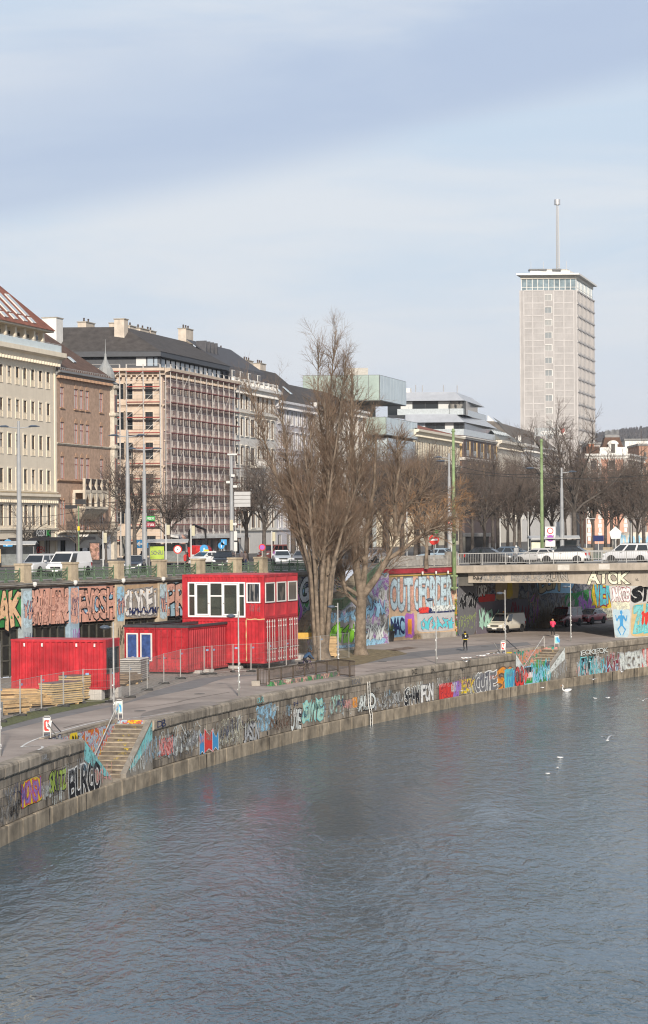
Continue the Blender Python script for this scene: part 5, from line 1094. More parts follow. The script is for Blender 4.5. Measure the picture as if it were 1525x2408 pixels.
# --- scaffolding
sf = thing('scaffolding', 'tall steel scaffolding with red boards wrapped around the beige corner block', 'scaffold', (fpt(385).x, fpt(385).y, 0), FA)
steel_s = M('scaffold_tube', (.50, .48, .455), .5, .1, 3); board = M('toe_board_red', (.27, .05, .04), .7, .15, 2); board_l = M('toe_board_dull', (.24, .095, .09), .8, .2, 2)
nb = 12; zs_ = [STREET + 2.2 + 2.0 * k for k in range(12)]
pole = MB().tube([(0, 0, 0), (0, 0, 25.2)], .05, 5).mesh('standard', steel_s)
def run(o, a, L_, n, bm_, d0=.45, d1=1.15):
    ca, sa = math.cos(a), math.sin(a); P = lambda u, d, z: Vector((o[0] + u * ca + d * sa, o[1] + u * sa - d * ca, z))
    for k in range(n + 1):
        for d in (d0, d1): link('standard', pole, sf, P(L_ * k / n, d, STREET))
    for z in zs_:
        for k in range(n):
            u0_, u1_ = L_ * k / n, L_ * (k + 1) / n
            mb = MB(); mb.add([P(u, d, zz) for u in (u0_ + .03, u1_ - .03) for d in (d0 + .05, d1 - .02) for zz in (z, z + .06)], [(0, 1, 3, 2), (4, 6, 7, 5), (1, 5, 7, 3), (0, 2, 6, 4), (2, 3, 7, 6), (0, 4, 5, 1)])
            mb.add([P(u, d, zz) for u in (u0_ + .03, u1_ - .03) for d in (d1 + .0, d1 + .05) for zz in (z, z + .12)], [(0, 1, 3, 2), (4, 6, 7, 5), (1, 5, 7, 3), (0, 2, 6, 4), (2, 3, 7, 6), (0, 4, 5, 1)])
            mb.build('board', bm_, sf)
        lg = MB()
        for h in (1.0,): lg.tube([P(0, d1, z + h), P(L_, d1, z + h)], .022, 4)
        for k in range(n + 1): lg.tube([P(L_ * k / n, d0, z - .05), P(L_ * k / n, d1, z - .05)], .025, 4)
        lg.build('ledger', steel_s, sf)
    bc = MB()
    for j in range(len(zs_) - 1):
        k = (j * 5) % n; bc.tube([P(L_ * k / n, d1 + .04, zs_[j]), P(L_ * (k + 1) / n, d1 + .04, zs_[j + 1])], .028, 4)
    bc.build('diagonal_brace', steel_s, sf)
    return P
Pm = run((0, 0), 0, L, nb, board_l); run((4.6 * math.cos(la), 4.6 * math.sin(la)), la + math.pi, 4.4, 2, board); run((ox * .99, oy * .99), la + math.pi, EW - 5.6, 3, board)
for j in range(len(zs_) - 1):
    ld = MB(); u = L * .62 + (.5 if j % 2 else 0)
    for d in (-.18, .18): ld.tube([Pm(u + d, .8, zs_[j]), Pm(u + d + .5 * (1 if j % 2 else -1), .8, zs_[j + 1] + .3)], .03, 4)
    for q_ in range(6): f = q_ / 6; ld.tube([Pm(u - .18 + f * .5 * (1 if j % 2 else -1), .8, zs_[j] + 2.2 * f), Pm(u + .18 + f * .5 * (1 if j % 2 else -1), .8, zs_[j] + 2.2 * f)], .02, 4)
    ld.build('ladder', steel_s, sf)
nm = bpy.data.materials.new('debris_net'); nm.use_nodes = True; MATS['debris_net'] = nm
nb_ = nm.node_tree.nodes['Principled BSDF']; nb_.inputs['Base Color'].default_value = (.60, .48, .45, 1); nb_.inputs['Alpha'].default_value = .36; nb_.inputs['Roughness'].default_value = .9
mb = MB(); mb.quad(Pm(.2, .40, STREET + 3), Pm(L, .40, STREET + 3), Pm(L, .40, 30.2), Pm(.2, .40, 30.2)); mb.build('debris_net', nm, sf)
mb = MB(); mb.add([Pm(u, d, z) for u in (-.5, L) for d, z in ((.3, 9.6), (2.6, 9.2), (2.6, 8.9), (.3, 9.3))], [(0, 1, 5, 4), (1, 2, 6, 5), (2, 3, 7, 6), (3, 0, 4, 7), (0, 3, 2, 1), (4, 5, 6, 7)]); mb.build('protective_roof', M('tarpaulin', (.50, .50, .49), .6, .2, 1.0), sf)

# --- white building with balustrade
wht = M('pale_render', (.57, .555, .525), .85, .05, .6, streak=.14); wtr = M('pale_trim', (.64, .61, .54), .85, .05, .8, streak=.1)
b = bldg('apartment_house', 'white-grey apartment house with roof balustrade and dark mansard next to the scaffolding', 549.5); S0 = fs(549.5); L = fs(652) - S0
us = [fs(px) - S0 for px in (558.5, 570.5, 583, 610, 621, 631, 642.5)]; rows = [(27.6, 2.1), (23.7, 2.5), (19.5, 2.5), (15.0, 2.7), (10.3, 2.6)]
ws = [(u, z, 1.05, h, ('ctf', 'ctfsh', 'ctfsh', 'ctfs', 'ctf')[i]) for u in us for i, (z, h) in enumerate(rows)] + [(fs(596.5) - S0, z, 1.9, h, 'ctfs') for z, h in rows] + [(u, STREET + .1, 1.7, 2.5, 'c') for u in us[::2]]
facade(b, (0, 0), 0, L, STREET, 30.3, ws, wht, win_brown, gl=GLD, sur=wtr); body(b, L, 15, 30.3, wht)
ledge(b, (0, 0), 0, L, 30.0, .9, 1.0, white_r, ends=.3, brackets=.5); ledge(b, (0, 0), 0, L, 26.75, .4, .35, wtr, 'string_course'); ledge(b, (0, 0), 0, L, 14.2, .4, .35, wtr, 'string_course'); ledge(b, (0, 0), 0, L, 9.7, .3, .3, wtr, 'string_course')
bl = MB(); bl.box(0, L, -.35, .05, 30.95, 31.1); bl.box(0, L, -.35, .05, 31.75, 31.92)
for k in range(10): x = L * k / 9; bl.box(max(0, x - .3), min(L, x + .3), -.4, .1, 30.95, 31.98)
for k in range(62): x = L * k / 61; bl.lathe([(.07, 0), (.10, .2), (.05, .5), (.08, .65)], 5, (x, -.15, 31.1))
bl.build('balustrade', white_r, b)
ms_ = M('mansard_slate', (.070, .070, .078), .7, .15, 2.2)
tile_roof(b, [[(0, .9, 30.9), (L, .9, 30.9), (L, 1.8, 33.9), (0, 1.8, 33.9)], [(0, 1.8, 33.9), (L, 1.8, 33.9), (L - .5, 7, 37.6), (0, 7, 37.6)], [(L, .9, 30.9), (L, 14, 30.9), (L - .5, 7, 37.6), (L, 1.8, 33.9)]], ms_)
for px in (556, 575, 594, 616):
    u = fs(px) - S0 + 1; dm = MB().box(u - .8, u + .8, .6, 2.2, 31.2, 33.3).build('dormer', ms_, b); MB().box(u - .65, u + .65, .5, .6, 31.4, 33.1).build('dormer_window', win_white, dm); MB().quad((u - .55, .48, 31.5), (u + .55, .48, 31.5), (u + .55, .48, 33.0), (u - .55, .48, 33.0)).build('dormer_pane', GLD, dm)
for k in range(4): x = 1.5 + k * 1.7; MB().prism([(x - .4, 4.3, 35.4), (x + .4, 4.3, 35.4), (x, 4.3, 37.4)], (0, 1.6, 0)).build('roof_vent', ms_, b)
chimney(b, 3.0, 8, 37, 3.2, 1.2, 2.2, chim_m); chimney(b, L - .8, 8.5, 34.2, 2.2, 1.4, 3.4, white_r, 1); chimney(b, L + 3.0, 7.5, 34.0, 3.4, 1.4, 2.4, white_r, 2)
bo = MB().box(fs(590) - S0, fs(616) - S0, -1.1, 0, 19.1, 19.4).build('balcony', wtr, b); mb = MB(); x0_, x1_ = fs(590) - S0, fs(616) - S0; mb.box(x0_, x1_, -1.1, -.95, 20.2, 20.35); [mb.lathe([(.08, 0), (.11, .2), (.05, .5), (.09, .8)], 5, (x, -1.02, 19.4)) for x in np.arange(x0_ + .1, x1_, .28)]; mb.build('balustrade', white_r, bo)

# --- lilac-grey house, cream house behind the poplars
lil = M('lilac_render', (.47, .46, .49), .85, .06, .6, streak=.15); ltr = M('lilac_trim', (.60, .60, .62), .85, .05)
b = bldg('grey_apartment_house', 'lilac-grey apartment house half hidden behind the tall poplar', 652.5); S0 = fs(652.5); L = fs(742) - S0
us = [1.4 + k * (L - 2.4) / 8 for k in range(9)]; rows = [(26.3, 2.1), (22.5, 2.4), (18.4, 2.4), (14.2, 2.5), (10.3, 2.4)]
facade(b, (0, 0), 0, L, STREET, 29.2, [(u, z, 1.1, h, 'ctfsh') for u in us for z, h in rows] + [(u, STREET + .1, 1.8, 2.6, 'c') for u in us[::2]], lil, win_white, gl=GLD, sur=ltr); body(b, L, 15, 29.2, lil)
ledge(b, (0, 0), 0, L, 28.8, .9, .9, ltr, ends=.2, brackets=.6); ledge(b, (0, 0), 0, L, 21.6, .4, .3, ltr, 'string_course'); ledge(b, (0, 0), 0, L, 9.7, .4, .3, ltr, 'string_course')
tile_roof(b, [[(0, -.2, 29.7), (L, -.2, 29.7), (L, 6.5, 35.4), (0, 6.5, 35.4)], [(L, -.2, 29.7), (L, 13, 29.7), (L, 6.5, 35.4)], [(0, -.2, 29.7), (0, 6.5, 35.4), (0, 13, 29.7)]], dark_roof)
for u in (8, 14): MB().prism([(u - .4, 1.6, 31.4), (u + .4, 1.6, 31.4), (u + .4, 3.0, 32.6), (u - .4, 3.0, 32.6)], (0, -.08, .1)).build('skylight', M('sky_glass', (.42, .48, .52)), b)
chimney(b, 9, 7.5, 34.5, 3.4, 1.2, 2.0, chim_m); chimney(b, 16, 7.5, 34.5, 3.0, 1.2, 2.0, chim_m)
b = bldg('cream_apartment_house', 'cream apartment house with pilasters seen through the poplar branches', 742.5); S0 = fs(742.5); L = fs(862) - S0
us = [1.4 + k * (L - 2.4) / 10 for k in range(11)]
facade(b, (0, 0), 0, L, STREET, 30.0, [(u, z, 1.2, h, 'ctfs') for u in us for z, h in rows], M('buff_render', (.55, .50, .41), .85, .06, .6, streak=.15), win_white, gl=GLD, sur=white_r); body(b, L, 15, 30.0, M('buff_render'))
ledge(b, (0, 0), 0, L, 29.6, .9, .9, white_r, ends=.2, brackets=.6); mb = MB(); [mb.box(x - .25, x + .25, -.18, 0, 14, 29.6) for x in [(us[i] + us[i + 1]) / 2 for i in range(10)]]; mb.build('pilasters', white_r, b)
tile_roof(b, [[(0, -.2, 30.5), (L, -.2, 30.5), (L, 6.5, 34.0), (0, 6.5, 34.0)], [(L, -.2, 30.5), (L, 13, 30.5), (L, 6.5, 34.0)], [(0, -.2, 30.5), (0, 6.5, 34.0), (0, 13, 30.5)]], dark_roof)
# ------------------------------------------------------------------ farther buildings
# --- glass building of stacked boxes
def gbox_mat(name, c, r_=.12):
    m = M(name, c, r_, .10, .25, spec=.8); return m
g = thing('glass_building', 'stacked pale green glass boxes projecting above the trees', 'building', (0, 0, 0), 0)
gf = gbox_mat('green_glass', (.31, .385, .35)); gs = gbox_mat('blue_glass', (.44, .52, .55)); edge_m = M('glass_edge', (.16, .18, .18), .5, .1)
def glass_box(corner_px, D, wl, dr, y0, y1, npl, npr, fm, sm):
    c = at(corner_px, (y0 + y1) / 2, D); z1 = at(corner_px, y0, D).z; z0 = at(corner_px, y1, D).z
    lft = Vector((c.x - wl, c.y + .02 * wl, 0)); rgt = Vector((c.x + FD.x * dr, c.y + FD.y * dr, 0)); bk = Vector((lft.x + FD.x * dr, lft.y + FD.y * dr, 0))
    core = MB(); core.prism([(p.x, p.y, z0) for p in (lft, Vector((c.x, c.y, 0)), rgt, bk)], (0, 0, z1 - z0)); core.build('core', edge_m, g)
    c0 = Vector((c.x, c.y, 0))
    for A, B, n, m in ((lft, c0, npl, fm), (c0, rgt, npr, sm)):
        d = (B - A); nn = Vector((d.y, -d.x, 0)).normalized() * .08
        for k in range(n):
            p, q_ = A + d * ((k + .03) / n) + nn, A + d * ((k + .97) / n) + nn
            MB().prism([(p.x, p.y, z0 + .12), (q_.x, q_.y, z0 + .12), (q_.x, q_.y, z1 - .12), (p.x, p.y, z1 - .12)], tuple(nn * .6)).build('glass_panel', m, g)
glass_box(893, 411, 13.8, 20.5, 881, 942, 7, 8, gf, gs); glass_box(908, 416, 3.8, 25, 980, 1023, 3, 10, gf, gs); glass_box(912, 418, 4.2, 22, 1029, 1085, 3, 10, gs, gbox_mat('dark_blue_glass', (.32, .40, .45)))
c = at(880, 1200, 424); MB().box(c.x - 6, c.x + .5, c.y + 3, c.y + 20, STREET, at(880, 935, 424).z).build('core_tower', M('glass_body', (.30, .33, .33), .4, .1, .5), g)
cc = at(838, 878, 420); MB().box(cc.x - 2.2, cc.x + 2.2, cc.y, cc.y + 3, cc.z - .5, cc.z + 1.0).build('roof_plant', M('plant_grey', (.42, .40, .36), .8, .1), g)

# --- cream hotel with red roof
ivr = M('ivory_render', (.60, .545, .43), .85, .05, .6, streak=.12)
b = bldg('ivory_house', 'ivory stucco house with red tiled roof right of the glass boxes', 975); S0 = fs(975); L = fs(1083) - S0
us = [1.6 + k * (L - 3) / 13 for k in range(14)]
facade(b, (0, 0), 0, L, STREET, 28.4, [(u, z, 1.1, h, 'tfs') for u in us for z, h in ((24.0, 2.8), (18.6, 3.0), (13.5, 3.0))], ivr, win_brown, gl=GLD, sur=M('ivory_trim', (.66, .61, .50), .85, .05)); body(b, L, 14, 28.4, ivr)
ledge(b, (0, 0), 0, L, 27.9, 1.1, 1.2, M('ivory_trim'), ends=.4, brackets=.7); ledge(b, (0, 0), 0, L, 22.2, .7, .5, M('ivory_trim'), 'string_course'); ledge(b, (0, 0), 0, L, 17.4, .4, .4, M('ivory_trim'), 'string_course')
tile_roof(b, [[(0, -1, 29), (L + .3, -1, 29), (L - 3, 6, 30.9), (0, 6, 31.6)], [(L + .3, -1, 29), (L + .3, 13, 29), (L - 3, 6, 30.9)]], red_tile)

# --- dark modern block with silver attic
brn = M('umber_panel', (.085, .062, .058), .7, .12, 1); gold = M('gold_panel', (.45, .32, .16), .6, .15, 1.2); cop = M('copper_panel', (.14, .075, .045), .6, .15, 1.2); silver = M('silver_sheet', (.47, .49, .52), .35, .05, .8, metal=.35); stripw = M('white_band', (.62, .60, .56), .8, .06)
mbz = bldg('modern_building', 'dark modern block with two silver attic terraces and gold panels', 1093); S0 = fs(1093); L = fs(1169) - S0
zr = [(25.2, 3.2), (20.4, 3.3), (15.8, 3.2)]
us = [4.0 + k * (L - 6) / 4 for k in range(5)]
facade(mbz, (0, 0), 0, L, STREET, 29.6, [(u, z, 3.0, h, 'c') for u in us for z, h in zr], brn, win_dark, gl=GLD); body(mbz, L, 16, 29.6, brn)
for z in (28.8, 24.3, 19.4, 14.8): ledge(mbz, (0, 0), 0, L, z, .6, .5, stripw, 'floor_band', ends=.3)
for u in us:
    for z, h in zr: MB().box(u + 1.7, u + 2.3, -.2, 0, z, z + h).build('gold_fin', gold, mbz); MB().box(u - 1.4, u + 1.4, -.1, -.04, z, z + 1.3).build('balcony_glass', M('fritted_glass', (.30, .34, .36), .2, .1), mbz)
EWm = 9.0; lam = ang(Vector((-1, .02))) - FA; om = (EWm * math.cos(lam), EWm * math.sin(lam))
def emp(u, d, z): return Vector((u * math.cos(lam) + d * math.cos(lam - math.pi / 2), u * math.sin(lam) + d * math.sin(lam - math.pi / 2), z))
MB().quad(emp(0, 0, STREET), emp(EWm, 0, STREET), emp(EWm, 0, 29.6), emp(0, 0, 29.6)).build('end_wall', brn, mbz)
for z, h, m in ((25.0, 3.6, gold), (20.1, 4.0, cop), (15.4, 3.8, brn)):
    for k in range(3): MB().add([emp(u, d, zz) for u in (.4 + k * 2.4, .4 + k * 2.4 + 2.3) for d in (0, -.15) for zz in (z, z + h)], [(0, 1, 3, 2), (4, 6, 7, 5), (1, 5, 7, 3), (0, 2, 6, 4), (2, 3, 7, 6), (0, 4, 5, 1)]).build('end_panel', m, mbz)
for z in (28.8, 24.3, 19.4): MB().add([emp(u, d, zz) for u in (-.3, EWm) for d in (0, -.4) for zz in (z, z + .6)], [(0, 1, 3, 2), (4, 6, 7, 5), (1, 5, 7, 3), (0, 2, 6, 4), (2, 3, 7, 6), (0, 4, 5, 1)]).build('floor_band', stripw, mbz)
def terrace(z0, z1, zs1, ins, Lx, wE):         # glass storey with sloping silver fascia above
    r0 = [emp(wE, ins, 0), emp(-ins * .2, ins, 0), Vector((Lx, ins, 0)), Vector((Lx, 14, 0)), emp(wE, 14, 0)]
    MB().prism([(p.x, p.y, z0) for p in r0], (0, 0, z1 - z0)).build('terrace_core', M('dark_glazing', (.05, .055, .06), .15, .2, .6), mbz)
    n = 6
    for k in range(n): a_, c_ = emp(wE - (wE) * k / n - .1, ins - .06, z0), emp(wE - wE * (k + 1) / n + .1, ins - .06, z0); MB().quad(a_, c_, c_ + Vector((0, 0, z1 - z0 - .1)), a_ + Vector((0, 0, z1 - z0 - .1))).build('terrace_window', (GLS, bright, GLD)[k % 3], mbz)
    n = 8
    for k in range(n): x0_, x1_ = .6 + (Lx - 1) * k / n, .6 + (Lx - 1) * (k + .85) / n; MB().quad((x0_, ins - .06, z0), (x1_, ins - .06, z0), (x1_, ins - .06, z1 - .1), (x0_, ins - .06, z1 - .1)).build('terrace_window', (GLS, GLD)[k % 2], mbz)
    f0 = [emp(wE + .3, ins - 1.6, z1), emp(-.2, ins - 1.6, z1), Vector((Lx + .3, ins - 1.6, z1)), Vector((Lx + .3, 14, z1)), emp(wE + .3, 14, z1)]; f1_ = [emp(wE + .3, ins - .2, zs1), emp(1.6, ins + .2, zs1), Vector((Lx - 5.0, ins + .3, zs1)), Vector((Lx - 5.0, 13, zs1)), emp(wE + .3, 13, zs1)]
    MB().loft([f0, f1_]).build('silver_fascia', silver, mbz)
terrace(29.8, 32.3, 34.1, 1.2, L - 1, 12); terrace(34.1, 37.0, 38.9, 3.2, L - 5, 16)
for z, ins, wE, Lx in ((29.6, .15, 10, L), (34.0, 1.6, 14, L - 3)):
    a_, c_, e_ = emp(wE, ins, z), emp(0, ins, z), Vector((Lx, ins, z)); up = Vector((0, 0, 1.3))
    MB().quad(a_, c_, c_ + up, a_ + up).quad(c_, e_, e_ + up, c_ + up).build('glass_balustrade', M('frosted_balustrade', (.40, .44, .46), .2, .1), mbz)
dsh = MB(); cdp = emp(14, 6, 40.2); dsh.lathe([(.02, 0), (.6, .1), (1.0, .35), (1.15, .55)], 14); o = dsh.build('satellite_dish', white_r, mbz, cdp); o.rotation_euler = (R(80), 0, R(20)); cd2 = emp(11.5, 6, 39.2); MB().box(cd2.x - .8, cd2.x + .8, cd2.y - .5, cd2.y + .5, 38.7, 39.9).build('roof_box', white_r, mbz)
for q_ in ((10, 5), (8.5, 7), (4, 6), (1, 8)): p = emp(q_[0], q_[1], 38.8); MB().tube([p, p + Vector((0, 0, 1.8))], .12, 6).build('roof_pipe', M('pipe_steel', (.5, .5, .5), .3, .05, metal=.6), mbz)

# --- pale houses before the tower
off_w = M('offwhite_render', (.62, .58, .50), .85, .05, .6, streak=.12); sl = M('old_metal_roof', (.16, .165, .155), .6, .2, .5)
b = bldg('pale_house', 'pale house with long grey-green metal roof right of the dark block', 1169.5); S0 = fs(1169.5); L = fs(1227) - S0
us = [1.6 + k * (L - 3) / 9 for k in range(10)]
facade(b, (0, 0), 0, L, STREET, 29.0, [(u, z, .75, h, 'fs') for u in us for z, h in ((22.6, 2.4), (17.0, 2.4), (12.0, 2.4))], off_w, win_white, gl=glass_mat('blind_glass', (.20, .19, .17), (.55, .50, .40), .9), sur=off_w); body(b, L, 14, 29.0, off_w)
ledge(b, (0, 0), 0, L, 28.2, 1.6, 1.4, off_w, ends=.3, brackets=1.2)
tile_roof(b, [[(0, -.9, 29.9), (L + .3, -.9, 29.9), (L - 2, 7, 34.5), (0, 7, 37.8)], [(L + .3, -.9, 29.9), (L + .3, 13, 29.9), (L - 2, 7, 34.5)], [(0, -.9, 29.9), (0, 7, 37.8), (0, 13, 29.9)]], sl)
for k in range(7): u = 2.5 + k * 3.2; MB().prism([(u - .6, .8, 31.25), (u + .6, .8, 31.25), (u + .6, 2.2, 32.2), (u - .6, 2.2, 32.2)], (0, -.1, .15)).build('skylight', M('sky_glass', (.42, .48, .52)), b)
for k, u in enumerate((2, 6, 11, 15, 20)): chimney(b, u, 8.5, 34.0, 2.2, 1.2, 2.6 + (k % 2) * .8, chim_m, 2)
b = bldg('white_palace', 'white house with roof balustrade standing in front of the grey tower', 1227.5); S0 = fs(1227.5); L = 58
us = [2 + k * (L - 4) / 14 for k in range(15)]
facade(b, (0, 0), 0, L, STREET, 29.4, [(u, z, 1.2, h, 'tfsh') for u in us for z, h in ((23.5, 2.8), (17.5, 3.0), (12.0, 2.8))], white_r, win_dark, gl=GLD, sur=white_r); body(b, L, 16, 29.4, white_r)
eb = ang(Vector((-1, .02))) - FA; ob = (12 * math.cos(eb), 12 * math.sin(eb))
facade(b, ob, eb + math.pi, 12, STREET, 29.4, [(10.0, 23.0, 1.4, 3.2, 'tfsh'), (10.0, 17.5, 1.4, 3.0, 'tfsh'), (6.5, 23.0, 1.4, 3.2, 'tfsh')], white_r, win_dark, gl=GLD, sur=white_r, name='end_wall')
ledge(b, (0, 0), 0, L, 28.6, 1.4, 1.3, white_r, ends=.3, brackets=.9); ledge(b, ob, eb + math.pi, 12, 28.6, 1.4, 1.3, white_r, ends=.3, brackets=.9)
bl = MB(); ca, sa = math.cos(eb + math.pi), math.sin(eb + math.pi)
for k in range(13): u = 12 * k / 12; bl.lathe([(.14, 0), (.2, .5), (.1, 1.1), (.16, 1.5)], 5, (ob[0] + u * ca, ob[1] + u * sa + .3, 30.1))
for k in range(5): u = 3 * k; bl.cbox((ob[0] + u * ca, ob[1] + u * sa + .3, 31.0), (.6, .6, 1.9))
bl.build('balustrade', white_r, b)
tile_roof(b, [[(0, .6, 30.2), (L, .6, 30.2), (L, 7, 35.0), (2.5, 7, 35.6)], [(ob[0], ob[1] + 1, 30.2), (0, .8, 30.2), (2.5, 7, 35.6), (ob[0], ob[1] + 8, 36)]], M('weathered_roof', (.13, .115, .10), .8, .2, .8))
MB().prism([(4.5, 1.5, 30.2), (4.5, 9, 37.2), (4.5, 9, 30.2)], (.8, 0, 0)).build('fire_wall', white_r, b)
tile_roof(b, [[(5.4, 1.4, 30.3), (16, 1.4, 30.3), (14, 8, 36.2), (5.4, 8, 36.8)], [(16, 1.4, 30.3), (16, 14, 30.3), (14, 8, 36.2)]], sl, 'gable_roof')
sgn = at(1319, 1014, 570)
tb = thing('rooftop_sign', 'white rooftop sign lettering with a red shield emblem below the tower', 'sign', (sgn.x, sgn.y, sgn.z))
MB().box(-6.5, -.7, -.1, .1, -1.2, .9).build('backboard', M('sign_grey', (.30, .32, .33), .5, .05), tb); MB().box(-.5, 1.3, -.15, .15, -.95, .95).build('emblem_plate', white_r, tb)
spl = lambda u, z, o: Vector((u, -.1 - o, z)); graf(tb, spl, 'GROUP', -4.9, -.8, -.75, .05, 'white', 'white', jit=0, seed=1, fat=(.035, .035))
em = MB(); em.prism([(.0, -.17, .7), (.9, -.17, .7), (.95, -.17, .0), (.45, -.17, -.65), (-.05, -.17, .0)], (0, -.02, 0)); em.build('emblem', pc('red'), tb); MB().box(.4, .5, -.2, -.19, -.5, .7).box(.0, .9, -.2, -.19, .2, .3).build('emblem_cross', white_r, tb)
MB().box(-6.5, -6.3, 0, .3, -4, 1).box(1.1, 1.3, 0, .3, -4, 1).build('support', M('galvanised'), tb)

# --- the grey tower
TD = 623.0; tc0 = at(1361.5, 1200, TD); twt = thing('office_tower', 'grey concrete office tower with glazed top floor and lattice aerial', 'tower', (tc0.x, tc0.y, 0), 0)
TWd = 15.75; zc = lambda y: at(1361.5, y, TD).z
tw_m = M('tower_panel', (.365, .350, .342), .85, .08, .25, streak=.16); tw_d = M('tower_rib', (.45, .432, .42), .85, .08, .4)
ZT = zc(682); fh = (zc(721) - zc(751)); rows_t = [zc(692 + 29.55 * k) for k in range(14)]
tdir = FD; TS = 31.0; ta = FA
ft = [(6.95, z - 1.65, 2.05, 1.65, 'c') for z in rows_t if z - 1.7 > STREET + 10]
# front face (turned to the camera) with panels, ribs and the single row of windows
facade(twt, (-TWd, 0), 0.0, TWd, STREET, ZT, [(7.75, z - 1.65, 2.0, 1.6, 'cf') for z in rows_t if z > 25], tw_m, win_white, gl=glass_mat('tower_glass', (.24, .26, .27), (.34, .34, .33), .5), sur=win_white)
rbm = MB()
for x in (.0, 1.0, 3.4, 6.6, 9.1, 11.9, 14.6, 15.45): rbm.box(-TWd + x, -TWd + x + (.3 if x in (0, 15.45) else .32), -.10, 0, STREET, ZT)
rbm.build('ribs', tw_d, twt)
hb_ = MB()
for z in rows_t:
    for x0_, x1_ in ((1.32, 3.4), (3.72, 6.6), (9.42, 11.9), (12.22, 14.6)):
        hb_.box(-TWd + x0_, -TWd + x1_, -.07, 0, z + .95, z + 1.25); hb_.box(-TWd + x0_, -TWd + x1_, -.04, 0, z - .55, z - .42)
hb_.build('floor_bands', tw_d, twt)
nwin = 12; sfw = []
for z in rows_t:
    if z > 20: sfw += [(1.2 + (TS - 2.4) * (k + .5) / nwin, z - 1.75, 1.35, 2.1, '') for k in range(nwin)]
facade(twt, (0, 0), ta, TS, STREET, ZT, sfw, tw_m, tw_d, gl=glass_mat('tower_side_glass', (.16, .16, .16), (.42, .36, .24), .35))
sb = MB()
for z in rows_t: sb.box(0, TS, -.22, 0, z + .75, z + 1.15)
for k in range(nwin + 1): x = 1.2 + (TS - 2.4) * k / nwin; sb.box(x - .35, x + .35, -.14, 0, STREET, ZT)
sb.build('side_ribs', tw_d, twt, (0, 0, 0), ta)
bk = [Vector((-TWd, 0, 0)), Vector((0, 0, 0)), Vector((tdir.x * TS, tdir.y * TS, 0)), Vector((-TWd + tdir.x * TS, tdir.y * TS, 0))]
mb = MB(); mb.quad((*bk[2].xy, STREET), (*bk[3].xy, STREET), (*bk[3].xy, ZT), (*bk[2].xy, ZT)); mb.quad((*bk[3].xy, STREET), (*bk[0].xy, STREET), (*bk[0].xy, ZT), (*bk[3].xy, ZT)); mb.poly([(*p.xy, ZT) for p in bk]); mb.build('rear_walls', tw_m, twt)
def inset(d): c = (bk[0] + bk[2]) / 2; return [p + (c - p).normalized() * d for p in bk]
i1 = inset(.9); z_g0, z_g1, z_s0, z_s1 = ZT, zc(655), zc(647), zc(643)
MB().prism([(*p.xy, z_g0) for p in inset(1.6)], (0, 0, z_g1 - z_g0)).build('top_floor_core', M('top_room', (.14, .17, .18), .2, .3, .3), twt)
for A, B, n in ((i1[0], i1[1], 10), (i1[1], i1[2], 12)):
    d = B - A
    for k in range(n):
        p, q_ = A + d * ((k + .02) / n), A + d * ((k + .98) / n); MB().quad((*p.xy, z_g0 + .1), (*q_.xy, z_g0 + .1), (*q_.xy, z_g1), (*p.xy, z_g1)).build('top_window', (M('panorama_glass', (.20, .26, .29), .08, .3, .5) if n == 10 else M('panorama_glass_pale', (.45, .52, .50), .1, .1)), twt)
        MB().tube([(*p.xy, z_g0), (*p.xy, z_g1)], .12, 4).build('mullion', white_r, twt)
    MB().tube([(*A.xy, z_g0 + .9), (*B.xy, z_g0 + .9)], .09, 4).build('transom', white_r, twt)
MB().prism([(*p.xy, z_g1) for p in inset(.5)], (0, 0, z_s0 - z_g1)).build('frieze', off_w, twt); MB().prism([(*p.xy, z_s0) for p in inset(-1.6)], (0, 0, z_s1 - z_s0)).build('roof_slab', white_r, twt)
MB().prism([(*p.xy, z_s1) for p in inset(5.5)], (0, 0, 1.4)).build('roof_house', white_r, twt); MB().prism([(*p.xy, z_s1) for p in inset(7.5)], (0, 0, 2.0)).build('roof_plant', M('plant_grey', (.42, .40, .36)), twt)
for x in (-11.5, -9.0, -5.0): MB().box(x - 1.2, x + 1.2, 4, 7, z_s1 + 1.4, z_s1 + 1.8).build('solar_panel', M('dark_panel', (.08, .085, .09), .4, .1), twt)
ax, ay = -5.1 + 2.0, 9.0; az0, az1 = z_s1 + 1.2, at(1311, 482, TD + 9).z; la_ = MB(); nseg = 34; ax = at(1312, 640, TD + 9).x - tc0.x; ax2 = at(1311, 482, TD + 9).x - tc0.x
for k in range(3):
    w_ = k * 2 * math.pi / 3; la_.tube([(ax + .6 * math.cos(w_), ay + .6 * math.sin(w_), az0), (ax + .28 * math.cos(w_), ay + .28 * math.sin(w_), az1)], .06, 4)
for j in range(nseg):
    f = j / nseg; r_ = .6 - .32 * f; z = az0 + (az1 - az0) * f; P = [(ax + r_ * math.cos(k * 2.0944), ay + r_ * math.sin(k * 2.0944), z) for k in range(3)]
    for k in range(3): la_.tube([P[k], P[(k + 1) % 3]], .05, 3); la_.tube([P[k], (P[(k + 1) % 3][0], P[(k + 1) % 3][1], z + (az1 - az0) / nseg)], .04, 3)
    la_.cbox((ax, ay, z), (r_ * .7, r_ * .7, .14))
la_.build('aerial', M('aerial_steel', (.46, .43, .39), .5, .1, 2), twt); MB().lathe([(.3, 0), (.85, .05), (.85, 1.5), (.3, 1.55)], 14, (ax, ay, az1)).build('aerial_head', M('pipe_steel'), twt)
for x in (-12, -8.5, -2.2): MB().tube([(x, 6, z_s1 + 1), (x, 6, z_s1 + 4)], .05, 4).build('whip_aerial', M('aerial_steel'), twt)

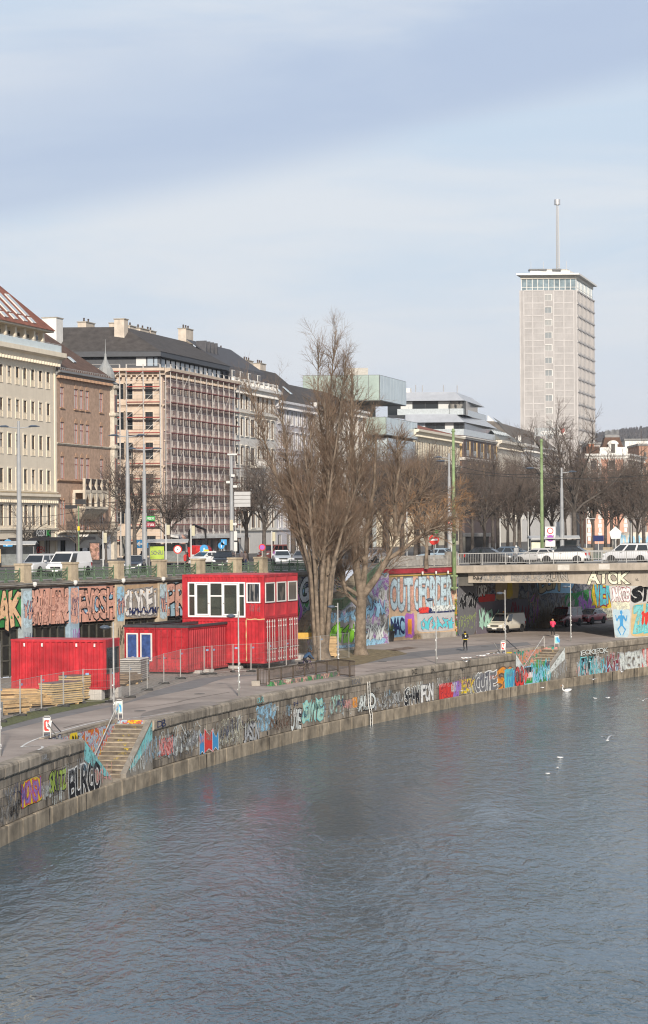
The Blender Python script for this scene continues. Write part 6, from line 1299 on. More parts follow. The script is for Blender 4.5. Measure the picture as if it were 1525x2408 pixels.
# --- pink corner house with mansard pavilion, and its neighbours at the right edge
D_ = 470.0; pc0 = at(1475, 1150, D_); ph = thing('pink_corner_house', 'salmon pink corner house with mansard pavilion and dormer at the right', 'building', (pc0.x, pc0.y, 0), 0)
pinkr = M('pink_render', (.60, .33, .24), .85, .06, .8); zp = lambda y: at(1475, y, D_).z
wE = 8.2
facade(ph, (-wE, 0), 0, wE, STREET, zp(1074), [(x, z, 1.15, 1.75, 'ctfs') for x in (1.3, 5.1, ) for z in (zp(1103), zp(1130))], pinkr, win_dark, gl=GLD, sur=white_r)
facade(ph, (0, 0), FA, 26, STREET, zp(1074), [(1.6 + k * 2.5, z, 1.1, 2.2, 'ctfs') for k in range(10) for z in (zp(1107), zp(1140), zp(1168))], M('palepink_render', (.56, .48, .42), .85, .06, .8), win_dark, gl=GLD, sur=white_r)
mb = MB(); mb.poly([(-wE, 0, zp(1074)), (0, 0, zp(1074)), (26 * FD.x, 26 * FD.y, zp(1074)), (-wE + 26 * FD.x, 26 * FD.y, zp(1074))]); mb.quad((-wE, 14, STREET), (-wE, 0, STREET), (-wE, 0, zp(1074)), (-wE, 14, zp(1074))); mb.build('side_walls', pinkr, ph)
ledge(ph, (-wE, 0), 0, wE, zp(1078), 1.0, .8, white_r, ends=.5, brackets=.6); ledge(ph, (0, 0), FA, 26, zp(1078), 1.0, .8, white_r, ends=.5, brackets=.6)
mb = MB(); bz = zp(1074) + .4
mb.box(-5.5, 0, .1, .5, bz, bz + 1.6); mb.build('attic_parapet', white_r, ph)
zm0, zm1 = bz + 1.0, zp(1030); rg = lambda g, z: [(-5.3 + g, .3 + g, z), (-.3 - g, .3 + g, z), (-.3 - g, 5.3 - g, z), (-5.3 + g, 5.3 - g, z)]
MB().loft([rg(0, zm0), rg(.65, zm0 + 1.5), rg(1.1, zm0 + 3), rg(1.3, zm1)]).build('mansard', brown_tile, ph); MB().loft([rg(1.0, zm1), rg(1.0, zm1 + .7), rg(1.3, zm1 + .9)]).build('mansard_cap', grey_roof, ph)
cr = MB(); [cr.tube([(x, 1.4, zm1 + .9), (x, 1.4, zm1 + 1.8)], .05, 4) for x in np.arange(-4.2, -1.2, .25)]; cr.build('roof_cresting', M('dome_zinc'), ph)
dm = MB(); dm.box(-3.7, -1.9, -.05, 1.2, bz + .2, bz + 2.2); dm.prism([(-2.8 + 1.15 * math.cos(math.pi * k / 8), -.1, bz + 2.2 + .8 * math.sin(math.pi * k / 8)) for k in range(9)], (0, 1.3, 0)); dmo = dm.build('dormer', white_r, ph); MB().box(-3.2, -2.4, -.1, -.04, bz + .4, bz + 2.3).build('dormer_window', win_dark, ph)
chimney(ph, -7, 3, bz, 1.2, 1, 2.4, M('chimney_brick', (.30, .14, .09), .9, .1), 1); MB().box(-wE, -5.6, 1, 8, bz - .2, bz + 1.8).build('attic', brown_tile, ph)
qn = MB(); [qn.cbox((x, -.06, STREET + 1 + .9 * k), (.8 if k % 2 else .55, .14, .8)) for k in range(int((zp(1080) - STREET) / .9)) for x in (-.35, -wE + .35, -5.6)]; qn.build('quoins', white_r, ph)
def far_block(name, label, px0, px1, y0, D, m, dpt, wrows, wm, group=None, z_roof=None):
    a_, c_ = at(px0, y0, D), at(px1, y0, D); t = thing(name, label, 'building', (a_.x, a_.y, 0)); Lb = c_.x - a_.x
    ws_ = [(1 + (Lb - 2) * (k + .5) / wrows[0], z, min(1.4, (Lb - 2) / wrows[0] * .55), 1.7, 'c') for k in range(wrows[0]) for z in np.arange(STREET + 2, a_.z - 2.4, wrows[1])]
    facade(t, (0, 0), 0, Lb, STREET, a_.z, ws_, m, wm, gl=GLD); body(t, Lb, dpt, a_.z, m); MB().box(-.3, Lb + .3, -.3, dpt, a_.z, a_.z + .5).build('roof', grey_roof, t); return t
far_block('white_office', 'white flat-roofed office with ribbon windows behind the pink house', 1470, 1560, 1036, 640, white_r, 30, (10, 3.4), win_white)
far_block('orange_house', 'orange brick house cut by the right edge behind the pink house', 1503, 1580, 1048, 560, M('orange_brick', (.36, .21, .15), .85, .1, 1), 20, (6, 3.6), win_white)
far_block('grey_block', 'low grey block between the white house and the pink house behind bare trees', 1386, 1440, 1045, 600, M('grey_render', (.36, .33, .31), .85, .1, 1), 20, (6, 3.6), win_dark)
far_block('back_row_house', 'pale row of offices behind the bare tree avenue', 1290, 1400, 1075, 660, off_w, 20, (12, 3.6), win_white)
far_block('station_pavilion', 'dark glazed pavilion behind the trees past the bridge', 1095, 1150, 1262, 330, M('pavilion_black', (.03, .03, .032), .3, .1), 10, (5, 3.4), win_dark)
sw_ = thing('site_wall', 'pale graffitied boundary wall behind the trees at the right edge', 'wall', (*at(1440, 1250, 330).xy, 0)); MB().box(0, 12, 0, .3, STREET, at(1460, 1252, 330).z).build('wall', off_w, sw_); scrawl(sw_, lambda u, z, o: Vector((u, -o, z)), .5, 6, 7.2, 9.0, 'sky', n=4, w=.15, seed=2)

# ------------------------------------------------------------------ wooded hill on the horizon
rh = random.Random(5); hm = MB(); nx = 60; ny = 10; D0, D1 = 2600, 3600; idx = []
for j in range(ny):
    for i in range(nx):
        x = 100 + 900 * i / (nx - 1); D = D0 + (D1 - D0) * j / (ny - 1); f = math.sin(math.pi * .5 * j / (ny - 1)); h = 143 + 8 * math.sin(x * .011 + 1) + 5 * math.sin(x * .03); hm.v.append((x, D, 6 + (h - 6) * f))
for j in range(ny - 1):
    for i in range(nx - 1): a_ = j * nx + i; hm.f.append((a_, a_ + 1, a_ + nx + 1, a_ + nx)); hm.m.append(0)
struct(hm.build('wooded_hill', M('winter_wood', (.060, .052, .050), .95, .3, .02)))
ht = MB()
for k in range(7000):
    x = rh.uniform(200, 700); f = rh.uniform(.35, 1.0); D = D0 + (D1 - D0) * f; fz = math.sin(math.pi * .5 * f); h = 143 + 8 * math.sin(x * .011 + 1) + 5 * math.sin(x * .03); z = 6 + (h - 6) * fz; w = rh.uniform(1.2, 3.2); H = rh.uniform(8, 17)
    ht.add([(x - w, D, z + H * .35), (x + w, D, z + H * .35), (x + w * .5, D + 1, z + H), (x - w * .4, D - 1, z + H * .9), (x, D + w, z + H * .5), (x, D, z - 3), (x + .6, D, z - 3)], [(0, 1, 2, 3), (3, 2, 4), (5, 6, 4)])
stuff(tag(ht.build('hill_woodland', M('winter_wood')), 'dense leafless woodland on the distant hill behind the tower', 'woodland'))
# ------------------------------------------------------------------ shipping containers
def red_paint(name, col):
    m = M(name, col, .5, .24, .9, streak=-.45 if name == 'container_red' else .34, bump=.08); return m
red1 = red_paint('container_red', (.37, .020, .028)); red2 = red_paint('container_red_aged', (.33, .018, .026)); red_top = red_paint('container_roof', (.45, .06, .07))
def corr_side(L, z0, z1, pitch, depth, y):
    """corrugated sheet along x in the plane y, facing -y"""
    n = max(1, int(L / pitch)); p = L / n; prof = []
    for k in range(n): x = k * p; prof += [(x, y), (x + p * .25, y), (x + p * .40, y + depth), (x + p * .85, y + depth)]
    prof.append((L, y)); mb = MB(); vs = []
    for x, yy in prof: vs += [(x, yy, z0), (x, yy, z1)]
    mb.add(vs, [(2 * i, 2 * i + 2, 2 * i + 3, 2 * i + 1) for i in range(len(prof) - 1)]); return mb
def container(name, label, p, rz, L, W, H, m, group, door=None, roof=True, front_gap=None, side='both', mat_roof=None):
    t = thing(name, label, 'container', p, rz, group)
    fr = MB(); c = .16
    for x in (0, L - c):
        for y in (0, W - c): fr.box(x, x + c, y, y + c, 0, H)
    for z in (0, H - .14):
        fr.box(c, L - c, 0, .10, z, z + .14); fr.box(c, L - c, W - .10, W, z, z + .14); fr.box(0, .10, c, W - c, z, z + .14); fr.box(L - .10, L, c, W - c, z, z + .14)
    fr.build('frame', m, t)
    a = corr_side(L - 2 * c, .14, H - .14, .36, .075, 0)
    o = a.build('side_panel', m, t, (c, .02, 0)); o = a.build('side_panel', m, t, (L - c, W - .02, 0), math.pi)
    e = corr_side(W - 2 * c, .14, H - .14, .25, .045, 0); eo = e.build('end_panel', m, t, (.02, W - c, 0), -math.pi / 2)
    if door != 'none': pass
    if roof: MB().box(.05, L - .05, .05, W - .05, H - .06, H - .005).build('roof', mat_roof or m, t)
    MB().box(.1, L - .1, .1, W - .1, .02, .12).build('floor', m, t)
    for x in (0, L):
        for y in (0, W):
            for z in (0, H): MB().cbox((x + (.07 if x == 0 else -.07), y + (.07 if y == 0 else -.07), z + (.06 if z == 0 else -.05)), (.17, .17, .13)).build('corner_casting', m, t)
    return t
def door_end(t, x, W, H, m, bar_m, y0=0.0, inv=1, xs=1):
    """double doors with locking bars in the plane x, facing away along xs"""
    for k in (0, 1):
        a_, b_ = y0 + .12 + k * (W - .24) / 2, y0 + .12 + (k + 1) * (W - .24) / 2; mb = MB()
        mb.box(min(x, x + .04 * xs), max(x, x + .04 * xs), a_ + .02, b_ - .02, .16, H - .16)
        for j in range(4): z = .4 + j * (H - .8) / 3.4; mb.box(min(x + .04 * xs, x + .07 * xs), max(x + .04 * xs, x + .07 * xs), a_ + .15, b_ - .15, z, z + .42)
        d = mb.build('door', m, t)
        for q_ in (.28, .72):
            y = a_ + (b_ - a_) * q_; br_ = MB(); br_.tube([(x + .10 * xs, y, .1), (x + .10 * xs, y, H - .08)], .021, 6); [br_.cbox((x + .09 * xs, y, z), (.07, .12, .10)) for z in (.25, .75, H - .6, H - .22)]; br_.cbox((x + .12 * xs, y + .16, 1.0), (.03, .34, .05)); br_.build('locking_bar', bar_m, d)
# (1) closed container by the path
c1a, c1b = Vector((-18.95, 137.9)), Vector((-12.85, 136.3)); d = (c1b - c1a).normalized()
t = container('shipping_container', 'bright red twenty-foot container raised on concrete blocks beside the stacked panels', (*c1a, .62), ang(d), 6.06, 2.44, 2.98, red1, 'red shipping containers', mat_roof=red_top)
e = corr_side(2.12, .14, .95, .25, .045, 0); e.build('end_panel_low', red2, t, (6.04, .16, 0), math.pi / 2); MB().box(5.98, 6.05, .16, 2.28, 2.5, 2.84).build('end_header', red2, t)
wf = MB(); [wf.box(5.97, 6.07, y - .05, y + .05, .95, 2.5) for y in (.2, 2.24)]; [wf.box(5.97, 6.07, .25, 2.19, z - .04, z + .04) for z in (.99, 2.46)]; wf.build('window_frame', win_dark, t); MB().box(6.0, 6.01, .2, 2.24, .95, 2.5).build('pane', GLD, t)
for x in (.8, 1.95, 4.15, 5.3): MB().box(x, x + .10, -.012, .012, 2.55, 2.75).build('number_plate', pc('white', .3), t)
blk = M('concrete_block', (.46, .44, .41), .9, .1, 1.5, streak=.2)
ca_, sa_ = d.x, d.y
for i, (x, y, w) in enumerate(((5.3, .25, 1.0), (4.2, .35, .6), (5.7, 2.2, .9), (.6, .3, .8), (2.4, 1.4, .8))):
    q_ = c1a + d * x + Vector((-d.y, d.x)) * y
    bmz = bmesh.new(); bmesh.ops.create_cube(bmz, size=1); bmesh.ops.bevel(bmz, geom=bmz.edges[:], offset=.03, segments=1, affect='EDGES'); me = bpy.data.meshes.new('concrete_block'); bmz.to_mesh(me); bmz.free(); me.materials.append(blk)
    tag(link('concrete_block', me, None, (q_.x, q_.y, .31), ang(d), (w, .62, .62)), ['pale concrete block under the near right corner of the raised container', 'pale concrete block under the middle of the raised container front', 'pale concrete block under the rear right corner of the raised container', 'concrete block under the left end of the raised container', 'concrete block in the dark below the raised container'][i], 'block', 'concrete blocks under containers')
# (2) two long open containers, doors to the camera
dl = Vector((.37, .93)).normalized(); c2 = Vector((-9.6, 159.9)); nl = Vector((-dl.y, dl.x)); H2 = 3.12
bars = M('bar_red', (.30, .03, .035), .5, .1); bars_w = M('bar_white', (.52, .49, .47), .4, .08)
def long_c(label, off):
    p = c2 + nl * (off) ; t = container('shipping_container', label, (*p, .14), ang(dl), 11.4, 2.44, H2, red2, 'red shipping containers', roof=False); return t
t = long_c('long red container with plain double doors behind the wire fence', 0.0); door_end(t, .0, 2.44, H2, red1, bars, xs=-1)
rim = M('roof_rim', (.05, .05, .055), .6, .15)
def rimmed(t):
    mb = MB(); mb.box(-.05, 11.45, -.08, .16, H2, H2 + .16); mb.box(-.05, 11.45, 2.28, 2.52, H2, H2 + .16); mb.box(-.05, .2, .16, 2.28, H2, H2 + .16); mb.box(11.2, 11.45, .16, 2.28, H2, H2 + .16); mb.build('roof_rim', rim, t)
rimmed(t)
MB().box(1.2, 10.5, .3, 2.2, H2 - .5, H2 - .44).build('inner_tarpaulin', red_top, t)
t = long_c('long red container with two blue tarpaulin windows in its doors', 2.50); door_end(t, .0, 2.44, H2, red1, bars, xs=-1); rimmed(t)
tarp = M('blue_tarp', (.035, .07, .20), .45, .25, 3.0, bump=.8, bscale=5)
for y0 in (.22, 1.32):
    f = MB(); f.box(-.16, -.07, y0, y0 + .09, .75, 2.72); f.box(-.16, -.07, y0 + .81, y0 + .90, .75, 2.72); f.box(-.16, -.07, y0 + .09, y0 + .81, .75, .84); f.box(-.16, -.07, y0 + .09, y0 + .81, 2.63, 2.72); fo = f.build('door_window', win_white, t); MB().box(-.13, -.10, y0 + .09, y0 + .81, .84, 2.63).build('tarpaulin', tarp, t); MB().box(-.135, -.13, y0 + .3, y0 + .5, .95, 1.05).build('sticker', pc('white'), t)
# (3) two-storey stack of six
c3 = Vector((-4.36, 165.0)); d3 = Vector((.36, .93)).normalized(); l3 = Vector((-d3.y, d3.x)); S3 = 6.55 / 3; Hs = 3.22; base3 = .42
lab = [['lower red container of the two-storey stack, nearest the path, white locking bars', 'upper red container of the stack with the wide white glazed front'], ['lower middle red container of the two-storey stack with white locking bars', 'upper middle red container of the stack with one side window'], ['lower rear red container of the two-storey stack beside the poplar', 'upper rear red container of the stack beside the poplar']]
for k in range(3):
    for lev in (0, 1):
        p = c3 + d3 * (S3 * k) + l3 * 6.5          # local x runs from the left end to the right end
        ax_ = ang(-l3); t = thing('shipping_container', lab[k][lev], 'container', (*p, base3 + lev * Hs), ax_, 'red shipping containers')
        Lc, Wc = 6.5, S3 - .02; fr = MB()
        for x in (0, Lc - .15):
            for y in (0, Wc - .12): fr.box(x, x + .15, y, y + .12, 0, Hs - .02)
        for z in (0, Hs - .20):
            fr.box(.15, Lc - .15, 0, .10, z, z + .18); fr.box(Lc - .12, Lc, .12, Wc - .12, z, z + .18); fr.box(.15, Lc - .15, Wc - .1, Wc, z, z + .18); fr.box(0, .12, .12, Wc - .12, z, z + .18)
        fr.build('frame', red1, t)
        MB().box(.02, Lc - .02, .02, Wc - .02, Hs - .06, Hs - .03).build('roof', red_top, t)
        bp2 = MB(); bp2.quad((.05, Wc - .05, .1), (.05, .05, .1), (.05, .05, Hs - .1), (.05, Wc - .05, Hs - .1)); bp2.quad((Lc, Wc - .04, .1), (.05, Wc - .04, .1), (.05, Wc - .04, Hs - .1), (Lc, Wc - .04, Hs - .1)); bp2.build('rear_panel', red2, t)
        if lev == 0:
            if k == 0:
                corr_side(6.2, .18, Hs - .2, .276, .05, 0).build('side_panel', red1, t, (.15, .02, 0))
                mb = MB(); [mb.cbox((x, -.01, Hs - .03 + .02 * math.sin(x * 9)), (.13, .03, .07)) for x in np.arange(5.15, 6.5, .12)]; [mb.cbox((5.08, -.01, z), (.05 + .03 * math.sin(z * 7), .03, .13)) for z in np.arange(.2, 3.1, .12)]; mb.build('foam_seam', pc('sand'), t)
            door_end(t, Lc - .02, Wc, Hs, red2, bars_w, xs=1)
        else:
            # right end: window over corrugated sill
            corr_side(Wc - .24, .18, 1.15, .2, .04, 0).build('end_panel', red2, t, (Lc - .02, .12, 0), math.pi / 2); corr_side(Wc - .24, 2.62, Hs - .2, .2, .04, 0).build('end_panel', red2, t, (Lc - .02, .12, 0), math.pi / 2)
            wfz = MB(); y0, y1 = .2, Wc - .2; [wfz.box(Lc - .05, Lc + .05, y, y + .09, 1.15, 2.62) for y in (y0 - .02, y1 - .07)]; [wfz.box(Lc - .05, Lc + .05, y0 + .07, y1 - .07, z, z + .09) for z in (1.15, 2.53)]; wo = wfz.build('window', win_white, t); MB().box(Lc, Lc + .012, y0, y1, 1.2, 2.58).build('pane', glass_mat('murky_glass', (.06, .058, .052), (.15, .13, .11), .6, .06), t)
            MB().box(Lc - .02, Lc, .12, .2, 1.15, 2.62).build('end_jamb', red2, t); MB().box(Lc - .02, Lc, Wc - .2, Wc - .12, 1.15, 2.62).build('end_jamb', red2, t)
            if k == 0:
                # front: header, glazed screen, single window
                corr_side(6.2, 2.62, Hs - .2, .276, .05, 0).build('side_panel', red1, t, (.15, .02, 0)); corr_side(1.25, .18, 1.15, .276, .05, 0).build('side_panel', red1, t, (5.10, .02, 0))
                MB().box(.15, .52, .0, .05, .18, 2.62).build('side_post', red1, t); MB().box(4.98, 5.12, 0, .05, .18, 2.62).build('side_post', red1, t); MB().box(6.18, 6.36, 0, .05, 1.15, 2.62).build('side_post', red1, t)
                sx_ = [.52, 1.06, 2.22, 3.22, 4.52, 4.98]; scn = MB()
                for x in sx_: scn.box(x - .05, x + .05, -.06, .04, .12, 2.66)
                scn.box(.47, 5.03, -.055, .035, 2.56, 2.66); scn.box(.47, 5.03, -.055, .035, .10, .22)
                for i in (0, 2, 4): scn.box(sx_[i] + .05, sx_[i + 1] - .05, -.05, .03, 1.60, 1.70)
                for i in (1, 3): [scn.box(x, x + .09, -.085, -.01, .24, 2.54) for x in (sx_[i] + .06, sx_[i + 1] - .15)]; scn.box(sx_[i] + .06, sx_[i + 1] - .06, -.083, -.01, .24, .34); scn.box(sx_[i] + .06, sx_[i + 1] - .06, -.083, -.01, 2.44, 2.54)
                scn.build('glazed_screen', M('pvc_white', (.74, .74, .73), .35, .03), t)
                gl_in = bpy.data.materials.new('clear_glass'); gl_in.use_nodes = True; gt = gl_in.node_tree; gb = gt.nodes['Principled BSDF']; gb.inputs['Base Color'].default_value = (.06, .07, .06, 1); gb.inputs['Alpha'].default_value = .45; gb.inputs['Roughness'].default_value = .04; MATS['clear_glass'] = gl_in
                for i in range(5): MB().box(sx_[i] + .04, sx_[i + 1] - .04, -.012, .0, .2, 2.58).build('pane', gl_in, t)
                for i, x in ((1, 2.10), (3, 3.34)): MB().box(x - .03, x + .03, -.14, -.085, 1.1, 1.16).box(x - .03, x + .14, -.16, -.13, 1.12, 1.15).build('door_handle', M('pipe_steel'), t)
                wz = MB(); [wz.box(x, x + .09, -.05, .05, 1.15, 2.62) for x in (5.12, 6.12)]; [wz.box(5.21, 6.12, -.05, .05, z, z + .09) for z in (1.15, 2.53)]; wz.build('window', M('pvc_white'), t); MB().box(5.2, 6.14, -.01, .0, 1.2, 2.58).build('pane', GLD, t)
                MB().box(.2, 6.3, 2.0, 2.05, .15, 1.7).build('inner_wall', M('olive_wall', (.26, .27, .20), .8, .15), t); MB().box(.2, 6.3, .1, 2.0, .05, .10).build('inner_floor', M('dusty_floor', (.3, .28, .24), .9, .2), t)
                MB().lathe([(.4, 0), (.38, .15), (.2, .25)], 12, (4.0, .6, .12)).build('tarp_bundle', M('tarp_grey', (.10, .14, .17), .6, .2), t)
                scrawl(t, lambda u, z, o: Vector((u, -o, z)), 5.3, 6.1, .5, 1.05, 'grey', n=3, w=.018, seed=4, off=.02, worn=.3)
for i, (x, y) in enumerate(((620, 1565), (651, 1560), (679, 1557), (700, 1553), (599, 1568))):
    p = gnd(x, y); me = bpy.data.objects['concrete_block'].data
    tag(link('concrete_block', me, None, (p.x, p.y + .3, .21), ang(d3), (.75, .8, .40)), ['concrete pad under the near corner of the two-storey stack', 'concrete pad below the first set of white locking bars', 'concrete pad below the second set of white locking bars', 'concrete pad below the stack nearest the poplar', 'low concrete pad between the long container and the stack'][i], 'block', 'concrete blocks under containers')
for i, (x, y) in enumerate(((458, 1583), (486, 1580), (555, 1572))):
    p = gnd(x, y); me = bpy.data.objects['concrete_block'].data
    tag(link('concrete_block', me, None, (p.x, p.y, .10), ang(dl), (.5, 1.0, .22)), ['flat concrete slab below the near end of the long container', 'flat concrete slab at the long container between fence posts', 'flat concrete slab below the far end of the long container'][i], 'block', 'concrete blocks under containers')

# ------------------------------------------------------------------ stacks of panels and boards
wood = M('pine_board', (.50, .34, .17), .8, .15, 1.5, rand=.18); woodd = M('weathered_board', (.26, .19, .13), .85, .2, 1.5, rand=.2); zincp = M('panel_skin', (.13, .125, .12), .5, .15, 2, rand=.15); foam = M('panel_core', (.52, .38, .20), .85, .1, 2, rand=.1)
def stack(label, p, rz, L, Wd, n, th, mats, seed, jit=.06, name='panel_stack', part='panel'):
    t = thing(name, label, 'stack', (p.x, p.y, .0), rz); r_ = random.Random(seed); z = .12
    for x in (-L * .35, L * .35): MB().box(x - .06, x + .06, -Wd / 2, Wd / 2, 0.01, .12).build('bearer', wood, t)
    for k in range(n):
        h = th * r_.uniform(.85, 1.15); dx, dy = r_.uniform(-jit, jit), r_.uniform(-jit, jit)
        o = MB().box(-L / 2 + dx, L / 2 + dx, -Wd / 2 + dy, Wd / 2 + dy, z, z + h * (.93 if len(mats) == 1 else .70)).build(part, mats[0], t)
        if len(mats) > 1: MB().box(-L / 2 + dx - .004, L / 2 + dx + .004, -Wd / 2 + dy - .004, Wd / 2 + dy + .004, z + h * .70, z + h).build(part + '_edge', mats[1], o)
        z += h
    return t
fd = ang(gnd(150, 1662).xy - gnd(48, 1684).xy)
stack('tall stack of insulated panels with dark edges behind the fence', gnd(140, 1660) + Vector((-.0, .7, 0)), fd - .35, 2.6, 1.1, 10, .125, [foam, zincp], 1)
stack('stack of insulated panels against the blocks below the container', gnd(180, 1650) + Vector((0, 1.3, 0)), fd - .35, 2.4, 1.1, 10, .14, [foam, zincp], 2)
stack('loose pile of pine boards at the left behind the fence', gnd(85, 1664) + Vector((0, .6, 0)), fd - .55, 2.4, 1.0, 6, .11, [wood], 3, .18, 'board_pile', 'board')
stack('long low pile of pine boards along the raised container', gnd(60, 1650) + Vector((0, 2.2, 0)), fd - .95, 4.6, 1.2, 6, .09, [wood], 4, .25, 'board_pile', 'board')
stack('small pile of yellow boards at the left edge', gnd(24, 1681) + Vector((0, .5, 0)), fd - .5, 1.9, .9, 7, .10, [wood], 5, .12, 'board_pile', 'board')
stack('stack of silver-edged panels behind the raised container', gnd(315, 1604) + Vector((0, 1, 0)), fd + .1, 2.5, 1.4, 11, .125, [zincp, M('panel_light_edge', (.52, .50, .46), .5, .1)], 6, .02)
stack('jumbled brown planks beside the silver-edged panels', gnd(296, 1612) + Vector((0, .6, 0)), fd - .1, 2.0, 1.0, 6, .12, [woodd], 7, .2, 'board_pile', 'board')
stack('yellow panel stack standing beside the poplar trunk', gnd(776, 1546) + Vector((0, .4, 0)), .3, .9, .9, 12, .13, [wood], 8, .04)
tr = thing('site_trestle', 'wooden trestle of yellow formwork boards behind the cyclist', 'trestle', (*gnd(712, 1548).xy, 0)); MB().box(-.8, 1.0, 0, .08, 1.5, 2.0).build('board', M('formwork_yellow', (.55, .34, .06), .7, .1), tr); [MB().tube([(x, 0, 0), (x + .2, 0, 1.6)], .05, 4).build('leg', wood, tr) for x in (-.6, .7)]
p = gnd(0, 1690); tag(link('concrete_block', bpy.data.objects['concrete_block'].data, None, (p.x - .2, p.y, .45), fd, (.8, .5, .9)), 'tagged concrete block at the left edge beside the fence', 'block', 'concrete blocks under containers')

# ------------------------------------------------------------------ wire site fence
galv = M('galvanised', (.50, .49, .46)); wire = M('fence_wire', (.17, .165, .16), .6, .05); foot_m = M('rubber_foot', (.05, .05, .05), .9, .15); bluet = M('blue_plate', (.20, .33, .50), .5, .05)
fp_ = [gnd(x, y) for x, y in fence_base]
fence_lab = 'wire mesh site fence panel number'
for i in range(len(fp_) - 1):
    A, B = fp_[i], fp_[i + 1]; L_ = (B - A).length
    where = ['at the left edge by the tagged block', 'before the yellow board pile', 'before the loose pine boards', 'before the dark-edged panels', 'before the blocks of the raised container', 'behind the lamp post of the steps', 'right of the raised container', 'before the silver-edged panels', 'before the gravel yard', 'before the plain double doors', 'before the near end of the long container', 'narrow gap piece before the long container', 'before the middle of the long container', 'before the far end of the long container', 'before the near white locking bars', 'before the rear white locking bars', 'reaching from the stack to the poplar', 'behind the poplar trunks']
    t = thing('fence_panel', 'wire mesh fence panel ' + where[i], 'fence', (A.x, A.y, 0), ang(B - A), 'site fence panels')
    f = MB()
    for x in (.05, L_ - .05): f.tube([(x, 0, .05), (x, 0, 2.02)], .02, 5)
    for z in (.12, 1.98): f.tube([(.05, 0, z), (L_ - .05, 0, z)], .012, 4)
    f.build('frame', M('fence_tube', (.34, .335, .32), .5, .1, 4), t); w = MB()
    n = max(3, int(L_ / .11))
    for k in range(1, n): x = .05 + (L_ - .1) * k / n; w.tube([(x, 0, .12), (x, 0, 1.98)], .0028, 3, cap=False)
    for z in (.5, .9, 1.3, 1.7): w.tube([(.05, 0, z), (L_ - .05, 0, z)], .004, 3, cap=False)
    stuff(w.build('wire_mesh', wire, t)); MB().box(.15, .35, -.03, -.02, 1.66, 1.78).build('plate', bluet, t)
    MB().loft([[(-.12 * s, -.36 * s, z), (.12 * s, -.36 * s, z), (.12 * s, .36 * s, z), (-.12 * s, .36 * s, z)] for s, z in ((1, .012), (1, .08), (.85, .14))]).build('foot', foot_m, t)

# ------------------------------------------------------------------ iron railing round the quay ramp
rl = thing('ramp_railing', 'rusty iron bar railing on a low painted kerb by the water', 'railing'); rust = M('rusty_iron', (.085, .065, .05), .8, .25, 4); rk = [gnd(607, 1612), gnd(634, 1614), gnd(795, 1589), gnd(835, 1594)]
for i in range(3):
    A, B = rk[i], rk[i + 1]; L_ = (B - A).length; zb = .0 if i != 1 else .30; o = bar_rail(L_, .86 if i == 1 else 1.16, .13, .025).build('railing', rust, rl, (A.x, A.y, zb), ang(B - A))
A, B = rk[1], rk[2]; L_ = (B - A).length; kb = MB().box(0, L_, -.18, .18, 0, .30).build('kerb', busy('kerb_paint', ['stone', 'cream', 'salmon', 'grey', 'green', 'stone'], 1.0, 9), rl, (A.x, A.y, 0), ang(B - A))
MB().box(-.4, .15, -.3, .5, 0, .32).build('kerb_end', conc, rl, (rk[0].x, rk[0].y, 0))

# ------------------------------------------------------------------ lamp posts on the quay
def quay_lamp(label, px, py, H, left=True, stickers=True):
    p = gnd(px, py); t = thing('quay_lamp', label, 'street lamp', (p.x, p.y, 0), 0, 'grey lamp posts along the quay')
    MB().tube([(0, 0, 0), (0, 0, 1.2), (0, 0, H)], [.07, .055, .04], 8).build('pole', M('quay_pole', (.33, .33, .32), .5, .12, 5), t, smooth=True)
    s = -1 if left else 1
    MB().tube([(0, 0, H - .28), (s * .25, 0, H - .24), (s * .34, 0, H - .26)], .025, 5).build('arm', galv, t)
    MB().lathe([(.02, .12), (.14, .11), (.27, .04), (.29, -.02), (.22, -.07), (.05, -.12)], 12, (s * .45, 0, H - .28)).build('lamp_head', M('lamp_dark', (.07, .09, .12)), t, smooth=True)
    if stickers:
        st_ = MB(); r_ = random.Random(int(px))
        for k in range(14): a_ = r_.uniform(0, 6); z = r_.uniform(.3, 2.3); st_.cbox((.07 * math.cos(a_) * .93, .07 * math.sin(a_) * .93, z), (.05, .05, r_.uniform(.05, .14)), r_.randrange(3))
        st_.build('stickers', [pc('white'), pc('grey'), pc('silver')], t)
    return t
for a_ in (('lamp post at the head of the yellow-smeared steps', 268.6, 1690, 5.2), ('lamp post on the path before the long container', 562.5, 1637, 5.15), ('lamp post beside the end of the iron railing', 796, 1578, 4.85), ('lamp post on the open quay before the pale blue lettering', 1026.6, 1560, 5.05), ('lamp post before the white van', 1189, 1520, 4.8), ('lamp post before the dark red van', 1343, 1508, 5.1), ('lamp post cut by the left edge of the picture', 1.0, 1779, 5.2)): quay_lamp(*a_)
def guard_sign(label, px, py, h, col, rz=0.0):
    p = gnd(px, py); t = thing('guard_frame', label, 'sign', (p.x, p.y, 0), rz, 'sticker-covered guard frames at the quay steps'); w = .36
    f = MB(); f.tube([(-w / 2, 0, 0), (-w / 2, 0, h - .06), (-w / 2 + .06, 0, h), (w / 2 - .06, 0, h), (w / 2, 0, h - .06), (w / 2, 0, 0)], .026, 6); f.build('frame', galv, t)
    MB().box(-w / 2 + .03, w / 2 - .03, -.012, .012, h * .28, h * .92).build('plate', pc('pale'), t); pl = lambda u, z, o: Vector((u, -.013 - o, z))
    patch(t, pl, -.13, .13, h * .32, h * .82, col, seed=2, off=.004, rag=.02); scrawl(t, pl, -.11, .11, h * .35, h * .8, 'white' if col == 'red' else 'blue', n=1, w=.06, seed=int(px), off=.008)
    return t
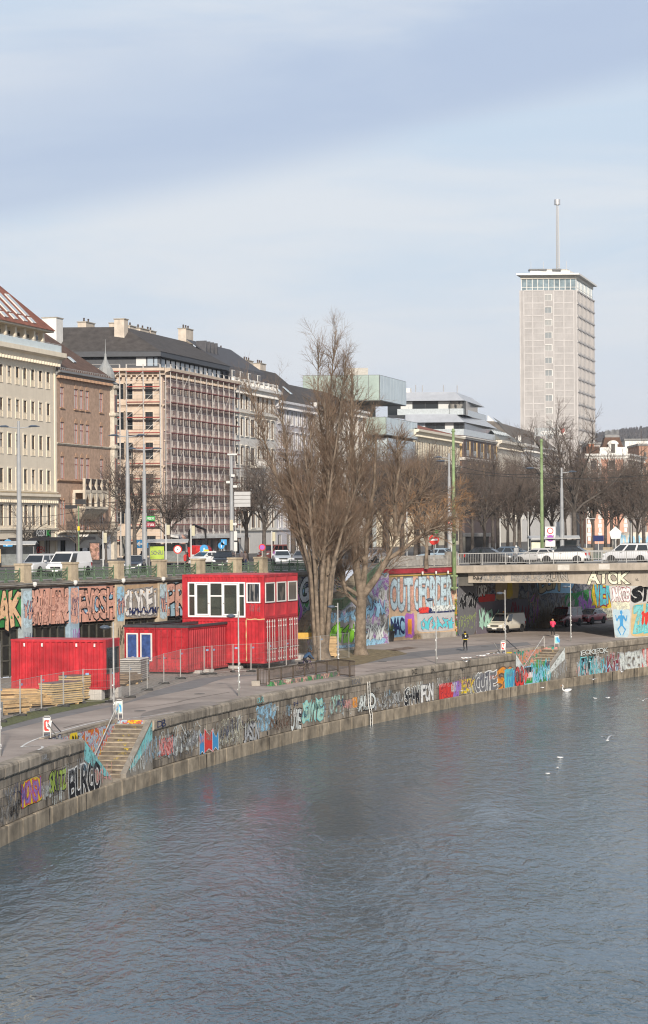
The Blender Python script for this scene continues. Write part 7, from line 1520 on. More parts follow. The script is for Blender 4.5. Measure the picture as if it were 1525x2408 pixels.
guard_sign('guard frame with red and white stickers at the near end of the long quay', 111, 1735, 1.06, 'red'); guard_sign('guard frame with teal scribbles beside the lamp post', 281, 1690, 1.02, 'mint'); guard_sign('guard frame with red sticker before the white van', 1184, 1537, 1.04, 'red'); guard_sign('guard frame with teal scribbles at the far quay steps', 1310, 1521, 1.0, 'teal')
for a_, c_, lb in ((gnd(122, 1722), gnd(150, 1742, -.4), 'dark sloping rail behind the red sticker frame'), (gnd(1192, 1520), gnd(1222, 1540, -.4), 'dark sloping rail behind the far red sticker frame')):
    tag(MB().tube([a_ + Vector((0, 0, .55)), c_ + Vector((0, 0, .3))], .035, 6).build('sloping_rail', M('rail_dark', (.04, .04, .045), .6, .1)), lb, 'rail')
pt = gnd(918, 1508); t = thing('plant_pot', 'black plant pot at the foot of the painted wall', 'pot', (pt.x, pt.y - .4, 0)); MB().lathe([(.30, 0), (.42, .85), (.46, .88), (.46, .95), (.38, .95), (.36, .8)], 14).build('pot', M('pot_black', (.02, .02, .02), .6, .1), t); lf = MB(); r_ = random.Random(2)
for k in range(26): a_ = r_.uniform(0, 6.28); e_ = Vector((math.cos(a_) * r_.uniform(.2, .6), math.sin(a_) * r_.uniform(.2, .6), r_.uniform(1.2, 1.7))); lf.tube([(0, 0, .8), e_ * .6 + Vector((0, 0, .4)), e_], [.03, .025, .004], 3)
lf.build('leaves', M('pot_leaves', (.07, .11, .03), .8, .2), t)
# ------------------------------------------------------------------ vehicles
blackp = M('tyre', (.015, .015, .015), .85, .1); rimm = M('alloy', (.42, .42, .43), .35, .05, metal=.6); carg = M('car_glass', (.02, .024, .028), .05, .1, spec=.8); lampw = M('head_lamp', (.72, .74, .75), .15, .03); lampr = M('tail_lamp', (.38, .02, .02), .2, .05); trim = M('plastic_trim', (.025, .025, .027), .7, .1); platem = M('number_plate', (.72, .72, .70), .5, .02)
TYRE = MB().lathe([(.20, -.10), (.30, -.11), (.325, -.07), (.325, .07), (.30, .11), (.20, .10)], 18).mesh('tyre', blackp, True)
def rim_mesh():
    mb = MB(); mb.lathe([(.0, .085), (.06, .09), (.07, .06), (.20, .06), (.21, .10), (.215, .0)], 16)
    for k in range(5): w = k * 2 * math.pi / 5; c, s = math.cos(w), math.sin(w); mb.prism([(c * .05 - s * .035, s * .05 + c * .035, .065), (c * .05 + s * .035, s * .05 - c * .035, .065), (c * .2 + s * .02, s * .2 - c * .02, .065), (c * .2 - s * .02, s * .2 + c * .02, .065)], (0, 0, .03))
    return mb.mesh('rim', rimm)
RIM = rim_mesh()
PAINT = {}
def carpaint(c):
    if c not in PAINT: m = M('car_paint_%d' % len(PAINT), c, .28, .03, 1.0, spec=.6); m.node_tree.nodes['Principled BSDF'].inputs['Coat Weight'].default_value = .25; PAINT[c] = m
    return PAINT[c]
SHAPES = {   # length, width, height; lower profile (x, z) front to rear; cabin: windscreen foot, roof front, roof rear, tail foot
    'van':    (4.9, 1.9, 1.95, [(-2.45, .55), (-2.42, .80), (-2.2, .98), (-1.55, 1.14), (2.40, 1.16), (2.45, .60)], (-1.70, -.85, 2.25, 2.42), 1.12),
    'suv':    (4.6, 1.85, 1.66, [(-2.3, .55), (-2.28, .80), (-2.08, .95), (-1.0, 1.08), (1.4, 1.14), (2.2, 1.18), (2.3, 1.0), (2.3, .55)], (-1.15, -.15, 1.35, 2.22), 1.12),
    'hatch':  (4.2, 1.78, 1.50, [(-2.1, .5), (-2.08, .68), (-1.9, .82), (-1.0, .98), (1.0, 1.03), (1.98, 1.06), (2.1, .9), (2.1, .5)], (-1.15, -.15, .95, 2.0), 1.0),
    'sedan':  (4.5, 1.8, 1.46, [(-2.25, .5), (-2.23, .66), (-2.0, .78), (-1.05, .95), (1.5, 1.0), (2.2, .96), (2.25, .5)], (-1.15, -.2, .8, 1.75), .96),
    'wagon':  (4.6, 1.8, 1.50, [(-2.3, .5), (-2.28, .68), (-2.05, .82), (-1.05, .97), (1.2, 1.02), (2.2, 1.05), (2.3, .9), (2.3, .5)], (-1.2, -.2, 1.4, 2.22), .99),
    'mpv':    (4.35, 1.8, 1.80, [(-2.15, .5), (-2.13, .76), (-1.95, .95), (-1.2, 1.12), (2.1, 1.14), (2.17, .5)], (-1.4, -.55, 1.95, 2.14), 1.10),
    'pickup': (5.0, 1.9, 1.75, [(-2.5, .6), (-2.48, .85), (-2.3, 1.02), (-1.0, 1.12), (2.45, 1.15), (2.5, .6)], (-1.1, -.45, 2.1, 2.45), 1.1)}
def car(name, label, kind, p, rz, col, group=None, cat='car', roof_col=None, beacon=False, panel_van=False, taxi=False, scale=1.0, rack=False, text=None):
    Ln, Wd, Ht, prof, (wf, rf, rr, tf), belt = SHAPES[kind]; t = thing(name, label, cat, p, rz, group); t.scale = (scale,) * 3
    pm = carpaint(col); w = Wd / 2; mb = MB(); zb = .28; rings = []
    xs = sorted({q[0] for q in prof} | {-.6, .6, Ln * .42})
    for x in xs:
        z = np.interp(x, [q[0] for q in prof], [q[1] for q in prof]); e = 1 - .10 * (abs(x) / (Ln / 2)) ** 6 - .05 * (abs(x) / (Ln / 2)) ** 3; ww = w * e
        rings.append([(x, -ww * .90, zb), (x, -ww * .985, zb + .16), (x, -ww, zb + (z - zb) * .55), (x, -ww * .97, z - .06), (x, -ww * .90, z), (x, ww * .90, z), (x, ww * .97, z - .06), (x, ww, zb + (z - zb) * .55), (x, ww * .985, zb + .16), (x, ww * .90, zb)])
    mb.loft(rings); 
    # cabin hull: tapered towards the roof
    wb, wr = w * .93, w * (.80 if kind in ('van', 'mpv') else .72); zr = Ht; hz = belt - .04
    hull = lambda g: [[(wf, -wb + g, hz), (wf, wb - g, hz), (tf, wb - g, hz), (tf, -wb + g, hz)], [(rf, -wr, zr - .05), (rf, wr, zr - .05), (rr, wr, zr - .05), (rr, -wr, zr - .05)]]
    h = hull(0); cb = MB().loft(h); top = [(rf - .06, -wr + .0, zr - .05), (rf - .06, wr, zr - .05), (rr + .05, wr, zr - .05), (rr + .05, -wr, zr - .05)]
    cb.build('cabin', carpaint(roof_col) if roof_col else pm, t); bo = mb.build('body', pm, t); md = bo.modifiers.new('bevel', 'BEVEL'); md.width = .03; md.segments = 2; md.limit_method = 'ANGLE'; md.angle_limit = R(25); [setattr(pl, 'use_smooth', True) for pl in bo.data.polygons]
    rm = MB(); rm.loft([top, [(x * .985 + .015 * (rf + rr) / 2, y * .93, zr + .0) for x, y, z in top]]); rm.build('roof', carpaint(roof_col) if roof_col else pm, t)
    # glass, each pane a little proud of the hull
    def on(side, x0, z0_, x1, z1_):
        f = lambda z: (z - hz) / (zr - .05 - hz); y = lambda z: side * (wb + (wr - wb) * f(z) + .006); xe = lambda x, z: x
        return [(x0[0], y(z0_), z0_), (x0[1], y(z0_), z0_), (x1[1], y(z1_), z1_), (x1[0], y(z1_), z1_)]
    z0_, z1_ = hz + .06, zr - .13; fz0, fz1 = (z0_ - hz) / (zr - .05 - hz), (z1_ - hz) / (zr - .05 - hz); xf = lambda f: wf + (rf - wf) * f; xr = lambda f: tf + (rr - tf) * f
    divs = {'van': [0, .30, .66, 1], 'mpv': [0, .30, .64, 1], 'suv': [0, .34, .68, 1], 'pickup': [0, .36, .70, 1]}.get(kind, [0, .40, .80, 1])
    for s in (-1, 1):
        for k in range(len(divs) - 1):
            if panel_van and k > 0: continue
            a0, a1 = divs[k] + .03, divs[k + 1] - .025
            q4 = on(s, (xf(fz0) + (xr(fz0) - xf(fz0)) * a0, xf(fz0) + (xr(fz0) - xf(fz0)) * a1), z0_, (xf(fz1) + (xr(fz1) - xf(fz1)) * a0, xf(fz1) + (xr(fz1) - xf(fz1)) * a1), z1_)
            MB().poly(q4).build('side_window', carg, t)
        a1 = divs[1]; xm = xf(fz0) + (xr(fz0) - xf(fz0)) * .06; MB().cbox((xm + .05, s * (wb + .10), hz + .14), (.12, .2, .15)).build('mirror', pm if kind != 'van' else trim, t)
        xh = xf(fz0) + (xr(fz0) - xf(fz0)) * (a1 - .05); MB().cbox((xh, s * (w + .004), belt - .14), (.18, .03, .035)).build('door_handle', trim, t)
        MB().box(-Ln * .30, Ln * .30, min(s * w * .97, s * (w + .012)), max(s * w * .97, s * (w + .012)), .30, .42).build('sill', trim, t)
    def wq(xa, xb, f0, f1, g): 
        y0, y1 = wb + (wr - wb) * f0 - .09, wb + (wr - wb) * f1 - .07; zz = lambda f: hz + (zr - .05 - hz) * f
        return [(xa + g, -y0, zz(f0)), (xa + g, y0, zz(f0)), (xb + g, y1, zz(f1)), (xb + g, -y1, zz(f1))]
    MB().poly(wq(xf(.10), xf(.90), .10, .90, -.012)).build('windscreen', carg, t)
    if not panel_van: MB().poly(wq(xr(.15), xr(.88), .15, .88, .012)).build('rear_window', carg, t)
    # bumpers, lamps, grille, plates
    hx = Ln / 2; hzl = .70 * belt if kind != 'van' else .74
    for s in (-1, 1):
        MB().loft([[(x, s * y, z) for y, z in ((w * .55, hzl - .09), (w * .86, hzl - .06), (w * .86, hzl + .10), (w * .58, hzl + .06))] for x in (-hx - .015, -hx + .25)]).build('headlight', lampw, t)
        MB().box(hx - .25, hx + .012, min(s * w * .68, s * w * .88), max(s * w * .68, s * w * .88), belt - .34, belt - .08 if kind not in ('van', 'mpv') else belt + .1).build('tail_light', lampr, t)
    MB().box(-hx - .02, -hx + .1, -w * .46, w * .46, hzl - .08, hzl + .06).build('grille', trim, t)
    for x, s in ((-hx, -1), (hx, 1)):
        MB().box(min(x, x + s * .05) - (.25 if s > 0 else 0), max(x, x + s * .05) + (.25 if s < 0 else 0), -w * .90, w * .90, .30, .52).build('bumper', trim if kind in ('van', 'suv') else pm, t)
        MB().cbox((x + s * .058, 0, .46), (.02, .52, .12)).build('number_plate', platem, t)
    wr_ = .36 if kind in ('van', 'suv', 'pickup') else .33; sc_ = wr_ / .325; ax_ = Ln * .305
    for x in (-ax_ - .06, ax_):
        for s in (-1, 1):
            ar = MB().lathe([(.0, .0), (wr_ + .07, .0), (wr_ + .07, .012), (.0, .014)], 18).mesh('wheel_arch', trim); o = link('wheel_arch', ar, t, (x, s * (w * .978), wr_ + .02)); o.rotation_euler = (R(90) * -s, 0, 0)
            wh = link('wheel', TYRE, t, (x, s * (w - .085), wr_)); wh.rotation_euler = (R(-90) * s, 0, 0); wh.scale = (sc_, sc_, 1); link('rim', RIM, wh)
    if beacon: MB().lathe([(.07, 0), (.07, .08), (.05, .14)], 10, (rf + .25, 0, zr + .05)).build('beacon', M('amber', (.85, .33, .02), .3, .05), t); MB().box(rf + .2, rf + .3, -.6, .6, zr, zr + .05).build('roof_bar', trim, t)
    if taxi: MB().prism([(-.15, -.3, zr), (.15, -.3, zr), (.1, -.3, zr + .17), (-.1, -.3, zr + .17)], (0, .6, 0)).build('taxi_sign', M('taxi_yellow', (.75, .62, .05), .4, .05), t)
    if rack: [MB().box(rf + .1, rr - .1, s * wr * .9 - .02, s * wr * .9 + .02, zr + .02, zr + .06).build('roof_rail', trim, t) for s in (-1, 1)]
    return t
WHITE, CREAMW, BLACK, SILVER, GREYC, NAVY, REDC, BLUEG = (.70, .70, .69), (.56, .53, .45), (.012, .012, .014), (.42, .42, .42), (.20, .20, .21), (.02, .03, .05), (.28, .018, .03), (.07, .10, .14)
bra = ang(BD)
def on_bridge(px, depth): # lane position: distance behind the near edge
    k = (px - CX) / F; n = Vector((-BD.y, BD.x)); o = BA + n * depth; x = (k * o.y - o.x) / (BD.x - k * BD.y); q_ = o + BD * x; return Vector((q_.x, q_.y, 6.5 + dz(x) + .01))
car('car', 'black hatchback driving on the bridge beside the green mast', 'suv', on_bridge(1151, 4.6), bra + math.pi, BLACK, 'cars on the bridge')
car('car', 'silver sedan on the bridge behind the white off-roader', 'wagon', on_bridge(1262, 7.0), bra, SILVER, 'cars on the bridge')
car('car', 'white off-roader with black roof on the bridge', 'suv', on_bridge(1326, 4.6), bra, WHITE, 'cars on the bridge', roof_col=BLACK, rack=True)
car('car', 'silver van-like car at the right end of the bridge', 'mpv', on_bridge(1476, 5.0), bra, (.55, .56, .58), 'cars on the bridge', rack=True)
car('car', 'dark blue car on the far lane of the bridge behind the black hatchback', 'suv', on_bridge(1212, 16.0), bra + math.pi, BLUEG, 'cars on the bridge')
va = gnd(1150, 1491); t = car('van', 'cream panel van with amber beacon parked below the bridge', 'van', (*(gnd(1192, 1487).xy), .01), R(56), CREAMW, cat='van', beacon=True, panel_van=True, scale=.96)
pv = lambda u, z, o: Vector((u, -.955 - o, z)); [MB().box(.3, .3 + w_, -.79, -.775, z, z + .05).build('lettering', pc('grey'), t) for w_, z in ((.9, 1.60), (.8, 1.50), (.7, 1.40))]
car('van', 'dark red minibus with amber beacon parked below the bridge', 'van', (*(gnd(1330, 1473).xy), .01), R(60), REDC, cat='van', beacon=True, scale=1.0)
car('car', 'dark red estate car with silver roof parked behind the red minibus', 'hatch', (*(gnd(1389, 1467).xy), .01), R(58), (.36, .02, .04), 'cars below the bridge', roof_col=SILVER, rack=True, scale=1.05)
def on_street(px, D): p = at(px, 1300, D); return Vector((p.x, p.y, STREET + .005))
sa = WA
car('car', 'pale silver pick-up like car on the street behind the first stone pillar', 'pickup', on_street(93, 184), sa + R(8), (.50, .51, .52), 'cars on the street')
car('van', 'white delivery van on the street between the stone pillars', 'van', on_street(163, 181), sa + R(10), WHITE, cat='van', panel_van=True)
car('car', 'dark blue sedan low behind the green railing', 'sedan', on_street(316, 196), sa + R(30), NAVY, 'cars on the street')
car('car', 'white taxi with yellow roof sign waiting at the crossing', 'sedan', on_street(484, 226), sa - R(10), WHITE, 'cars on the street', taxi=True)
car('car', 'black off-roader turning at the crossing behind the parapet', 'suv', on_street(528, 208), sa + R(25), (.02, .025, .03), 'cars on the street', rack=True)
car('car', 'pale grey estate car behind the green railing left of the poplar', 'wagon', on_street(663, 226), sa + R(35), (.45, .48, .52), 'cars on the street')
car('car', 'grey hatchback half hidden by the poplar twigs', 'hatch', on_street(713, 224), sa + R(20), GREYC, 'cars on the street')
car('car', 'dull red compact car deep in the street left of the poplar', 'mpv', on_street(642, 262), sa, (.30, .09, .07), 'cars on the street')
car('car', 'pale blue car behind the no-entry sign', 'hatch', on_street(1030, 236), bra, (.25, .32, .38), 'cars on the street')
car('car', 'dark car between the poplars on the street', 'hatch', on_street(880, 240), sa, GREYC, 'cars on the street')
# red tank truck with a black crane
tk = on_street(462, 236); t = thing('crane_truck', 'red tank truck with a folded black loading crane before the scaffolding', 'truck', tk, sa); t.scale = (.72, .72, .78); MB().box(-3, 3, -1.1, 1.1, .6, 1.0).build('chassis', trim, t)
tkb = MB(); tkb.loft([[(x, 1.05 * r_ * math.cos(q), 1.75 + .8 * r_ * math.sin(q)) for q in [k * math.pi / 6 for k in range(12)]] for x, r_ in ((-1.6, .7), (-1.4, 1), (2.6, 1), (2.9, .7))]); tkb.build('tank', carpaint((.50, .02, .015)), t, smooth=True); MB().box(-3.0, -1.8, -1.1, 1.1, .7, 2.3).build('cab', carpaint((.50, .02, .015)), t)
ck = MB(); ck.tube([(-1.7, 0, 1), (-1.7, 0, 4.4)], .22, 6); ck.tube([(-1.7, 0, 4.3), (-.6, 0, 5.2), (2.4, 0, 4.6), (2.7, 0, 2.4)], [.22, .2, .16, .12], 6); ck.tube([(-1.5, 0, 3.0), (-.4, 0, 4.9)], .1, 6); ck.build('crane_arm', M('crane_black', (.015, .015, .017), .5, .1), t)
for x in (-2.2, 1.2, 2.2):
    for s in (-1, 1): wh = link('wheel', TYRE, t, (x, s * .95, .45)); wh.rotation_euler = (R(-90) * s, 0, 0); wh.scale = (1.4, 1.4, 1.2); link('rim', RIM, wh)
# ------------------------------------------------------------------ trees in winter: trunk and limbs, and a crown of fine twigs
def tubes_np(polys, n):
    """polys: list of (points k x 3, radii k) with equal k -> verts, quads"""
    if not polys: return np.zeros((0, 3)), np.zeros((0, 4), int)
    P = np.array([p for p, r_ in polys], float); Rr = np.array([r_ for p, r_ in polys], float); m, k, _ = P.shape
    T = np.empty_like(P); T[:, 1:-1] = P[:, 2:] - P[:, :-2]; T[:, 0] = P[:, 1] - P[:, 0]; T[:, -1] = P[:, -1] - P[:, -2]
    T /= np.linalg.norm(T, axis=2, keepdims=True) + 1e-9
    ref = np.where(np.abs(T[..., 2:3]) < .9, np.array([0, 0, 1.0]), np.array([1.0, 0, 0])); A = np.cross(T, ref); A /= np.linalg.norm(A, axis=2, keepdims=True) + 1e-9; B = np.cross(T, A)
    w = np.arange(n) * 2 * np.pi / n
    V = P[:, :, None, :] + Rr[:, :, None, None] * (A[:, :, None, :] * np.cos(w)[None, None, :, None] + B[:, :, None, :] * np.sin(w)[None, None, :, None])
    V = V.reshape(-1, 3); i, j, q = np.meshgrid(np.arange(m), np.arange(k - 1), np.arange(n), indexing='ij'); b0 = i * k * n + j * n
    Fq = np.stack([b0 + q, b0 + (q + 1) % n, b0 + n + (q + 1) % n, b0 + n + q], -1).reshape(-1, 4); return V, Fq
def mesh_np(name, parts, mat):
    vs, fs, o = [], [], 0
    for V, Fq in parts: vs.append(V); fs.append(Fq + o); o += len(V)
    V = np.concatenate(vs); Fq = np.concatenate(fs); me = bpy.data.meshes.new(name); me.vertices.add(len(V)); me.vertices.foreach_set('co', V.astype(np.float32).ravel())
    me.loops.add(len(Fq) * 4); me.loops.foreach_set('vertex_index', Fq.astype(np.int32).ravel()); me.polygons.add(len(Fq)); me.polygons.foreach_set('loop_start', np.arange(0, len(Fq) * 4, 4, dtype=np.int32))
    me.polygons.foreach_set('use_smooth', np.ones(len(Fq), bool)); me.update(calc_edges=True); me.materials.append(mat); return me
def grow(rg, start, d, L, r0, k, wander, up, taper=.35):
    """one bough: k+1 points wandering from start along d, pulled upward"""
    pts = [np.array(start, float)]; d = np.array(d, float); d /= np.linalg.norm(d)
    for i in range(k):
        d = d + rg.normal(0, wander, 3) + np.array([0, 0, up]); d /= np.linalg.norm(d); pts.append(pts[-1] + d * L / k)
    rr = r0 * (1 - (1 - taper) * np.linspace(0, 1, k + 1)); return np.array(pts), rr
def side_dir(rg, t, angle):
    a = np.cross(t, rg.normal(0, 1, 3)); a /= np.linalg.norm(a) + 1e-9; return t * math.cos(angle) + a * math.sin(angle)
def tree_meshes(seed, boughs, levels, bark, twig, nfine=3, bare=-1):
    """boughs: first limbs (pts, radii); levels: (per metre or count, length range, angle, wander, up, k, radius ratio)"""
    rg = np.random.default_rng(seed); lv = [boughs]
    for li, (dens, lr, an, wan, up, k, rr_, s0) in enumerate(levels):
        out = []
        for P, Rr in lv[-1]:
            if li == 0 and (P[-1][2] < bare or P[0][2] < .5): continue
            Ls = np.linalg.norm(np.diff(P, axis=0), axis=1).sum(); n = rg.poisson(dens * Ls)
            for _ in range(n):
                f = rg.uniform(s0, 1.0) ** .9; x = f * (len(P) - 1); i = min(int(x), len(P) - 2); p = P[i] + (P[i + 1] - P[i]) * (x - i); t = P[i + 1] - P[i]; t = t / (np.linalg.norm(t) + 1e-9)
                L = rg.uniform(*lr) * (1.15 - .6 * f); r_ = min(np.interp(x, np.arange(len(Rr)), Rr) * .75, rr_ * rg.uniform(.7, 1.2))
                out.append(grow(rg, p, side_dir(rg, t, an * rg.uniform(.6, 1.4)), L, r_, k, wan, up))
        lv.append(out)
    coarse, fine = [], []
    for li, l in enumerate(lv):
        by = {}
        for P, Rr in l: by.setdefault(len(P), []).append((P, Rr))
        for kk, g_ in by.items(): (coarse if li <= 1 else fine).append(tubes_np(g_, 9 if li == 0 else (5 if li == 1 else nfine)))
    return mesh_np('trunk', coarse, bark), mesh_np('crown', fine, twig)
bark_p = M('poplar_bark', (.19, .150, .112), .95, .35, 2.2, bump=1.0, bscale=7, streak=.4); bark_d = M('dark_bark', (.095, .082, .072), .95, .3, 2.5, bump=.7)
tw_p = M('poplar_twigs', (.205, .142, .098), .9, .30, .45); tw_d = M('dark_twigs', (.130, .100, .084), .9, .25, .5); tw_o = M('orange_twigs', (.40, .225, .105), .9, .2, .6); tw_g = M('grey_twigs', (.165, .128, .106), .9, .25, .5)
def make_tree(name, label, loc, meshes, group=None, rz=0.0, s=1.0):
    t = thing(name, label, 'tree', loc, rz, group); t.scale = (s,) * 3 if not isinstance(s, tuple) else s; link('trunk', meshes[0], t); link('crown', meshes[1], t); return t
# Lombardy poplar beside the containers: a sheaf of steep stems
rg = np.random.default_rng(11); bs = []
base = gnd(756, 1552)
bs.append((np.array([[0, 0, -.1], [.02, 0, .5], [0, .02, 1.2], [0, 0, 1.9]]), np.array([.92, .66, .52, .40])))
stems = [(-.35, 0, 19.5, -.03), (-.1, .2, 26.0, -.012), (.15, -.1, 23.5, .04), (.4, .1, 22.5, .075), (-.55, -.1, 18, -.09), (.1, .3, 25, .004), (.55, -.15, 20, .12), (-.25, -.25, 19, -.05), (.3, .35, 21.5, .055), (-.6, .25, 23, -.15), (-.5, .3, 21.5, -.135), (.5, .3, 18, .15), (.0, .1, 21, .02), (-.4, .1, 17, -.11), (.2, .2, 18.5, .09)]
for x, y, H, ln in stems:              # upright below, leaning out above seven metres
    P, Rr = grow(rg, (x * .72, y * .72, .6), (x * .14 + rg.normal(0, .02), y * .14, 1), 6.0, .11 + H * .0038, 5, .022, .012, .8); P2, R2 = grow(rg, P[-1], (ln * 2.2, y * .2, 1), H - 6.5, Rr[-1], 12, .035, .03, .12)
    bs.append((P, Rr)); bs.append((P2, R2))
for k in range(9):
    z = rg.uniform(4.5, 9); a_ = rg.uniform(0, 6.28); P, Rr = grow(rg, (rg.uniform(-.7, .6), rg.uniform(-.3, .3), z), (math.cos(a_) * rg.uniform(.35, 1.1), math.sin(a_) * .5, 1), rg.uniform(4, 9), .075, 8, .08, .05, .15); bs.append((P, Rr))
pm_ = tree_meshes(21, bs, [(3.6, (1.0, 3.4), .50, .09, .10, 5, .034, .06), (3.8, (.6, 1.8), .62, .11, .06, 3, .017, .1), (4.2, (.3, 1.0), .7, .1, .04, 2, .011, .1)], bark_p, tw_p, bare=7.5)
make_tree('poplar_tree', 'tall columnar leafless poplar with many steep stems beside the red stack', (base.x, base.y, 0), pm_, 'poplars on the quay')
# second poplar: forked trunk with a limb leaning right
rg = np.random.default_rng(5); base2 = gnd(849, 1540); bs = []
fk = np.array([.1, 0, 4.6]); bs.append((np.array([[0, 0, -.1], [-.02, 0, .5], [0, 0, 2.4], fk]), np.array([.72, .50, .42, .42])))
def limb(p0, pts, r0): bs.append((np.array([p0] + pts, float), r0 * np.linspace(1, .22, len(pts) + 1)))
limb(fk, [[-.3, .1, 6.5], [-.5, .2, 9], [-.4, .2, 12], [-.6, 0, 15], [-.5, .3, 18.5]], .36); limb(fk, [[1.1, -.1, 5.9], [2.2, -.1, 7.6], [2.9, 0, 9.4], [3.6, .3, 11.6], [4.2, .2, 14.2]], .34); limb(fk, [[.4, .3, 7.0], [.6, .5, 10], [1.2, .6, 13.5], [1.4, .6, 17.5]], .28)
limb(np.array([2.2, -.1, 7.6]), [[3.4, 0, 8.3], [4.6, .2, 9.2], [5.6, .1, 9.9], [6.6, .3, 10.2]], .2); limb(np.array([-.5, .2, 9]), [[-1.4, .2, 10.5], [-2.0, .1, 13], [-2.2, .2, 16]], .2); limb(np.array([2.9, 0, 9.4]), [[2.8, .2, 12], [3.2, 0, 15], [3.0, .3, 17]], .2); limb(np.array([.4, .3, 7]), [[-1.0, .3, 8.3], [-2.2, .2, 9.2], [-3.0, .2, 11]], .18); limb(np.array([3.6, .3, 11.6]), [[4.8, .4, 12.6], [5.6, .2, 14.0]], .15); limb(fk, [[-1.3, .1, 5.4], [-2.2, .0, 7], [-2.6, 0, 9.5]], .2)
limb(np.array([0, 0, 3.8]), [[-1.2, -.2, 5.0], [-1.5, -.2, 6.5], [-1.7, -.3, 9.0]], .2)
bs = [(P * np.array([1, 1, 1.0]) + np.array([0, 0, 1.0]) * np.clip(P[:, 2:3] - 5, 0, None) * (.30 if P[-1][0] < 1.0 else .02), Rr) for P, Rr in bs]
pm2 = tree_meshes(22, bs, [(4.2, (1.4, 4.2), .68, .09, .06, 5, .042, .16), (3.8, (.8, 1.9), .6, .10, .05, 3, .023, .1), (3.6, (.35, 1.0), .6, .09, .03, 2, .0125, .1)], bark_p, tw_p)
make_tree('poplar_tree', 'forked leafless poplar with a thick limb leaning right over the quay', (base2.x, base2.y, 0), pm2, 'poplars on the quay')
# street trees
def round_tree(seed, H, spread, bark, twig, dens=1.0, trunk_h=.28):
    rg = np.random.default_rng(seed); bs = [(np.array([[0, 0, -.1], [0, 0, H * trunk_h * .5], [.05, 0, H * trunk_h], [.05, .05, H * .5]]), np.array([.30, .24, .21, .13]) * H / 12)]
    for k in range(9):
        a = k * 2.4 + rg.uniform(-.4, .4); t_ = rg.uniform(.55, 1.15); p0 = (0, 0, H * (trunk_h + .18 * rg.random()))
        bs.append(grow(rg, p0, (math.cos(a) * spread * t_, math.sin(a) * spread * t_, 1.0), H * rg.uniform(.52, .74), .11 * H / 12, 7, .16, .05, .15))
    return tree_meshes(seed + 100, bs, [(2.6 * dens, (H * .12, H * .30), .75, .14, .02, 5, .045, .12), (3.4 * dens, (H * .05, H * .13), .7, .14, .02, 3, .02, .1), (4.4 * dens, (H * .02, H * .06), .7, .1, .0, 2, .015, .1)], bark, twig)
RT = [round_tree(31, 11, .65, bark_d, tw_d), round_tree(32, 12, .55, bark_d, tw_g), round_tree(33, 9, .8, bark_d, tw_g, .8), round_tree(35, 15, .95, bark_d, tw_d, .8)]
for i, (px, D, v, s, lb) in enumerate([(60, 240, 2, .70, 'small leafless street tree before the cream office building'), (182, 245, 2, .75, 'small leafless street tree before the brick house'), (250, 250, 2, .7, 'slim leafless street tree before the corner turret'), (318, 215, 1, .9, 'leafless street tree between the two tall lamp masts'), (398, 228, 0, .85, 'dark leafless street tree before the scaffolding'), (580, 262, 1, .95, 'leafless street tree before the white apartment house'), (622, 250, 0, 1.05, 'leafless street tree left of the poplar'), (690, 265, 1, 1.1, 'leafless street tree behind the poplar stems'), (905, 270, 0, 1.15, 'dark leafless tree between the poplar and the glass boxes')]):
    make_tree('street_tree', lb, on_street(px, D), RT[v], 'leafless street trees', i * 1.3, s)
ot = round_tree(34, 8, .95, bark_p, tw_o, 1.15, .2); pot = on_street(1003, 208); make_tree('street_tree', 'orange-twigged leafless tree left of the green mast', pot, ot, 'leafless street trees', .4, 1.12)
ORD = 'first second third fourth fifth sixth seventh eighth ninth tenth eleventh twelfth thirteenth fourteenth fifteenth sixteenth seventeenth eighteenth nineteenth twentieth twenty-first twenty-second twenty-third twenty-fourth twenty-fifth twenty-sixth twenty-seventh twenty-eighth twenty-ninth thirtieth'.split()
av = [(872, 262, 0, 1.1), (912, 250, 1, 1.02), (948, 256, 0, 1.05), (978, 262, 1, 1.05), (1028, 256, 0, .95), (945, 290, 1, 1.15), (985, 300, 0, 1.2), (1020, 282, 1, 1.1), (1050, 310, 0, 1.2), (1085, 268, 1, 1.02), (1112, 300, 0, 1.12), (1140, 275, 0, .98), (1172, 310, 1, 1.15), (1195, 285, 0, 1.0), (1222, 320, 1, 1.2), (1245, 290, 1, 1.0), (1278, 315, 0, 1.15), (1300, 280, 0, .95), (1330, 330, 1, 1.2), (1395, 285, 1, 1.0), (1425, 310, 0, 1.1), (1455, 290, 0, .98), (1485, 320, 1, 1.15), (1515, 285, 1, 1.05), (1540, 300, 0, 1.1), (1370, 335, 0, 1.1), (1160, 345, 1, 1.25), (1440, 345, 1, 1.25), (1210, 262, 1, .85), (1500, 262, 0, .82)]
for i, (px, D, v, s) in enumerate(sorted(av)):
    make_tree('avenue_tree', ORD[i] + ' brown leafless tree from the left in the avenue past the bridge', on_street(px, D), RT[v], 'avenue trees past the bridge', i * 1.7, (s * .92, s * .92, s))
make_tree('plane_tree', 'large dark gnarled leafless tree rising before the tower', on_street(1352, 262), RT[3], None, 2.1, (1.0, 1.0, 1.12))
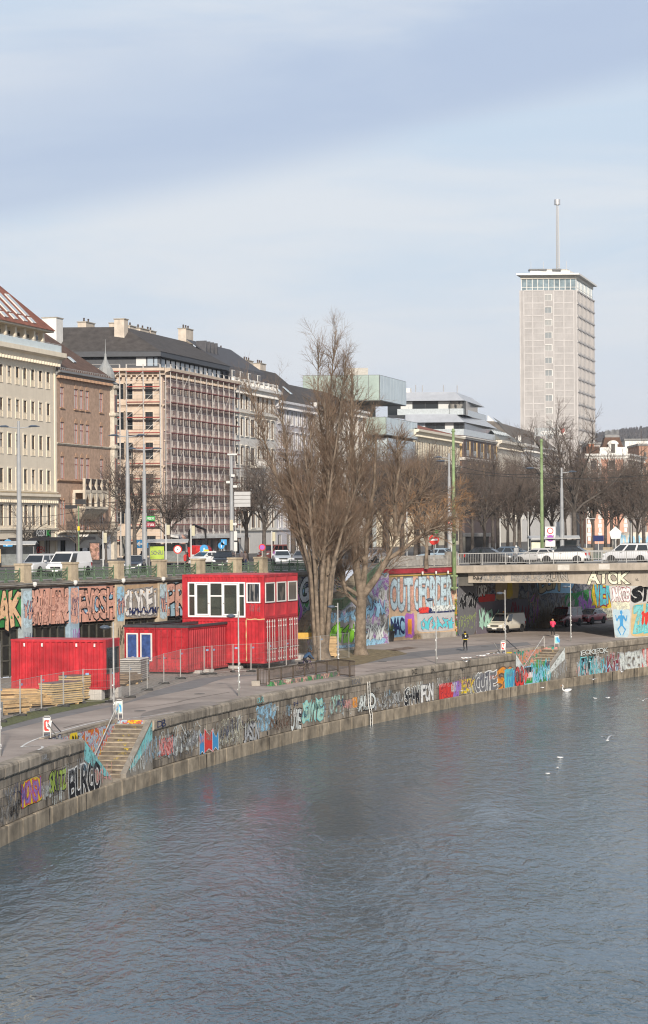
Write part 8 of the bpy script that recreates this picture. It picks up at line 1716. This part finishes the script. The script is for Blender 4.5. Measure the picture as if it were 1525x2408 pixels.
# low scrub at the wall
for i, (px, py, h, lb) in enumerate([(1283, 1478, 2.4, 'dry brown scrub between the parked vans and the wall'), (700, 1535, 3.0, 'tangle of pale dry shoots at the foot of the stairs behind the stack'), (980, 1503, .7, 'tuft of dry weeds at the plinth of the painted wall')]):
    rg = np.random.default_rng(60 + i); ps = [grow(rg, (rg.normal(0, h * .25), rg.normal(0, .3), 0), (rg.normal(0, .25), rg.normal(0, .2), 1), h * rg.uniform(.5, 1.1), .015, 4, .12, 0, .2) for _ in range(260)]
    p = gnd(px, py); o = link('dry_scrub', mesh_np('dry_scrub', [tubes_np(ps, 3)], M('dry_stems', (.27, .20, .12), .9, .3, 1)), None, (p.x, p.y + (.6 if i == 0 else 0), 0)); tag(o, lb, 'bush')
# ------------------------------------------------------------------ street furniture
mastm = M('lamp_mast', (.30, .31, .32), .5, .06, 2)
def double_lamp(label, px, D, ytop, arms=2):
    p = on_street(px, D); H = at(px, ytop, D).z - STREET; t = thing('street_lamp', label, 'street lamp', p, 0, 'tall lamp masts on the street')
    MB().tube([(0, 0, 0), (0, 0, H * .45), (0, 0, H * .452), (0, 0, H * .78), (0, 0, H * .782), (0, 0, H)], [.24, .22, .18, .16, .12, .10], 10).build('mast', mastm, t, smooth=False)
    for s in ((-1, 1) if arms == 2 else (arms - 10,)):
        MB().tube([(0, 0, H - .55), (s * .9, 0, H - .45)], .045, 5).build('arm', mastm, t)
        MB().loft([[(s * (.75 + x), .22 * w * math.cos(q), H - .43 + .12 * w * math.sin(q) * (1 if math.sin(q) > 0 else .4)) for q in [i * math.pi / 4 for i in range(8)]] for x, w in ((0, .4), (.2, 1), (.55, .9), (.85, .2))]).build('lamp_head', M('lamp_dark', (.07, .09, .12)), t)
double_lamp('thick double-armed lamp mast before the cream office building', 46.5, 172, 990); double_lamp('double-armed lamp mast in front of the corner turret', 302, 190, 1012); double_lamp('double-armed lamp mast right of the turret before the scaffolding', 341, 205, 1044); double_lamp('thin single-arm lamp beside the green mast', 1058, 246, 1066, 9)
double_lamp('grey lamp with long arm reaching right past the bridge', 1322.5, 240, 1100, 11)
t = thing('camera_mast', 'grey mast with cameras and the back of a direction board', 'mast', on_street(546, 212)); H = at(546, 1068, 212).z - STREET
MB().tube([(0, 0, 0), (0, 0, H * .5), (0, 0, H)], [.22, .19, .12], 10).build('mast', mastm, t); MB().box(-.35, .55, -.2, .2, H - .1, H + .05).build('lamp_head', M('pale_plastic', (.55, .55, .53), .5, .05), t)
for k in range(4): MB().box(.25, 1.75, -.1, .0, H - 4.9 + k * .36, H - 4.58 + k * .36).build('board', M('board_back', (.40, .40, .40), .5, .05), t)
for z, x in ((H - 2.0, .15), (H - 3.0, .35), (H - 2.6, -.3), (H - 6.5, .3)): MB().cbox((x, -.25, z), (.35, .3, .22)).build('camera', M('pale_plastic'), t)
for z in (1.6, 2.6): MB().cbox((.35, 0, z + .4), (.3, .3, .85)).build('signal_back', M('pale_plastic'), t)
MB().cbox((0, -.25, H - 6.6), (.3, .25, 1.0)).build('control_box', M('box_cream', (.45, .42, .30), .6, .05), t)
# road signs
def sign(name, label, px, py, D, shape, w, col, inner=None, cat='sign', txt=None, tcol='white', pole=True):
    p = at(px, py, D); t = thing(name, label, cat, (p.x, p.y, STREET)); h = p.z - STREET
    if pole: MB().tube([(0, .04, 0), (0, .04, h + w * .4)], .04, 6).build('pole', galv, t)
    mb = MB(); pts = {'disc': [(w / 2 * math.cos(k * math.pi / 10), w / 2 * math.sin(k * math.pi / 10)) for k in range(20)], 'rect': [(-w / 2, -w * .5), (w / 2, -w * .5), (w / 2, w * .5), (-w / 2, w * .5)], 'wide': [(-w / 2, -w * .28), (w / 2, -w * .28), (w / 2, w * .28), (-w / 2, w * .28)], 'tall': [(-w / 2, -w), (w / 2, -w), (w / 2, w), (-w / 2, w)], 'tri': [(0, -w * .5), (w * .5, w * .4), (-w * .5, w * .4)], 'oct': [(w / 2 * math.cos(k * math.pi / 4 + .39), w / 2 * math.sin(k * math.pi / 4 + .39)) for k in range(8)], 'pent': [(0, w * .62), (w * .56, w * .12), (w * .40, -w * .5), (-w * .40, -w * .5), (-w * .56, w * .12)]}[shape]
    mb.prism([(x, -.02, h + z) for x, z in pts], (0, .03, 0)); mb.build('plate', pc(col), t)
    if inner == 'bar': MB().box(-w * .36, w * .36, -.034, -.024, h - w * .09, h + w * .09).build('symbol', pc('white'), t)
    elif inner == 'arrow': MB().poly([(-w * .32, -.03, h), (-w * .05, -.03, h + w * .2), (-w * .05, -.03, h + w * .07), (w * .3, -.03, h + w * .07), (w * .3, -.03, h - w * .07), (-w * .05, -.03, h - w * .07), (-w * .05, -.03, h - w * .2)]).build('symbol', pc('white'), t)
    elif inner == 'walk': MB().box(-w * .06, w * .06, -.034, -.024, h - w * .3, h + w * .12).lathe([(.0, -.01), (w * .09, -.01), (w * .09, .01)], 10, (0, -.03, h + w * .22)).build('symbol', pc('white'), t)
    elif inner == 'ring': MB().poly([(x * .75, -.03, h + z * .75) for x, z in pts]).build('symbol', pc('white'), t); MB().poly([(x * .16, -.036, h + z * .16) for x, z in pts]).build('centre', pc('grey' if txt is None else 'red'), t)
    elif inner == 'triw': MB().poly([(x * .62, -.03, h + w * .03 + (z - w * .03) * .62) for x, z in pts]).build('symbol', pc('white'), t)
    elif inner == 'blue': MB().poly([(x * .72, -.03, h + z * .72) for x, z in pts]).build('symbol', pc('violet'), t)
    if txt and inner != 'ring': graf(t, lambda u, z, o: Vector((u, -.022 - o, z)), txt, -w * .42, w * .42, h - w * .14, h + w * .14, tcol, tcol, jit=0, seed=1, off=.01, fat=(0.0, 0.0))
    return t
sign('road_sign', 'blue turn-left disc at the left edge below the shop front', 19, 1280, 232, 'disc', 1.0, 'blue', 'arrow'); sign('road_sign', 'blue one-way arrow plate between the lamp masts', 332, 1279, 232, 'wide', 1.5, 'blue', 'arrow'); sign('road_sign', 'white round sign with red ring at the crossing', 418.5, 1292, 214, 'disc', .8, 'red', 'ring'); sign('road_sign', 'blue footpath disc beside the white taxi', 480.5, 1291, 226, 'disc', .85, 'blue', 'walk'); sign('road_sign', 'blue disc on a slim post above the black off-roader', 521, 1283, 240, 'disc', .7, 'blue', 'walk')
sign('road_sign', 'blue square sign above the crossing', 527, 1275, 240, 'rect', .6, 'blue', 'walk'); sign('road_sign', 'red no-entry disc behind the quay railing', 1021, 1269, 222, 'disc', 1.0, 'red', 'bar'); sign('road_sign', 'small red no-parking disc left of the poplar', 617, 1287, 236, 'disc', .7, 'red', 'blue'); sign('road_sign', 'give-way triangle beside the green mast', 1059, 1232, 226, 'tri', .55, 'red', 'triw')
zs_sign = sign('road_sign', 'white parking-zone board behind the bridge railing', 1294.5, 1262, 240, 'tall', 1.05, 'white', None, txt='Zone', tcol='grey'); sign('road_sign', 'grey back of a tall notice board beside the long-armed lamp', 1317, 1248, 242, 'tall', .95, 'silver'); sign('road_sign', 'large pale back of a pentagonal road sign at the right', 1448, 1254, 238, 'pent', 1.15, 'pale')
sign('road_sign', 'green direction sign hung on the second lamp mast', 355, 1219, 204, 'wide', .75, 'green', None, txt='Messe', pole=False); sign('road_sign', 'red direction sign hung below the green one', 355, 1234, 204, 'wide', .75, 'maroon', None, txt='Trost', pole=False); sign('road_sign', 'dark solar panel on a post right of the avenue', 1408, 1266, 238, 'wide', 1.1, 'navy'); sign('road_sign', 'small green street name sign behind the bridge railing', 1275 - 250, 1250, 250, 'wide', .6, 'green')
for z_, r_, c_, y_ in ((.62, .34, 'red', .0), (.62, .25, 'white', -.021), (-.16, .36, 'violet', .0)):
    h_ = at(1294.5, 1262, 240).z - STREET + z_; MB().prism([(r_ * math.cos(k * .314), -.03 + y_, h_ + r_ * math.sin(k * .314)) for k in range(20)], (0, -.02, 0)).build('roundel', pc(c_), zs_sign)
for i, (px, D, H_, lb) in enumerate(((450, 214, 4.1, 'pale traffic-signal post before the tank truck'), (391, 214, 4.2, 'pale signal post beside the green poster'), (243, 214, 3.5, 'slim signal post before the white ground floor'), (186, 222, 6.0, 'green-grey wire post before the brick house'), (640, 240, 3.4, 'signal post left of the poplar'), (958, 216, 6.2, 'pale post right of the leaning poplar limb'), (1063, 222, 3.6, 'signal post beside the green mast'), (1177, 260, 4.6, 'dark street-name post behind the black hatchback'), (1243, 262, 5.4, 'thin pale post in the avenue'), (1380, 262, 4.6, 'short lamp post in the avenue right of the dark tree'), (1485, 262, 4.6, 'short lamp post near the right edge'))):
    t = thing('signal_post', lb, 'post', on_street(px, D), 0, 'posts along the street'); MB().tube([(0, 0, 0), (0, 0, H_)], [.07, .06], 7).build('pole', M('post_pale', (.55, .55, .53), .5, .05) if i not in (3,) else green_r, t)
    if i in (0, 1, 2, 4): MB().cbox((.22, 0, H_ - .6), (.3, .3, .95)).build('signal_head', M('box_cream', (.45, .42, .30)), t)
    if i == 6: MB().cbox((.3, 0, H_ - .8), (.6, .4, .95)).build('signal_head', trim, t)
    if i in (9, 10): MB().loft([[(x, .14 * w * math.cos(q), H_ - .1 + .06 * w * math.sin(q)) for q in [k * math.pi / 3 for k in range(6)]] for x, w in ((0, .4), (.3, 1), (.9, .9), (1.1, .3))]).build('lamp_head', M('pale_plastic'), t)
    if i == 3: MB().box(-.1, .1, -.1, .1, 3.6, 4.0).build('yellow_box', pc('yellow'), t)
def shelter(label, px, D, w, d=1.6, poster=None, ad=None):
    t = thing('bus_shelter', label, 'shelter', on_street(px, D), 0); gm_ = M('shelter_frame', (.24, .24, .24), .5, .1)
    for x in (-w / 2, w / 2):
        for y in (0, d): MB().tube([(x, y, 0), (x, y, 2.4)], .05, 5).build('post', gm_, t)
    MB().loft([[(x, y, z) for y, z in ((-.4, 2.35), (d / 2, 2.62), (d + .3, 2.4), (d + .3, 2.46), (d / 2, 2.70), (-.4, 2.42))] for x in (-w / 2 - .2, w / 2 + .2)]).build('roof', M('shelter_roof', (.42, .42, .41), .4, .08), t)
    MB().box(-w / 2, w / 2, d - .02, d + .02, .3, 2.2).build('rear_glass', M('shelter_glass', (.20, .22, .22), .1, .2), t)
    MB().box(-w / 2 + .2, w / 2 - .2, d - .6, d - .25, .42, .48).build('bench', M('bench_slat', (.2, .12, .07), .7, .1), t)
    if poster: MB().box(-w / 2 + .1, -w / 2 + 1.45, -.1, .02, .75, 2.0).build('poster', pc(poster), t)
    if ad: graf(t, lambda u, z, o: Vector((u, -.1 - o, z)), ad, -w / 2 + .2, -w / 2 + 1.35, 1.2, 1.6, 'grey', 'grey', jit=0, seed=1, fat=(0.0, 0.0))
shelter('glass bus shelter at the left edge with rounded roof', 22, 205, 4.4, poster='sand'); shelter('bus shelter with lime green poster before the scaffolding', 395, 222, 3.6, poster='lime', ad='Schau'); shelter('bus shelter with pale green poster behind the bridge railing', 1304, 240, 5.0, poster='cream')
t = thing('advertising_column', 'round glass advertising column before the tank truck', 'column', on_street(432, 240)); MB().lathe([(.45, 0), (.45, 2.7), (.5, 2.75), (.5, 3.0), (.3, 3.1)], 18).build('drum', busy('poster_drum', ['brown', 'grey', 'salmon', 'silver', 'navy'], .7, 4), t)
t = thing('poster_stand', 'dark poster stand before the white ground floor', 'sign', on_street(223, 246)); MB().box(-.6, .6, 0, .15, .3, 2.3).build('frame', trim, t); MB().box(-.5, .5, -.02, -.005, .4, 2.2).build('poster', busy('poster_a', ['brown', 'navy', 'salmon', 'brown'], .8, 6), t)
t = thing('overhead_wires', 'thin tram wires strung over the street before the facades', 'wires'); wr2 = MB()
def sag(a, c, s): return [a.lerp(c, k / 10) + Vector((0, 0, -s * 4 * (k / 10) * (1 - k / 10))) for k in range(11)]
for a_, c_ in ((at(-20, 1182, 230), at(600, 1158, 230)), (at(-20, 1215, 236), at(240, 1190, 225)), (at(186, 1196, 225), at(620, 1180, 250)), (at(1066, 1110, 212), at(1540, 1116, 236)), (at(1066, 1092, 212), at(1275, 1112, 233)), (at(1275, 1112, 233), at(1560, 1126, 233)), (at(186, 1188, 225), at(302, 1140, 190))): wr2.tube(sag(a_, c_, .5), .025, 3, cap=False)
wr2.build('wire', trim, t); MB().cbox(at(168, 1192, 226), (1.2, .3, .35)).cbox(at(190, 1180, 226), (1.0, .3, .5)).build('wire_fittings', trim, t)

# ------------------------------------------------------------------ people
def pg(px, py): p = gnd(px, py); return (p.x, p.y, .01)
DK, NV, RD = (.012, .012, .014), (.02, .04, .09), (.5, .03, .03)
jg = person('jogger in black jacket with yellow stripes running along the quay', 'run', pg(1095, 1532), 0.15, [(.012, .012, .013), (.014, .014, .016), (.05, .05, .05), (.03, .02, .015)], .96)
MB().lathe([(.178, 0), (.180, .05)], 14, (0, 0, 1.0)).build('hem_stripe', pc('yellow'), jg).scale = (1.12, .95, 1); MB().lathe([(.115, 0), (.09, .06)], 12, (0, .06, 1.46)).build('hood', pc('yellow'), jg); MB().prism([(.06 * math.cos(k * .5), -.105, 1.30 + .07 * math.sin(k * .5)) for k in range(12)], (0, -.03, 0)).build('back_print', pc('white'), jg)
person('runner in pink jacket and black leggings before the red minibus', 'run', pg(1301, 1497), 0.1, [(.012, .012, .014), (.75, .05, .12), (.35, .35, .36), (.40, .26, .12)], .94, 'long')
cyp = pg(719, 1583); cyr = R(-62); person('cyclist in blue jersey leaning over the handlebar beside the railing', 'bike', cyp, cyr, [(.02, .02, .025), (.03, .07, .14), (.05, .05, .05), (.05, .03, .02)], 1.0)
bk_ = thing('bicycle', 'dark road bicycle ridden past the iron railing', 'bicycle', cyp, cyr); bm_ = M('bike_frame', (.05, .03, .10), .4, .1)
fr = MB(); A_, B_, C_, D4, E_ = Vector((0, -.50, .34)), Vector((0, .02, .30)), Vector((0, -.14, .86)), Vector((0, .40, .84)), Vector((0, .56, .34))
for p, q_ in ((A_, B_), (B_, C_), (A_, C_), (C_, D4), (B_, D4), (D4, E_)): fr.tube([p, q_], .018, 6)
fr.build('frame', bm_, bk_)
for c_ in (A_, E_): wv = MB(); wv.tube([c_ + Vector((0, .335 * math.cos(k * .314), .335 * math.sin(k * .314))) for k in range(21)], .018, 5, cap=False); [wv.tube([c_, c_ + Vector((0, .33 * math.cos(k * .63), .33 * math.sin(k * .63)))], .004, 3) for k in range(10)]; wv.build('wheel', blackp, bk_)
MB().loft([[(x * w, -.14 + y, .92 + z) for x, z in ((-1, 0), (1, 0), (.8, .05), (-.8, .05))] for y, w in ((-.14, .08), (.0, .06), (.14, .02))]).build('saddle', trim, bk_); MB().tube([(-.22, .60, .98), (-.2, .48, 1.0), (.2, .48, 1.0), (.22, .60, .98)], .016, 6).build('handlebar', trim, bk_); MB().tube([(0, .40, .84), (0, .48, 1.0)], .018, 6).build('stem', trim, bk_)
MB().box(-.14, -.06, -.5, -.2, .5, .8).box(.06, .14, -.5, -.2, .5, .8).build('pannier', M('pannier_black', (.02, .02, .025), .8, .1), bk_)
def ps(px, D): return on_street(px, D)
person('pedestrian in black with a red rucksack behind the parapet', 'walk', ps(441, 192), R(100), [DK, (.05, .03, .03), DK, (.03, .02, .02)], 1.0); q_ = ps(437, 192); tag(MB().loft([[(x * w, y * w, z) for x, y in ((-.17, -.1), (.17, -.1), (.17, .1), (-.17, .1))] for z, w in ((0, .8), (.1, 1), (.45, 1), (.55, .6))]).build('rucksack', M('rucksack_red', (.42, .02, .02), .7, .1), None, (q_.x, q_.y, STREET + .98)), 'red rucksack on the back of the pedestrian in black', 'rucksack')
person('pedestrian in a grey coat beside the second last pillar', 'stand', ps(569, 205), R(170), [DK, (.16, .13, .13), DK, (.35, .33, .30)], .98); person('pedestrian in a brown jacket next to the one in grey', 'walk', ps(576, 206), R(200), [NV, (.20, .15, .13), DK, (.10, .06, .04)], .96)
q_ = on_bridge(1214, 2.4); person('walker with grey jacket and black rucksack on the bridge pavement', 'walk', (q_.x, q_.y, q_.z + .1), bra + math.pi / 2 - .9, [(.10, .11, .13), (.30, .31, .32), DK, (.55, .55, .53)], 1.0)
e_ = A0 + AD * 11.0 + Vector((-AD.y, AD.x)) * 1.2; person('figure in black hooded jacket leaning at the abutment railing', 'lean', (e_.x, e_.y, 6.62), R(150), [DK, DK, DK, DK], 1.0)
person('man in red jacket and jeans behind the bridge pier at the right edge', 'stand', (*at(1521, 1494, 214).xy, .01), R(160), [(.12, .17, .26), RD, DK, (.1, .07, .05)], 1.0)
person('pedestrian in black behind the dark blue sedan', 'stand', ps(296, 200), R(180), [DK, DK, DK, DK], .9); person('pedestrian in dark coat near the second lamp mast', 'walk', ps(334, 212), R(150), [DK, (.05, .05, .06), DK, DK], .95)

# ------------------------------------------------------------------ birds
wf_ = M('gull_white', (.78, .78, .77), .7, .03); wg_ = M('gull_grey', (.40, .42, .45), .7, .05)
def ring(c, rx, rz_, n=10): return [(c[0] + rx * math.cos(k * 2 * math.pi / n), c[1], c[2] + rz_ * math.sin(k * 2 * math.pi / n)) for k in range(n)]
def gull_body(t): MB().loft([ring((0, y, z), r_, r_ * .9) for y, z, r_ in ((-.24, .02, .012), (-.16, .01, .045), (0, 0, .075), (.10, .02, .06), (.16, .04, .04), (.21, .045, .035), (.25, .04, .012))]).build('body', wf_, t, smooth=True); MB().tube([(0, .24, .04), (0, .30, .03)], [.012, .003], 5).build('bill', M('bill', (.35, .10, .04), .5, .05), t)
def flying(label, px, py, D, rz, up, s=1.0):
    p = at(px, py, D); t = thing('gull', label, 'gull', p, rz, 'gulls over the water'); t.scale = (s * .62,) * 3; gull_body(t)
    for sd in (-1, 1):
        w = MB(); P = [[(sd * x, y0, z), (sd * x, y1, z), (sd * x, y1, z - .012), (sd * x, y0, z - .012)] for x, y0, y1, z in ((.04, -.07, .10, .03), (.24, -.05, .13, .03 + .16 * up), (.44, -.06, .08, .03 + .22 * up), (.62, -.10, -.04, .03 + .20 * up))]; w.loft(P); w.build('wing', wg_, t)
    return t
for a_ in (('gull gliding low over the far water before the pale lettering', 1395, 1598, 172, .5, .5), ('gull with spread wings banking right of the swan', 1463, 1580, 170, -.8, 1.3), ('gull sailing before the grey wall right of the far steps', 1388, 1556, 182, .3, -.3), ('gull with wings raised over the river at mid right', 1428, 1741, 110, .6, 1.5), ('gull skimming the water below the swan', 1430, 1641, 150, 1.2, .2), ('gull with open wings at the right edge', 1512, 1648, 140, .2, .9), ('gull in flight below the painted flag', 1276, 1617, 178, 1.0, .1), ('gull taking off at the quay edge below the lamp post', 1096, 1556, 172, .9, .6), ('gull in flight before the yellow graffiti', 1086, 1625, 168, .4, .2)): flying(*a_)
def sitting(label, px, py, z, rz, group):
    p = gnd(px, py, z); t = thing('gull', label, 'gull', (p.x, p.y, z + .19 if z > -1 else z + .06), rz, group); t.scale = (.8,) * 3; gull_body(t)
    if z > -1: [MB().tube([(x, 0, -.16), (x, 0, -.04)], .008, 4).build('leg', M('bill'), t) for x in (-.03, .03)]
    MB().loft([ring((0, y, .03), r_, r_ * .7) for y, r_ in ((-.26, .01), (-.1, .065), (.05, .06))]).build('folded_wings', wg_, t)
for i, px in enumerate((1090, 1098, 1107, 1122, 1130, 1138, 1148, 1162, 1172)): sitting(ORD[i] + ' gull from the left in the row standing on the quay edge', px, 1553.5 - (px - 1090) * .17 + (i % 3), .01, 1.2 + i * .7, 'gulls standing on the quay edge')
for i, (x, y) in enumerate(((1400, 1644), (1318, 1784), (1312, 1808), (1288, 1822))): sitting(['gull floating below the swan', 'gull floating highest of three at mid right', 'gull floating in the middle of three at mid right', 'gull floating lowest of three at mid right'][i], x, y, WATER, .8 + i, 'gulls floating on the river')
p = gnd(1333, 1627, WATER); t = thing('swan', 'white swan swimming close to the quay wall', 'swan', (p.x, p.y, WATER), R(75)); t.scale = (.66,) * 3
MB().loft([ring((0, y, z), r_, r_ * .72, 12) for y, z, r_ in ((-.62, .30, .02), (-.45, .20, .14), (-.15, .12, .25), (.15, .12, .24), (.38, .16, .14), (.48, .22, .06))]).build('body', wf_, t, smooth=True)
MB().tube([(0, .40, .18), (0, .52, .36), (0, .46, .58), (0, .42, .74), (0, .50, .84), (0, .60, .82)], [.09, .065, .05, .045, .055, .04], 8).build('neck', wf_, t, smooth=True); MB().tube([(0, .60, .82), (0, .74, .77)], [.035, .015], 6).build('bill', M('swan_bill', (.60, .20, .03), .5, .05), t)
for s in (-1, 1): MB().loft([ring((s * .16, y, z), r_ * .5, r_, 8) for y, z, r_ in ((-.60, .34, .03), (-.3, .27, .13), (.1, .24, .12), (.25, .22, .04))]).build('wing', wf_, t, smooth=True)

# ------------------------------------------------------------------ air
hz_m = bpy.data.materials.new('haze'); hz_m.use_nodes = True; ht_ = hz_m.node_tree; ht_.nodes.clear(); ho_ = ht_.nodes.new('ShaderNodeOutputMaterial'); pv_ = ht_.nodes.new('ShaderNodeVolumePrincipled')
pv_.inputs['Color'].default_value = (.80, .88, 1.0, 1); pv_.inputs['Density'].default_value = .00006; pv_.inputs['Anisotropy'].default_value = 0.0; ht_.links.new(pv_.outputs[0], ho_.inputs['Volume'])
stuff(MB().box(-1600, 1600, -60, 4300, -6, 190).build('haze', hz_m))
